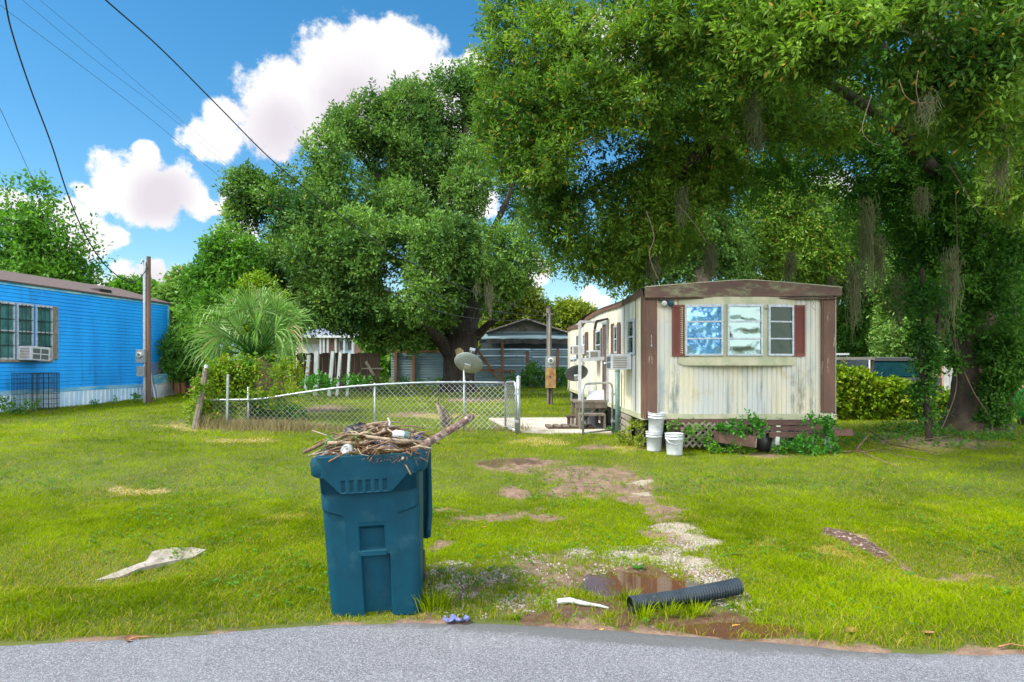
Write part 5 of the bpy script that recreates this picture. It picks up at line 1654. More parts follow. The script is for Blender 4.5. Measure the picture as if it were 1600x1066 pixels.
# plank house behind the wooden fence
DH = 60.0; s_ = DH / FPX; p0 = P(515, 600, DH); zb_ = z0(p0.x, DH)
h2 = thing('house', 'pale bungalow with grey hip roof seen behind the dark wooden fence', 'house', (p0.x, DH, zb_)); hz = lambda py: CAMH - (py - HOR) * s_ - zb_; hx = lambda px: (px - 515) * s_
b = MB(); b.box(hx(462), hx(508), 0, 8, 0, hz(527)); b.build('wall', M['cream_house'], h2)
b = MB(); b.box(hx(508), hx(532), -.6, 7, 0, hz(527)); b.box(hx(556), hx(566), -.6, 7, 0, hz(527)); b.build('brick_wall', M['pink_brick'], h2)
b = MB(); b.box(hx(532), hx(556), -.62, 7, 0, hz(529)); b.build('white_siding_wall', M['skirt_white'], h2)
for px in (508, 513, 519, 531, 544, 557):
    b = MB(); b.box(hx(px) - .08, hx(px) + .08, -1.5, -1.3, 0, hz(527)); b.build('porch_post', M['white_pl'], h2)
for px in (538, 550):
    b = MB(); b.box(hx(px) - .3, hx(px) + .3, -.68, -.62, hz(549), hz(533)); f = b.build('window', M['white_frame'], h2); b = MB(); b.box(hx(px) - .2, hx(px) + .2, -.70, -.68, hz(547), hz(535)); b.build('pane', M['ac_dark'], f)
b = MB(); b.box(hx(478), hx(502), -.03, 0, 0, hz(538)); b.build('garage_door', M['white_pl'], h2)
b = MB()
b._a([(hx(460), -1.8, hz(526)), (hx(570), -1.8, hz(526)), (hx(586), 4, hz(528)), (hx(540), 5, hz(497)), (hx(525), 5, hz(500)), (hx(470), 3, hz(514)), (hx(460), 9, hz(526)), (hx(586), 9, hz(526))], [(0, 1, 3, 4, 5), (1, 2, 3), (5, 4, 3, 2, 7, 6)])
b.build('roof', M['shingle_grey'], h2)
b = MB(); b.box(hx(459), hx(571), -1.9, -1.7, hz(529), hz(525)); b.build('fascia', M['white_pl'], h2)
# far house left of the shrub
p0 = P(280, 600, 62); s_ = 62 / FPX; zb_ = z0(p0.x, 62)
h3 = thing('house', 'white house with grey roof just visible between the blue home and the shrub', 'house', (p0.x, 62, zb_)); hz = lambda py: CAMH - (py - HOR) * s_ - zb_; hx = lambda px: (px - 280) * s_
b = MB(); b.box(hx(240), hx(330), 0, 7, 0, hz(521)); b.build('wall', M['skirt_white'], h3)
b = MB(); b._a([(hx(238), -.6, hz(521)), (hx(335), -.6, hz(521)), (hx(335), 4, hz(500)), (hx(292), 4, hz(500))], [(0, 1, 2, 3)]); b.box(hx(238), hx(335), -.65, -.55, hz(524), hz(520)); b.build('roof', M['shingle_grey'], h3)

# dark wooden fence
DW = 31.0; s_ = DW / FPX; p0 = P(480, 600, DW); zb_ = z0(p0.x, DW)
wf = thing('wooden_fence', 'dark brown board fence behind the leaning white posts', 'fence', (p0.x, DW, zb_)); hz = lambda py: CAMH - (py - HOR) * s_ - zb_; hx = lambda px: (px - 480) * s_
b = MB(); k = hx(464); i = 0
while k < hx(592):
    b.box(k, k + .135, -.02 * (i % 2), .02, 0, hz(552) + .03 * rs.uniform(-1, 1)); k += .145; i += 1
b.build('board', M['dark_wood'], wf)
b = MB(); b.beam((hx(462), .05, hz(556)), (hx(592), .05, hz(556)), .05, .1); b.beam((hx(462), .05, hz(590)), (hx(592), .05, hz(590)), .05, .1); b.build('rail', M['dark_wood'], wf)
b = MB(); b.beam((hx(572), -.1, hz(565)), (hx(585), -.1, hz(587)), .05, .12); b.beam((hx(566), -.1, hz(576)), (hx(600), -.1, hz(576)), .04, .06); b.build('gate_brace', M['lattice'], wf)
p0 = P(290, 600, 28); s_ = 28 / FPX; wf2 = thing('wooden_fence', 'low reddish board fence behind the shrub right of the blue home', 'fence', (p0.x, 28, z0(p0.x, 28)))
b = MB(); k = -1.1; i = 0
while k < 1.3:
    b.box(k, k + .135, -.02 * (i % 2), .02, 0, 1.05); k += .145; i += 1
b.build('board', M['orange_wood'], wf2)
# leaning white posts
for (pa, ya_, pb_, yb_, w, lab) in ((476, 612, 483, 555, .12, 'crooked pale post with crossbar, leftmost of the leaning posts'), (493, 610, 495, 549, .17, 'upright thick white post among the leaning posts'),
                               (514, 601, 520, 549, .13, 'leaning pale post just right of the thick white post'), (526, 602, 532, 550, .11, 'leaning greenish post, fourth from the left in the row'), (542, 600, 546, 552, .10, 'slimmest leaning post at the right end of the row')):
    p = P(pa, ya_, 28.0); p.z = z0(p.x, 28.0); q = P(pb_, yb_, 28.1); t = thing('leaning_post', lab, 'post', tuple(p), group='white posts leaning by the wooden fence'); b = MB(); b.beam((0, 0, -.1), q - p, w, w, up=(0, 1, 0)); b.build('post', M['white_wood'], t)
    if pa == 476: b = MB(); b.beam((q - p) * .86 + Vector((-.15, 0, 0)), (q - p) * .86 + Vector((.1, 0, 0)), .05, .05); b.build('crossbar', M['white_wood'], t)
# dead sapling stump by the fence
def branchy(name, label, cat, base, segs, mat='bark_pale'):
    t = thing(name, label, cat, tuple(base))
    for j, (pts, r0, r1) in enumerate(segs):
        b = MB(); q = [P(a, c, base.y + e) - base for a, c, e in pts]; m_ = len(q) - 1; b.tube(q, [r0 + (r1 - r0) * i / m_ for i in range(m_ + 1)], 7, wob=.12); b.build('trunk' if j < 2 else 'twig', M[mat], t, True)
    return t
bs_ = G(697, 668)
branchy('dead_stump', 'short forked dead stump with bare twigs in front of the chain link fence', 'stump', bs_, [([(696, 669, 0), (690, 650, 0), (683, 630, .1)], .085, .045), ([(697, 668, .05), (701, 655, .05), (694, 640, .1), (691, 634, .1)], .07, .03),
     ([(684, 632, 0), (686, 620, 0), (688, 613, 0)], .02, .006), ([(700, 655, 0), (712, 640, 0), (711, 628, 0)], .014, .004), ([(702, 660, 0), (722, 648, 0), (733, 640, 0)], .016, .005), ([(706, 662, 0), (706, 640, .1), (703, 622, .1)], .012, .003)])

# ------------------------------------------------------------------ right side: parked vehicle, carport roof, white fence, green container
p0 = P(1400, 600, 24.0); zb_ = z0(p0.x, 24); s_ = 24 / FPX; hz = lambda py: CAMH - (py - HOR) * s_ - zb_; hx = lambda px: (px - 1400) * s_
cr = thing('parked_car', 'dark parked van behind the overgrown hedge', 'car', (p0.x, 24, zb_))
b = MB(); roofz, beltz = hz(560.5), hz(589)
b._a([(-.95, 0, roofz - .04), (.85, 0, roofz - .04), (1.05, 0, beltz), (-1.10, 0, beltz), (-.95, 4, roofz), (.85, 4, roofz), (1.05, 4.6, beltz), (-1.10, 4.6, beltz)], [(4, 5, 1, 0), (0, 3, 7, 4), (1, 5, 6, 2), (7, 6, 5, 4)])
b.box(-1.1, 1.05, -.9, 4.6, .35, beltz); b.box(-1.1, 1.05, -.9, -.85, .3, .5); b.beam((-.96, -.0, roofz - .02), (.86, -.0, roofz - .02), .12, .12); b.build('body', M['carpaint'], cr)
b = MB(); b._a([(-.90, -.02, roofz - .10), (.80, -.02, roofz - .10), (.98, -.30, beltz + .02), (-1.04, -.30, beltz + .02)], [(0, 1, 2, 3)]); b.build('windscreen', M['carglass'], cr)
b = MB(); b.beam((-.7, .02, roofz + .03), (.75, .02, roofz + .03), .03, .04); b.beam((-.95, -.05, roofz - .04), (-1.10, -.32, beltz), .06, .05); b.beam((.85, -.05, roofz - .04), (1.05, -.32, beltz), .06, .05); b.build('pillar_trim', M['grey_metal'], cr)
for x in (-.95, .9):
    for y in (-.1, 3.6):
        b = MB(); b.tube([(x - .1, y, .33), (x + .1, y, .33)], .33, 18); b.build('wheel', M['black'], cr)
b = MB(); b.blob((-1.25, -.1, beltz + .22), .14, (1.2, .8, .8)); b.build('mirror', M['galv'], cr)
p0 = P(1350, 560, 22.5); s_ = 22.5 / FPX
cb = thing('carport', 'grey carport roof edge right of the cream mobile home', 'carport', (p0.x, 22.5, z0(p0.x, 22.5))); zb_ = z0(p0.x, 22.5); hz = lambda py: CAMH - (py - HOR) * s_ - zb_; hx = lambda px: (px - 1350) * s_
b = MB(); b.box(hx(1300), hx(1366), -.05, 2.4, hz(562.5), hz(558)); b.build('roof_edge', M['shed_grey'], cb)
for x in (hx(1302), hx(1362)): b = MB(); b.box(x, x + .08, 0, .08, 0, hz(562)); b.build('post', M['dark_wood'], cb)
p0 = P(1325, 555, 26); pw = thing('white_sheet_roof', 'small white sheet of roofing beyond the carport', 'roof sheet', (p0.x, 26, z0(p0.x, 26)))
b = MB(); hh_ = CAMH - (552 - HOR) * 26 / FPX - z0(p0.x, 26); b.box(-.5, .05, 0, 2, hh_ - .07, hh_); b.build('sheet', M['white_pl'], pw)
for x in (-.45, -.02): b = MB(); b.box(x, x + .06, .1, .16, 0, hh_ - .07); b.build('post', M['grey_metal'], pw)
p0 = P(1490, 600, 20.5); s_ = 20.5 / FPX; zb_ = z0(p0.x, 20.5); hz = lambda py: CAMH - (py - HOR) * s_ - zb_; hx = lambda px: (px - 1490) * s_
wf = thing('white_fence', 'grey white board fence between the hedge and the big oak trunk', 'fence', (p0.x, 20.5, zb_)); b = MB(); k = hx(1476); i = 0
while k < hx(1516): b.box(k, k + .14, 0, .025, 0, hz(561 + (i % 3))); k += .15; i += 1
b.build('board', M['marsh_white'], wf); b = MB(); b.box(hx(1507), hx(1511), -.05, .0, 0, hz(558)); b.build('post', M['marsh_white'], wf)
p = G(1608, 665); gb = thing('green_container', 'bright green rounded plastic container at the right edge behind the oak', 'container', tuple(p))
b = MB(); r = 17 * p.y / FPX * 1.2; b.lathe([(.001, 0), (r * .7, 0), (r * .95, r * .5), (r * 1.0, r * 1.2), (r * .85, r * 1.9), (r * .4, r * 2.25), (.001, r * 2.3)], 20, (0, 0, .18)); b.build('shell', M['green_bin'], gb, True)
b = MB(); b.lathe([(r * .6, 0), (r * .75, .0), (r * .72, .2), (r * .5, .2)], 16); b.build('base_ring', M['black'], gb)
p0 = P(1640, 600, 34); hb4 = thing('house', 'brown brick house with white window frame at the right edge', 'house', (p0.x, 34, z0(p0.x, 34))); s_ = 34 / FPX
b = MB(); b.box(-1.9, 5, 0, 6, 0, 2.9); b.build('wall', M['pink_brick'], hb4)
b = MB(); b.box(-1.4, 0.4, -.04, 0, .9, 2.1); f = b.build('window', M['white_frame'], hb4); b = MB(); b.box(-1.3, .3, -.06, -.04, 1.0, 2.0); b.build('pane', M['ac_dark'], f)
b = MB(); b._a([(-2.3, -.6, 2.85), (5.4, -.6, 2.85), (4, 3, 4.2), (-1, 3, 4.2), (-2.3, 6.6, 2.85), (5.4, 6.6, 2.85)], [(0, 1, 2, 3), (3, 2, 5, 4), (0, 3, 4), (1, 5, 2)]); b.build('roof', M['shingle_grey'], hb4)
# ------------------------------------------------------------------ foliage
def n3(p, f, s):
    return (vnoise(p[:, 0] * f + s, p[:, 1] * f + p[:, 2] * f * .37, s) + vnoise(p[:, 2] * f + 5.1, p[:, 0] * f * .8 + p[:, 1] * f * .6, s + 3)) / 2


def foliage(name, mat, blobs, ntw, L, W, tl, lp, parent=None, org=None, seed=1, gap=.40, gapf=.9, up=.25, shell=.5, tbase=.45, droop=0.0, flat=1.0, ragged=.22, tspread=.30, warm=.03, zmin=None):
    g = np.random.default_rng(seed)
    C = np.array([tuple(b[0]) for b in blobs]); RR = np.array([b[1] if isinstance(b[1], tuple) else (b[1], b[1], b[1] * flat) for b in blobs], float)
    w = np.array([(r[0] * r[2]) for r in RR]) * np.array([b[2] if len(b) > 2 else 1.0 for b in blobs]); w = w / w.sum()
    n = int(ntw * 1.6)
    k = g.choice(len(blobs), n, p=w)
    d = g.normal(size=(n, 3)); d /= np.linalg.norm(d, axis=1)[:, None]
    rad = (shell + (1 - shell) * g.random(n) ** .6) * (1 + ragged * g.normal(size=n) * .6)
    p = C[k] + d * RR[k] * rad[:, None]
    keep = n3(p, gapf, seed) > gap - .12 * g.random(n)
    if zmin is not None: keep &= p[:, 2] > zmin
    p, d = p[keep][:ntw], d[keep][:ntw]; n = len(p)
    td = d * .7 + g.normal(size=(n, 3)) * .55 + np.array([0, 0, up - droop]); td /= np.linalg.norm(td, axis=1)[:, None]
    tt = tbase + tspread * (n3(p, 1.7 * gapf, seed + 9) - .5) * 2.2 + .12 * g.normal(size=n)
    tlen = tl * (.6 + .8 * g.random(n))
    t_ = np.tile(np.linspace(.05, 1, lp), (n, 1)) + g.normal(size=(n, lp)) * .05
    side = g.normal(size=(n, lp, 3)); side -= (side * td[:, None, :]).sum(-1, keepdims=True) * td[:, None, :]
    side /= np.linalg.norm(side, axis=-1, keepdims=True) + 1e-9
    base = p[:, None, :] + td[:, None, :] * (t_ * tlen[:, None])[..., None] + side * (.10 * tl)
    base[..., 2] -= droop * (t_ ** 2) * tlen[:, None] * .6
    ld = side * .85 + td[:, None, :] * .6 + g.normal(size=(n, lp, 3)) * .25; ld[..., 2] -= droop * .4
    ld /= np.linalg.norm(ld, axis=-1, keepdims=True)
    nr = np.cross(ld, side + g.normal(size=(n, lp, 3)) * .8); nr += np.array([0, 0, .35]) * np.sign(nr[..., 2:3]); 
    wd = np.cross(ld, nr); wd /= np.linalg.norm(wd, axis=-1, keepdims=True) + 1e-9
    ll = L * (.65 + .6 * g.random((n, lp)))[..., None]; ww = W * (.7 + .5 * g.random((n, lp)))[..., None]
    mid = base + ld * ll * .48
    v = np.stack([base, mid + wd * ww * .5, base + ld * ll, mid - wd * ww * .5], 2).reshape(-1, 3)
    if org is not None: v = v - np.array(tuple(org))
    tint = np.clip(np.repeat(tt, lp) + g.normal(size=n * lp) * .10, 0, .88)
    tint = np.where(g.random(n * lp) < warm, .98, tint)
    return fast_mesh(name, v, 4, M[mat], parent, {'tint': tint})


def B(px, py, d, rpx, wt=1.0, ry=None, sy=1.0):
    r = rpx * d / FPX
    return (P(px, py, d), (r, ry or r, r * sy), wt)


def limbs(name, mat, lst, parent, org, n=10, wob=.08):
    for i, (pts, r0, r1) in enumerate(lst):
        q = spline([Vector(p) for p in pts], 5); b = MB(); m_ = len(q) - 1
        b.tube([p - org for p in q], [r0 + (r1 - r0) * (k / m_) ** .8 for k in range(m_ + 1)], n, wob=wob)
        b.build(name if i == 0 else 'limb', M[mat], parent, True)


# ---- big oak left of the centre
OD = 33.0; ob = G(716, 612)
ob = Vector((P(716, 600, OD).x, OD, z0(P(716, 600, OD).x, OD)))
oak = thing('oak_tree', 'big spreading live oak with a thick dark trunk in the middle of the view', 'tree', tuple(ob))
T = lambda px, py, dd=0: P(px, py, OD + dd)
b = MB(); prof = [(716, 616, 36), (716, 606, 29), (717, 590, 25), (718, 565, 24), (719, 545, 26), (721, 525, 27), (722, 500, 24)]
b.tube([P(a, c, OD) - ob for a, c, r in prof], [r * OD / FPX for a, c, r in prof], 18, wob=.05); b.build('trunk', M['bark'], oak, True)
b = MB(); b.blob(P(718, 551, OD - .78) - ob, .22, (1, .35, 1)); b.build('limb_scar', M['log_end'], oak)
limbs('limb', 'bark', [([T(712, 570), T(690, 535, -.5), T(650, 505, -1.5), T(610, 480, -1.8), T(580, 450, -1)], .42, .14),
                       ([T(716, 540), T(705, 500, -.5), T(680, 430, -1), T(650, 370, -1), T(610, 300, 0), T(560, 240, 0)], .5, .10),
                       ([T(722, 520), T(735, 470, 0), T(745, 400, 0), T(735, 330, 0), T(720, 250, .5), T(730, 190, .5)], .5, .10),
                       ([T(728, 545), T(755, 515, -.4), T(785, 490, -.8), T(815, 465, -1)], .26, .08),
                       ([T(724, 530), T(760, 460, .5), T(800, 400, 1), T(830, 330, 1), T(840, 280, 1)], .34, .08),
                       ([T(690, 460, -1), T(640, 420, -2), T(560, 380, -3), T(470, 340, -3), T(420, 320, -3)], .28, .05),
                       ([T(745, 400), T(780, 340, -1), T(800, 280, -1.5), T(780, 220, -1)], .2, .05),
                       ([T(700, 470, -2), T(650, 455, -4), T(620, 460, -4)], .2, .08)], oak, ob)
OB = [B(530, 215, 32, 40), B(510, 240, 31, 38), B(580, 195, 33, 42), B(640, 180, 33, 45), B(700, 165, 34, 45), B(735, 140, 34, 34), B(700, 130, 34, 26), B(780, 175, 34, 50, .7), B(545, 290, 31, 52), B(470, 300, 32, 48), B(415, 305, 32, 40),
      B(385, 300, 32, 30), B(380, 345, 32, 26), B(430, 350, 31, 45), B(500, 350, 30, 50), B(600, 250, 32, 48), B(660, 240, 33, 50, .8), B(620, 330, 31, 45, .8), B(560, 385, 29, 50), B(490, 410, 29, 48),
      B(440, 420, 30, 38), B(420, 460, 30, 38), B(460, 480, 30, 40), B(520, 470, 29, 45), B(560, 480, 30, 45), B(600, 440, 28.5, 46), B(640, 400, 28.5, 50), B(650, 455, 28, 42), B(700, 385, 28, 44), B(745, 400, 28.5, 45), B(790, 400, 29, 42, .9),
      B(700, 435, 28.5, 40), B(760, 430, 29, 34, .8), B(800, 440, 30, 24, .7), B(610, 505, 31, 35, .8), B(640, 520, 32, 26, .8), B(660, 500, 33, 34, .7), B(590, 520, 32, 24, .7), B(840, 360, 33, 40, .6), B(820, 300, 34, 40, .5), B(860, 300, 34, 30, .5),
      B(700, 330, 35, 50, .5), B(540, 440, 33, 60, .8), B(470, 390, 34, 50, .8), B(850, 400, 31, 22, .4), B(760, 250, 35, 40, .35), B(728, 300, 32, 34, .8), B(735, 245, 32.5, 26, .7), B(690, 480, 30, 26, .7), B(770, 470, 30, 20, .7), B(740, 215, 35, 38, .6), B(560, 330, 35, 70, .5), B(660, 300, 36, 60, .4)]
foliage('crown', 'leaf_oak', OB, 24000, .19, .085, .42, 12, oak, ob, 3, gap=.43, gapf=.62, tbase=.46, tspread=.55, flat=.8, warm=.02, ragged=.2)
for i, (px, py, d, hh) in enumerate(((760, 455, 28.5, 1.6), (675, 480, 28, 1.2), (700, 470, 28, 1.0))): pass

# ---- near oak on the right
RD = 15.6
rb = G(1522, 672); RD = rb.y
ro = thing('oak_tree', 'huge ivy-clad oak at the right whose olive crown arches over the cream mobile home', 'tree', tuple(rb))
T = lambda px, py, dd=0: P(px, py, RD + dd)
b = MB(); prof = [(1522, 688, 62), (1524, 668, 50), (1526, 640, 40), (1525, 600, 32), (1524, 540, 29), (1520, 470, 29), (1512, 400, 30), (1500, 340, 30), (1490, 290, 26)]
b.tube(spline([P(a, c, RD) - rb for a, c, r in prof], 3), [x for x in np.interp(np.linspace(0, 1, (len(prof) - 1) * 3 + 1), np.linspace(0, 1, len(prof)), [r * RD / FPX for a, c, r in prof])], 20, wob=.06); b.build('trunk', M['bark_warm'], ro, True)
b = MB(); b.blob(T(1535, 578, -.5) - rb, .07, (1, .6, 1)); b.build('limb_scar', M['log_end'], ro)
limbs('limb', 'bark', [([T(1500, 350), T(1450, 280, -.5), T(1380, 232, -1), T(1290, 212, -2), T(1200, 208, -3), T(1130, 222, -3.5), T(1080, 250, -4)], .36, .10),
                       ([T(1505, 360), T(1540, 280, -.6), T(1580, 180, -1.5), T(1620, 60, -2), T(1640, -80, -2)], .34, .16),
                       ([T(1495, 320), T(1450, 220, -1), T(1400, 120, -3), T(1330, 20, -4.5), T(1250, -60, -5)], .30, .10),
                       ([T(1290, 212, -2), T(1180, 130, -3), T(1060, 60, -3), T(960, 20, -3)], .18, .05),
                       ([T(1130, 222, -3.5), T(1040, 240, -3.5), T(950, 280, -3), T(880, 330, -2.5)], .12, .03),
                       ([T(1080, 250, -4), T(1020, 320, -3), T(960, 390, -2), T(900, 420, -1.5)], .09, .02),
                       ([T(1480, 290, -1), T(1400, 200, -4), T(1330, 150, -6.5), T(1250, 110, -7)], .16, .04),
                       ([T(1200, 208, -3), T(1000, 170, -4), T(880, 160, -4), T(800, 170, -4)], .11, .03),
                       ([T(1330, 20, -4.5), T(1450, 60, -6), T(1520, 120, -7), T(1540, 180, -7.2)], .10, .03)], ro, rb)
NB = [B(775, 60, 12, 28, .5), B(800, 20, 12, 40, .6), B(795, 110, 12, 45), B(850, 70, 11.5, 60), B(800, 175, 12, 55), B(850, 170, 11.5, 60), B(815, 240, 12, 50), B(870, 240, 11.5, 60), B(920, 150, 11, 60), B(930, 40, 11, 60),
      B(850, 310, 12.5, 50), B(910, 310, 12, 60), B(960, 250, 11.5, 60), B(990, 170, 11, 60), B(1000, 90, 11, 30, .3), B(1010, 20, 10.5, 55), B(890, 360, 13, 42), B(940, 370, 13, 50), B(905, 405, 13.5, 28, .8), B(955, 420, 13.5, 34, .8), B(1000, 330, 12.5, 60),
      B(985, 440, 14, 22, .6), B(1000, 400, 13.5, 38), B(1050, 300, 12.5, 60), B(1060, 210, 12, 60), B(1070, 110, 11, 60), B(1100, 20, 10, 70), B(1120, 270, 12.5, 50), B(1050, 370, 14, 40), B(860, 405, 13, 16, .4), B(825, 350, 12.7, 20, .5),
      B(1130, 150, 11, 60), B(1180, 90, 9.8, 70), B(1200, 10, 9, 80), B(1250, 60, 8.8, 70), B(1210, 160, 11, 60), B(1290, 120, 8.5, 60), B(1330, 40, 8.2, 80), B(1360, 130, 8.2, 60), B(1420, 70, 7.8, 80), B(1440, 160, 8.2, 50), B(1500, 40, 7.8, 80),
      B(1500, 140, 8.0, 55), B(1560, 90, 8.0, 70), B(1590, 20, 8, 80), B(1470, 215, 8.6, 28, .7), B(1540, 200, 8.5, 45, .8), B(1590, 190, 9, 50), B(1600, 280, 10.5, 60, .8), B(1290, 190, 11.5, 55, .8), B(1680, 60, 9, 90, .7), B(1700, 200, 10, 80, .7), B(1660, 330, 12, 60, .6)]
foliage('crown', 'leaf_near', NB, 16500, .102, .033, .22, 15, ro, rb, 5, gap=.45, gapf=1.35, tbase=.5, tspread=.6, shell=.35, ragged=.28, warm=.035, up=.35)
DBK = [B(1180, 240, 15, 55), B(1250, 250, 15, 60), B(1330, 260, 15, 65), B(1400, 250, 15, 65), B(1400, 320, 15.5, 60), B(1470, 300, 14.5, 60), B(1530, 260, 14, 70), B(1590, 340, 14.5, 60), B(1450, 370, 15.5, 55), B(1540, 370, 14.5, 50), B(1480, 430, 15, 50),
       B(1580, 430, 14.8, 55), B(1440, 460, 15.5, 40, .8), B(1600, 510, 15, 50), B(1560, 490, 15, 36), B(1585, 580, 15, 34), B(1570, 630, 15.3, 26), B(1130, 190, 14, 50), B(1060, 160, 14, 55), B(1340, 170, 13, 70), B(1260, 160, 13, 60), B(1450, 190, 13, 60), B(1120, 80, 13, 60), B(1240, 60, 12, 80), B(1400, 80, 11.5, 90), B(1550, 130, 11.5, 90),
       B(1160, 300, 15, 40, .7), B(1350, 340, 16, 45, .7), B(960, 120, 13, 50, .6), B(1450, 410, 16, 50), B(1680, 420, 16, 80, .6), B(1720, 260, 14, 90, .6)]
foliage('inner_crown', 'leaf_dark', DBK, 10500, .105, .04, .25, 13, ro, rb, 8, gap=.42, gapf=1.0, tbase=.5, tspread=.5, shell=.3, ragged=.3, warm=.01)
IV = [B(1500, 400, 15.2, 30), B(1545, 450, 15.2, 22), B(1560, 540, 15.3, 22), B(1555, 600, 15.4, 16), B(1550, 650, 15.4, 18), B(1575, 560, 15.2, 25), B(1500, 500, 15.2, 12), B(1492, 560, 15.3, 8), B(1515, 420, 15.1, 24)]
iv = thing('ivy_vine', 'dark ivy climbing the trunk of the big right oak', 'ivy', tuple(rb))
foliage('leaves', 'leaf_dark', IV, 3200, .08, .06, .2, 12, iv, rb, 12, gap=.3, gapf=2.5, shell=.5, droop=.4, up=0, tbase=.55)
for j, (pts, r) in enumerate((([T(1496, 420, -.6), T(1493, 500, -.7), T(1500, 560, -.7), T(1520, 610, -.8), T(1545, 650, -.8), T(1552, 680, -.8)], .016), ([T(1500, 430, -.6), T(1488, 520, -.6), T(1495, 600, -.7), T(1476, 660, -.8), T(1462, 682, -1)], .013),
                             ([T(1572, 380, -.3), T(1586, 500, -.4), T(1580, 600, -.4), T(1577, 690, -.4)], .035))):
    b = MB(); q = spline(pts, 6); b.tube([p - rb for p in q], r, 7, wob=.15); b.build('stem', M['vine_stem'], iv, True)

# smaller ivy-covered trunk left of the big oak
sb = G(1452, 690)
sm = thing('young_tree', 'slender vine-covered tree just left of the big right oak', 'tree', tuple(sb))
T2 = lambda px, py, dd=0: P(px, py, sb.y + dd)
limbs('trunk', 'bark', [([T2(1452, 694), T2(1450, 650), T2(1443, 600), T2(1440, 540), T2(1445, 480), T2(1440, 420)], .075, .04), ([T2(1443, 600), T2(1460, 540), T2(1470, 470)], .06, .03)], sm, sb)
foliage('foliage', 'leaf_dark', [B(1450, 470, sb.y, 26), B(1448, 520, sb.y, 16), B(1450, 565, sb.y, 9), B(1445, 605, sb.y, 8), B(1452, 650, sb.y, 4), B(1470, 490, sb.y, 18)], 900, .09, .05, .25, 12, sm, sb, 14, gap=.42, gapf=2.2, shell=.2, tbase=.22, ragged=.7, droop=.4)

# hanging vines and dead twigs in the near crown
rv = random.Random(3)
def hang(pts, r, label, nm='hanging_vine', mat='vine_stem'):
    q = spline(pts, 7); o = q[0].copy(); b = MB(); b.tube([p - o for p in q], [r * (1 - .5 * i / (len(q) - 1)) for i in range(len(q))], 5, wob=.1)
    s_ = b.build(nm, M[mat], None, True); s_.location = o; tag(s_, label, 'vine')
hang([P(1362, 150, 7.6), P(1352, 180, 7.6), P(1348, 205, 7.6), P(1360, 222, 7.6), P(1378, 228, 7.6)], .005, 'pale curling dead vine hanging in the upper right crown')
hang([P(1482, 255, 9), P(1500, 285, 9), P(1515, 310, 9), P(1532, 338, 9)], .008, 'pale thin vine slanting down across the dark part of the crown')
hang([P(1405, 125, 7.4), P(1415, 150, 7.4), P(1432, 160, 7.4), P(1462, 160, 7.4)], .005, 'bare forked dead twig among the bright leaves at upper right', 'dead_twig', 'stick')
hang([P(1435, 110, 7.4), P(1432, 140, 7.4), P(1440, 175, 7.4)], .004, 'bare upright dead twig among the bright leaves at upper right', 'dead_twig', 'stick')
hang([P(1575, 170, 8.2), P(1570, 200, 8.2), P(1576, 240, 8.2), P(1570, 270, 8.2)], .008, 'brown dangling vine at the right edge of the crown')
hang([P(1493, 300, 13), P(1496, 400, 13), P(1490, 470, 13), P(1494, 560, 13)], .008, 'long straight brown vine hanging in front of the big right trunk')
hang([P(1455, 440, 14), P(1458, 500, 14), P(1452, 560, 14)], .012, 'shorter brown vine hanging over the slender tree')
hang([P(1010, 330, 11), P(1022, 370, 11), P(1015, 400, 11), P(1030, 440, 11)], .010, 'brown dead vine dangling above the left end of the trailer roof')
hang([P(1060, 320, 11.3), P(1085, 350, 11.3), P(1105, 380, 11.3)], .010, 'brown dead branchlet above the middle of the trailer roof', 'dead_twig', 'vine_stem')
hang([P(900, 225, 10.8), P(930, 215, 10.8), P(960, 220, 10.8)], .010, 'bare grey twig in the left half of the olive crown', 'dead_twig', 'stick')

# spanish moss
def moss(px, py, d, wpx, hpx, label, n=150, group='spanish moss hanging from the oak limbs'):
    g = rv; o = P(px, py, d); s_ = d / FPX; vs = []; ti = []
    for i in range(n):
        x = g.gauss(0, .26) * wpx * s_; y = g.gauss(0, .10); L = hpx * s_ * g.uniform(.15, .85) * max(.15, 1 - 1.3 * abs(x) / (wpx * s_)); z = g.uniform(-.40, .18) * hpx * s_
        w = g.uniform(.003, .008) * (d / 12) ** .7; q = Vector((x, y, z)); k = 5; pp = [q]
        for j in range(k): pp.append(pp[-1] + Vector((g.gauss(-x * .12, .03), g.gauss(0, .02), -L / k)))
        for j in range(k):
            a, c = pp[j], pp[j + 1]; wa = Vector((w * (1 - j / k * .6), 0, 0)); vs += [a - wa, a + wa, c + wa * .8, c - wa * .8]; ti.append(g.random() * .8)
    m_ = fast_mesh('spanish_moss', np.array([tuple(v) for v in vs]), 4, M['moss'], None, {'tint': ti}); m_.location = o
    tag(m_, label, 'moss', group)


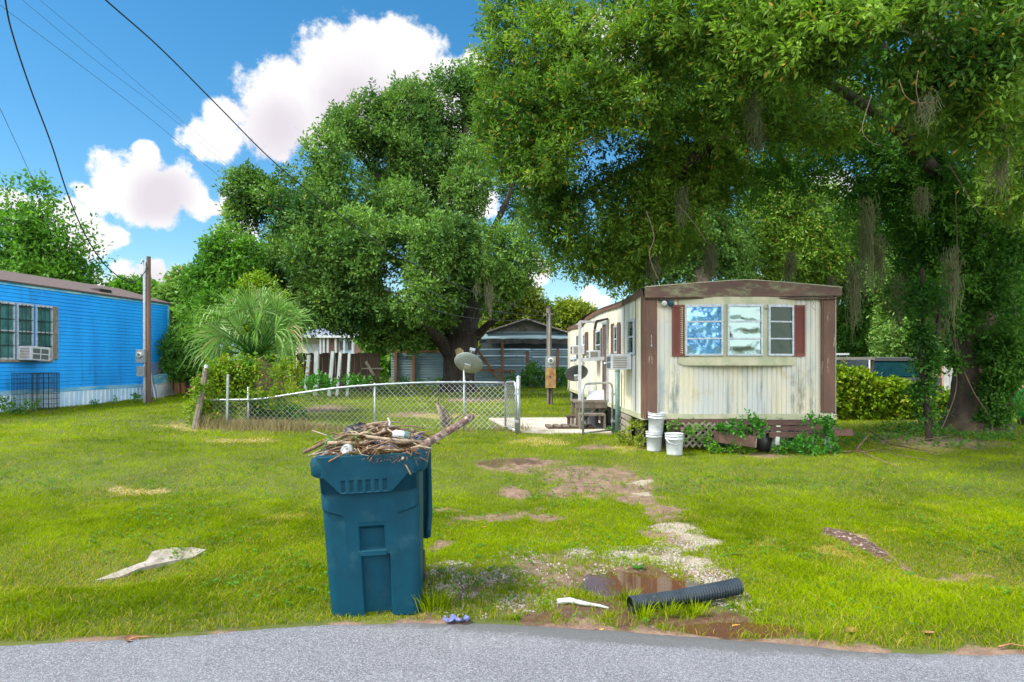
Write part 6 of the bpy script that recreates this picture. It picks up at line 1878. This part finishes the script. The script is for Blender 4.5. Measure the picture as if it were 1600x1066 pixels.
for a in ((1178, 150, 9.9, 22, 70, 'pale moss tuft hanging in the middle of the arching crown'), (1185, 205, 10.5, 16, 40, 'moss tuft just below the middle one on the arching limb'), (1355, 330, 14, 26, 140, 'longest moss beard right of the trailer roof corner'),
          (1335, 420, 14, 30, 110, 'broad moss beard hanging beside the right roof corner'), (1372, 380, 14.3, 16, 80, 'narrow moss strand just right of the longest beard'), (1440, 300, 12.5, 16, 50, 'small moss tuft in the dark crown centre right'),
          (1405, 440, 15, 26, 80, 'moss hanging behind the slender tree'), (1488, 400, 13.5, 26, 110, 'brownish moss mass in front of the big right trunk'), (1470, 460, 14, 18, 90, 'moss strand left of the big trunk'), (1560, 240, 9.5, 18, 80, 'moss strand near the right edge of the crown'),
          (1110, 390, 13.5, 20, 60, 'moss above the middle of the trailer roof'), (1300, 440, 15.5, 12, 60, 'thin moss strand over the right end of the trailer roof'), (1065, 300, 12, 30, 60, 'brown moss thicket in the lower left crown'),
          (1445, 40 + 110, 7.9, 16, 60, 'moss tuft among the bright leaves at upper right'), (765, 445, 28, 18, 55, 'moss hanging low on the right side of the middle oak'), (745, 430, 28, 12, 40, 'short moss tuft on the middle oak above the trunk fork'),
          (1235, 400, 15, 10, 50, 'thin moss strand above the bow window'), (1020, 400, 13, 18, 50, 'moss above the left corner of the trailer roof')):
    moss(*a)

# ---- trees behind
def tree(name, label, base_px, d, blobs, mat, ntw, L, W, tl, lp, trunk=None, tr=.18, seed=20, group=None, tmat='bark', **k):
    p = P(base_px, 600, d); p.z = z0(p.x, d); t = thing(name, label, 'tree', tuple(p), group=group)
    bl_ = [B(a, c, d + (q[0] if q else 0), r, *([q[1]] if len(q) > 1 else [])) for a, c, r, *q in blobs]
    tops = trunk or [[(base_px, 640), (base_px + 4, 540), (blobs[0][0], blobs[0][1])]]
    for i, tp_ in enumerate(tops):
        q = spline([p if (j == 0 and i == 0) else P(a, c, d) for j, (a, c) in enumerate(tp_)], 4); b = MB(); r0 = tr if i == 0 else tr * .55; m_ = len(q) - 1
        b.tube([v - p for v in q], [r0 * (1 - .7 * j / m_) for j in range(m_ + 1)], 8, wob=.08); b.build('trunk' if i == 0 else 'limb', M[tmat], t, True)
    foliage('crown', mat, bl_, ntw, L, W, tl, lp, t, p, seed, **k)
    return t


tree('loose_tree', 'airy bright green tree rising behind the roof of the blue mobile home', 45, 40, [(60, 300, 16), (45, 320, 28, 0, .6), (75, 340, 30, 0, .5), (30, 350, 35, 0, .6), (110, 370, 26, 0, .45), (60, 385, 42, 0, .7), (15, 390, 40), (50, 430, 45), (100, 430, 34, 0, .6), (0, 440, 50),
      (130, 400, 18, 0, .4), (135, 440, 18, 0, .5), (120, 445, 26, 0, .7), (80, 455, 40)], 'leaf_green', 2300, .30, .15, .8, 8, [[(45, 640), (50, 480), (60, 400), (62, 310)], [(50, 480), (90, 420), (130, 380)], [(52, 440), (25, 390), (15, 340)]], .22, 21, gap=.50, gapf=.8, shell=.2, ragged=.6, tbase=.45)
tree('distant_tree', 'small far tree seen over the end of the blue roof', 215, 75, [(200, 462, 18), (225, 462, 16), (185, 458, 12), (240, 470, 14)], 'leaf_green', 900, .5, .3, 1.0, 8, None, .2, 22, gap=.3, gapf=.5)
tree('distant_tree', 'hazy olive tree between the blue roof and the palm', 288, 62, [(280, 465, 20), (292, 445, 16), (275, 490, 20), (300, 480, 22)], 'leaf_oak', 1400, .45, .25, .9, 8, None, .2, 23, gap=.32, gapf=.5, tbase=.8)
tree('green_tree', 'fresh green tree with open top left of the middle oak', 355, 27, [(350, 375, 14, 0, .4), (372, 372, 12, 0, .4), (340, 400, 20, 0, .6), (385, 395, 18, 0, .6), (335, 440, 30), (375, 440, 30), (310, 460, 24), (350, 480, 38), (400, 470, 26), (310, 500, 26), (395, 510, 30)], 'leaf_green', 4300, .17, .09, .4, 11,
     [[(355, 640), (352, 520), (350, 440), (352, 380)]], .12, 24, gap=.36, gapf=1.2, shell=.3, ragged=.35, tbase=.55)
tree('vine_column', 'yellow green vine-covered column rising behind the palm', 405, 20.5, [(402, 455, 18), (395, 480, 26), (420, 480, 22), (410, 510, 30), (380, 505, 22), (440, 500, 16)], 'leaf_hedge', 2300, .10, .06, .3, 11, None, .06, 25, gap=.25, gapf=2, tbase=.35)
tree('round_shrub', 'dark green rounded shrub between the blue home and the palm', 292, 26, [(290, 545, 24), (278, 570, 18), (305, 570, 20), (300, 530, 18), (315, 545, 18)], 'leaf_dark', 2200, .16, .09, .3, 10, None, .07, 26, gap=.25, gapf=1.5, tbase=.7)
tree('yellow_tree', 'small yellow green tree right of the middle oak trunk', 800, 42, [(810, 455, 16, 0, .6), (800, 475, 22), (825, 470, 14, 0, .5), (785, 500, 22), (815, 500, 22), (845, 495, 16), (770, 520, 16), (838, 460, 7, 0, .4)], 'leaf_yellow', 2600, .22, .12, .5, 10,
     [[(806, 640), (806, 540), (802, 500), (812, 470)], [(802, 520), (830, 500), (845, 490)], [(803, 520), (785, 500), (770, 480)]], .16, 27, tmat='bark_pale', gap=.36, gapf=.9, tbase=.3)
tree('yellow_tree', 'sunlit yellow green tree between the grey pole and the cream trailer', 890, 55, [(885, 490, 14), (900, 500, 18), (870, 505, 14), (910, 500, 14), (925, 500, 14), (880, 520, 20), (850, 512, 12), (905, 520, 16)], 'leaf_yellow', 2200, .32, .18, .7, 9, None, .2, 28, gap=.34, gapf=.7, tbase=.35)
tree('fence_tree', 'light green bush seen through the gap under the middle oak', 618, 50, [(600, 545, 16), (615, 560, 18), (600, 575, 16), (590, 530, 20), (625, 535, 16)], 'leaf_green', 1000, .35, .2, .6, 9, None, .1, 29, gap=.25, gapf=.6, tbase=.8)
tree('fence_tree', 'green tree behind the tin fence left of the oak trunk', 660, 48, [(640, 530, 20), (665, 525, 24), (650, 510, 20), (690, 530, 18), (630, 545, 14)], 'leaf_oak', 1600, .32, .18, .6, 9, None, .15, 30, gap=.25, gapf=.6, tbase=.7)
tree('fence_tree', 'green bush over the tin fence right of the oak trunk', 755, 46, [(750, 520, 16), (765, 535, 12), (742, 540, 10), (755, 505, 14)], 'leaf_yellow', 900, .28, .15, .6, 9, None, .1, 31, gap=.25, gapf=.6, tbase=.4)
# behind the cream mobile home
tree('oak_tree', 'oak with a wide moss-hung trunk right behind the trailer roof', 1092, 27, [(1040, 330, 50), (1090, 350, 50), (1000, 380, 44), (1050, 400, 45), (1130, 390, 42), (1085, 290, 50), (1000, 425, 24, 0, .6), (1140, 430, 28)], 'leaf_oak', 6000, .16, .07, .4, 11,
     [[(1092, 640), (1092, 440), (1094, 370), (1100, 320)], [(1095, 420), (1060, 390), (1030, 350)]], .62, 32, tmat='bark_pale', gap=.40, gapf=1.0, tbase=.45)
tree('yellow_tree', 'olive yellow tree behind the right half of the trailer', 1200, 29, [(1200, 330, 40), (1170, 370, 40), (1230, 370, 40), (1190, 410, 40), (1240, 410, 40), (1280, 340, 45), (1220, 300, 40), (1280, 400, 40)], 'leaf_near', 5600, .17, .07, .4, 11,
     [[(1210, 640), (1210, 440), (1215, 360)], [(1212, 420), (1250, 380), (1290, 340)]], .3, 33, gap=.38, gapf=1.0, tbase=.55)
tree('oak_tree', 'dark green oak filling the gap right of the trailer', 1345, 30, [(1340, 400, 50), (1380, 440, 50), (1330, 470, 40), (1390, 500, 40), (1340, 520, 36), (1420, 460, 40), (1300, 430, 40), (1370, 350, 50), (1430, 400, 50), (1330, 545, 18)], 'leaf_dark', 7000, .17, .08, .4, 11,
     [[(1345, 640), (1345, 500), (1350, 420)]], .25, 34, gap=.34, gapf=1.0, tbase=.6)
tree('oak_tree', 'light green oak behind the slender tree and moss', 1430, 26, [(1420, 500, 40), (1460, 470, 40), (1400, 540, 26), (1450, 540, 28), (1480, 420, 40), (1500, 520, 30), (1410, 430, 40)], 'leaf_oak', 4600, .15, .07, .4, 11, None, .2, 35, gap=.36, gapf=1.1, tbase=.75)
tree('oak_tree', 'dark oak behind the big right trunk at the edge of the view', 1580, 23, [(1560, 400, 60), (1600, 460, 60), (1560, 500, 45), (1610, 540, 40), (1540, 560, 24), (1600, 330, 60)], 'leaf_dark', 5000, .14, .07, .4, 11, None, .2, 36, gap=.33, gapf=1.1, tbase=.5)

# two trees across the street, seen only as reflections in the windows
tree('street_tree', 'leafy tree across the street behind the viewer, mirrored in the bow window', 300, 1, [], 'leaf_oak', 1, .2, .1, .4, 4) if False else None
for (x_, y_, h_, lab) in ((9, -17, 7.5, 'leafy tree across the street mirrored in the bow window'), (-7, -21, 8.5, 'taller leafy tree across the street behind the viewer')):
    p = Vector((x_, y_, z0(x_, y_))); t = thing('street_tree', lab, 'tree', tuple(p))
    b = MB(); b.tube([(0, 0, -.1), (.1, 0, h_ * .4), (0, .2, h_ * .8)], [.25, .2, .06], 8); b.build('trunk', M['bark'], t, True)
    foliage('crown', 'leaf_oak', [(p + Vector((rv.uniform(-3, 3), rv.uniform(-2, 2), h_ * rv.uniform(.5, 1.0))), rv.uniform(1.0, 1.9), 1) for _ in range(14)], 2000, .25, .12, .5, 9, t, p, 90 + int(x_), gap=.4, gapf=.8, shell=.3)

# far wood closing the horizon
FB = []
for px in range(-260, 1900, 36):
    d = 90 + rv.uniform(-8, 12); h = rv.uniform(16, 46) if not 840 < px < 960 else rv.uniform(8, 20)
    FB.append((P(px, 566 - h, d), (rv.uniform(3.2, 4.6), 3, h * d / FPX * .9 + 1.2), 1.0)); FB.append((P(px + 15, 570, d - 2), (3.6, 2.5, 2.6), 1.0))
o = foliage('far_woods', 'leaf_oak', FB, 13000, .8, .5, 1.2, 8, None, None, 40, gap=.2, gapf=.3, shell=.4, tbase=.6); tag(o, 'distant wood closing the yard behind the fences', 'woods', kind='stuff')
b = MB()
b.grid(lambda u, v: (-190 + 400 * u, 99 + 3 * math.sin(u * 40), .3 + 4.2 * v * (1 + .35 * float(vnoise(u * 60, 0, 5)))), 120, 2)

# ---- hedge over the right fence
hgp = G(1370, 655); HD = hgp.y
hg = thing('overgrown_hedge', 'vine-smothered yellow green hedge between the trailer and the slender tree', 'hedge', tuple(hgp))
foliage('leaves', 'leaf_hedge', [B(1315, 606, HD, 18), B(1335, 600, HD, 17), B(1365, 612, HD, 18), B(1390, 616, HD, 15), B(1415, 622, HD, 18), B(1440, 622, HD, 16), B(1320, 630, HD, 22), B(1360, 634, HD, 20), B(1400, 638, HD, 18), B(1440, 640, HD, 18), B(1470, 640, HD, 16, .7), B(1490, 626, HD, 12, .7),
      B(1345, 592, HD + .3, 13), B(1395, 603, HD, 8), B(1308, 592, HD, 15), B(1508, 640, HD, 18, .8), B(1290, 612, HD, 22)], 4600, .115, .085, .17, 10, hg, hgp, 41, gap=.32, gapf=1.9, tbase=.5, warm=.05, shell=.5, droop=.3, ragged=.4)
b = MB()
for i in range(14):
    x = (1310 + i * 14 - 1370) * HD / FPX; b.tube([(x, .1, -.05), (x + rv.uniform(-.1, .1), .1, .5), (x + rv.uniform(-.2, .2), 0, 1.0)], .02, 5)
b.build('stems', M['vine_stem'], hg)

# ---- vine thicket over the fence end round the palm
VD = 16.3; vp = G(385, 666)
vt = thing('vine_thicket', 'green vines smothering the left part of the chain link fence under the palm', 'vines', tuple(vp))
foliage('leaves', 'leaf_hedge', [B(314, 600, 15.6, 9), B(306, 640, 15.6, 8), B(320, 580, 15.7, 11), B(330, 655, 15.6, 9), B(345, 580, VD, 18), B(328, 600, VD, 12), B(368, 572, VD, 15), B(398, 572, VD, 14), B(435, 568, VD, 13), B(465, 575, VD, 9), B(385, 590, VD, 12, .8), B(365, 630, VD + .1, 12, .5), B(330, 630, VD, 12, .7), (P(410, 610, VD - .4), (1.1, .10, .04), 1.0), (P(320, 640, VD - .4), (.25, .12, .35), 1.2), B(450, 600, VD + .6, 8, .7)], 1050, .075, .05, .26, 10, vt, vp, 42, gap=.42, gapf=1.9, tbase=.35, shell=.2, ragged=.8, droop=.8, warm=.10)
foliage('dark_leaves', 'leaf_dark', [B(380, 580, VD + .2, 16), B(430, 645, VD + .9, 10), B(460, 645, VD + 1.4, 10), B(372, 610, VD + .3, 10), B(350, 590, VD + .3, 14), B(405, 635, VD + .6, 10)], 420, .09, .06, .22, 10, vt, vp, 43, gap=.3, gapf=2.4, tbase=.5, shell=.3, droop=.3)
# dry tall grass along the fence foot
g = np.random.default_rng(77)
n = 5200; px = np.concatenate([g.uniform(300, 480, 3200), g.uniform(480, 560, 900), g.uniform(690, 740, 300), g.uniform(770, 830, 250), g.uniform(950, 1010, 550)]); n = len(px)
y = 15.7 + g.normal(size=n) * .25; y = np.where(px < 480, y - .15, y); x = (px - 800) / FPX * y; z = gz(x, y)
h = g.uniform(.05, .30, n) * np.where(px < 480, 1.0, .5) * (.4 + 1.3 * fbm(x * 2.5, y, 6)); a = g.random(n) * 6.28; l_ = h * .45
bl0 = np.stack([x - .006, y, z - .01], -1); bl1 = np.stack([x + .006, y, z - .01], -1); tp = np.stack([x + np.cos(a) * l_, y + np.sin(a) * l_, z + h], -1)
o = fast_mesh('dry_grass', np.stack([bl0, bl1, tp], 1).reshape(-1, 3), 3, M['drygrass'], None, {'tint': g.random(n) * .88}); tag(o, 'tall dry brown grass along the foot of the chain link fence', 'grass', kind='stuff')

# ---- fan palm
pb = G(428, 652); PD = 18.3; pb = Vector((P(418, 0, PD).x, PD, z0(P(418, 0, PD).x, PD)))
pm_ = thing('palm_tree', 'bushy fan palm with stiff green fronds and a thick brown trunk behind the fence', 'palm', tuple(pb))
ct = P(400, 560, PD) - pb
b = MB(); b.tube([(0, 0, -.1), (.0, 0, .5), (-.05, 0, 1.0), ct * .8, ct], [.55, .50, .46, .36, .2], 16, wob=.10); M['palm_boot'] = mk('palm_boot', (.16, .11, .055), (.07, .05, .03), 6, .95, (1, 1, .4), c3=(.25, .20, .08), scale3=8, bump=.9, bs=14, bd=.05); b.build('trunk', M['palm_boot'], pm_, True)
rp_ = random.Random(21); FR = []
targets = [(300, 500), (322, 478), (300, 540), (330, 520), (350, 470), (360, 495), (385, 455), (395, 480), (418, 455), (430, 475), (455, 465), (470, 490), (475, 520), (450, 510), (410, 500), (340, 560), (365, 540), (440, 540), (470, 545), (385, 520), (425, 515), (350, 505), (320, 560), (455, 560), (310, 520), (335, 488), (372, 462), (408, 462), (442, 462), (462, 478), (480, 505), (360, 520), (432, 500), (402, 500)]
for i, (px, py) in enumerate(targets):
    dd = rp_.uniform(-1.3, 1.1); tgt = P(px, py, PD + dd) - pb; v = tgt - ct; L = v.length
    hub = ct + v * .60 + Vector((0, 0, .12 * L)); dirv = (tgt - hub).normalized(); side = dirv.cross(Vector((rp_.gauss(0, .9), -1, rp_.gauss(0, .6)))).normalized(); nrm = side.cross(dirv)
    vs = []; ti = []
    n_ = 30; fl_len = max(.75, L * .52)
    for k in range(n_):
        a = math.radians(-80 + 160 * k / (n_ - 1)); ld = (dirv * math.cos(a) + side * math.sin(a) + nrm * (.15 * math.cos(a * 2) + rp_.gauss(0, .12))).normalized()
        ln = fl_len * (.62 + .38 * math.cos(a * .8)) * rp_.uniform(.8, 1.12); w = .015; sw = ld.cross(nrm).normalized() * w
        p0 = hub; p1 = hub + ld * ln * .5; p2 = hub + ld * ln * .85 + Vector((0, 0, -.12 * ln)); p3 = hub + ld * ln * rp_.uniform(.98, 1.08) + Vector((0, 0, -.40 * ln))
        fold = nrm * (.012 if k % 2 else -.012)
        vs += [p0 - sw * .3, p0 + sw * .3, p1 + sw + fold, p1 - sw - fold, p1 - sw - fold, p1 + sw + fold, p2 + sw * .6, p2 - sw * .6, p2 - sw * .6, p2 + sw * .6, p3 + sw * .05, p3 - sw * .05]
        tn = rp_.uniform(.2, .75) if rp_.random() > .06 else .97; ti += [tn, tn, min(.97, tn + .15)]
    fr = fast_mesh('frond', np.array([tuple(q) for q in vs]), 4, M['frond'], pm_, {'tint': ti})
    b = MB(); b.tube([ct, ct.lerp(hub, .5) + Vector((0, 0, .06)), hub], [.028, .02, .014], 6); b.build('leaf_stalk', M['leaf_hedge'] if False else M['weed'], fr, True)

# ---- weeds and ferns under the cream home
def weeds(label, name, blobs, n, L, W, seed, mat='weed', **k):
    c = blobs[0][0]; zb_ = z0(c.x, c.y); o = thing(name, label, 'plant', (c.x, c.y, zb_)); foliage('leaves', mat, blobs, int(n * .34), L * .85, W * .85, L * 1.1, 8, o, Vector((c.x, c.y, zb_)), seed, gap=.3, gapf=4, shell=.2, tbase=.5, up=.5, zmin=.12, **k)


WD = 11.75
weeds('leafy weeds sprouting from the planter box', 'weed_clump', [B(1150, 672, WD, 12), B(1130, 672, WD, 8), B(1185, 670, WD, 12), B(1165, 655, WD, 7, .5), B(1180, 660, WD, 6)], 300, .07, .05, 51)
weeds('fern and weeds growing under the white legged bench', 'fern_clump', [B(1250, 695, WD, 14), B(1230, 700, WD, 10), B(1280, 695, WD, 16), B(1265, 705, WD - .2, 14), B(1300, 700, WD, 12), B(1240, 698, WD + .3, 10), B(1310, 706, WD, 8)], 480, .085, .035, 52, 'weed')
weeds('vine trailing over the right end of the bench back', 'trailing_vine', [B(1268, 660, WD - .1, 8), B(1285, 657, WD - .1, 8), B(1298, 662, WD - .1, 9), B(1290, 672, WD, 7), B(1255, 664, WD - .1, 4), B(1296, 685, WD, 6)], 240, .06, .045, 53, 'weed')
weeds('vines growing through the lattice panel', 'trailing_vine', [B(1080, 672, WD + .2, 10), B(1100, 690, WD + .2, 10), B(1068, 695, WD + .2, 8), B(1115, 697, WD, 8), B(1052, 665, WD + .2, 8), B(1090, 655, WD + .2, 6), B(1105, 672, WD + .3, 9)], 190, .065, .045, 54, 'leaf_green')
weeds('low weeds between the planter box and the black bag', 'weed_clump', [B(1180, 700, WD, 8), B(1140, 703, WD, 9), B(1120, 702, WD, 7), B(1215, 706, WD, 7), B(1160, 706, WD, 6)], 260, .06, .04, 55, 'leaf_green')
weeds('dry yellow vines at the left front corner of the cream home', 'weed_clump', [B(990, 672, 12.6, 12), B(1000, 690, 12.3, 8), B(975, 685, 13.2, 10), B(985, 695, 12.9, 8), B(1003, 665, 12.4, 6)], 380, .06, .04, 56, 'leaf_yellow')
weeds('weeds at the foot of the green gate post', 'weed_clump', [B(965, 682, 15.2, 8), B(955, 676, 15.4, 6)], 110, .08, .03, 57, 'weed')
weeds('creeper on the skirting boards left of the steps', 'trailing_vine', [B(950, 650, 17, 8), B(945, 665, 17, 8), B(970, 660, 15.5, 5)], 160, .09, .06, 58, 'leaf_green')
weeds('leafy bushes along the foot of the tin fence', 'weed_clump', [B(830, 590, 36.5, 16), B(850, 595, 36.5, 14), B(870, 590, 36.5, 14), B(835, 575, 36.5, 8), B(800, 598, 36.5, 10), B(680, 600, 36.5, 8), B(660, 603, 36.5, 7), B(630, 602, 36.5, 9), B(600, 600, 30, 10), B(882, 598, 36.5, 10)], 900, .22, .12, 59, 'leaf_dark')
weeds('broad leafed weeds at the foot of the leaning white posts', 'weed_clump', [B(500, 600, 26, 12), B(515, 604, 26, 10), B(480, 605, 25, 12), B(545, 598, 27, 12), B(575, 597, 27, 10), B(560, 600, 27, 8)], 420, .16, .09, 60, 'weed')
weeds('weeds along the skirting of the blue mobile home', 'weed_clump', [B(20, 640, 18.0, 9), B(45, 636, 18.2, 7), B(60, 630, 19, 5), B(5, 632, 18, 8), B(150, 632, 21, 4), B(215, 622, 22.5, 6), B(180, 628, 21.8, 3)], 260, .10, .05, 61, 'leaf_green')
weeds('low shaded undergrowth at the foot of the slender tree', 'undergrowth', [B(1370, 672, 15.5, 14), (P(1420, 672, 15.5), (.9, .4, .2), 1), (P(1390, 690, 14), (.9, .4, .15), 1), (P(1460, 680, 14.6), (.9, .4, .15), 1), (P(1340, 690, 13.5), (.6, .4, .12), 1), B(1480, 660, 16, 12), (P(1560, 690, 14), (1.0, .5, .18), 1.2), (P(1500, 700, 13), (1.3, .5, .10), 1)], 1500, .07, .04, 62, 'leaf_dark')
weeds('tufts of long grass round the front of the blue bin', 'grass_tuft', [(P(672, 955, 4.75), (.10, .06, .06), 1), (P(585, 966, 4.6), (.12, .02, .03), .6), (P(645, 962, 4.65), (.06, .03, .04), .6)], 36, .13, .008, 63, 'grass')
for i, (px, py, lab) in enumerate(((1040, 962, 'grass tuft growing against the middle of the drain pipe'), (1085, 962, 'grass tuft growing before the drain pipe right of the middle one'), (1005, 968, 'sparse grass tuft at the left mouth of the drain pipe'), (980, 940, 'grass tuft rising from the water behind the drain pipe'), (1180, 950, 'grass tuft beside the right mouth of the drain pipe'), (676, 950, 'long grass tuft at the right foot of the blue bin'))):
    p = G(px, py); vs = []; ti = []
    for k in range(60 if px != 676 else 110):
        a = rv.random() * 6.28; r = rv.random() * (.05 if px != 676 else .10); h = rv.uniform(.05, .14) * (1.2 if px == 676 else 1); q = Vector((math.cos(a) * r * 1.5, math.sin(a) * r, -.01)); l_ = Vector((math.cos(a), math.sin(a), 0)) * h * rv.uniform(.2, .9)
        w = Vector((-math.sin(a + .6), math.cos(a + .6), 0)) * .003; vs += [q - w, q + w, q + l_ * .5 + Vector((0, 0, h * .7)) + w, q + l_ * .5 + Vector((0, 0, h * .7)) - w]; vs += [q + l_ * .5 + Vector((0, 0, h * .7)) - w, q + l_ * .5 + Vector((0, 0, h * .7)) + w, q + l_ + Vector((0, 0, h)), q + l_ + Vector((0, 0, h))]; ti += [rv.uniform(.1, .8)] * 2
    o = fast_mesh('grass_tuft', np.array([tuple(v) for v in vs]), 4, M['grass'], None, {'tint': ti}); o.location = p; tag(o, lab, 'grass tuft')

# fallen branches by the right corner of the cream home
def fb(pts, r, label):
    stick([G(a, c, dz) for a, c, dz in pts], r * .8, r * .4, 'stick', label, 'fallen branches right of the cream home', 'fallen_branch', 6, 'branch')
fb([(1338, 707, .05), (1352, 698, .15), (1361, 690, .22)], .02, 'short pale branch propped up as a peak right of the bench')
fb([(1361, 692, .22), (1390, 702, .10), (1425, 708, .08), (1465, 712, .05)], .018, 'long thin branch running right from the propped peak')
fb([(1318, 710, .04), (1345, 710, .06), (1370, 722, .05), (1402, 733, .04)], .016, 'curved branch sweeping down towards the lawn right of the bench')
fb([(1340, 712, .05), (1375, 710, .08), (1400, 715, .05), (1450, 722, .03)], .010, 'thin straight twig lying below the long branch')
fb([(1390, 706, .05), (1430, 696, .08), (1480, 688, .08), (1500, 682, .06)], .012, 'thin branch leading from the lawn towards the big oak root')
fb([(1525, 692, .05), (1550, 694, .06), (1585, 698, .05)], .014, 'straight branch lying at the foot of the big right oak')
fb([(1346, 704, .05), (1349, 712, .04), (1360, 722, .03)], .008, 'small crossing twig in the branch heap right of the bench')
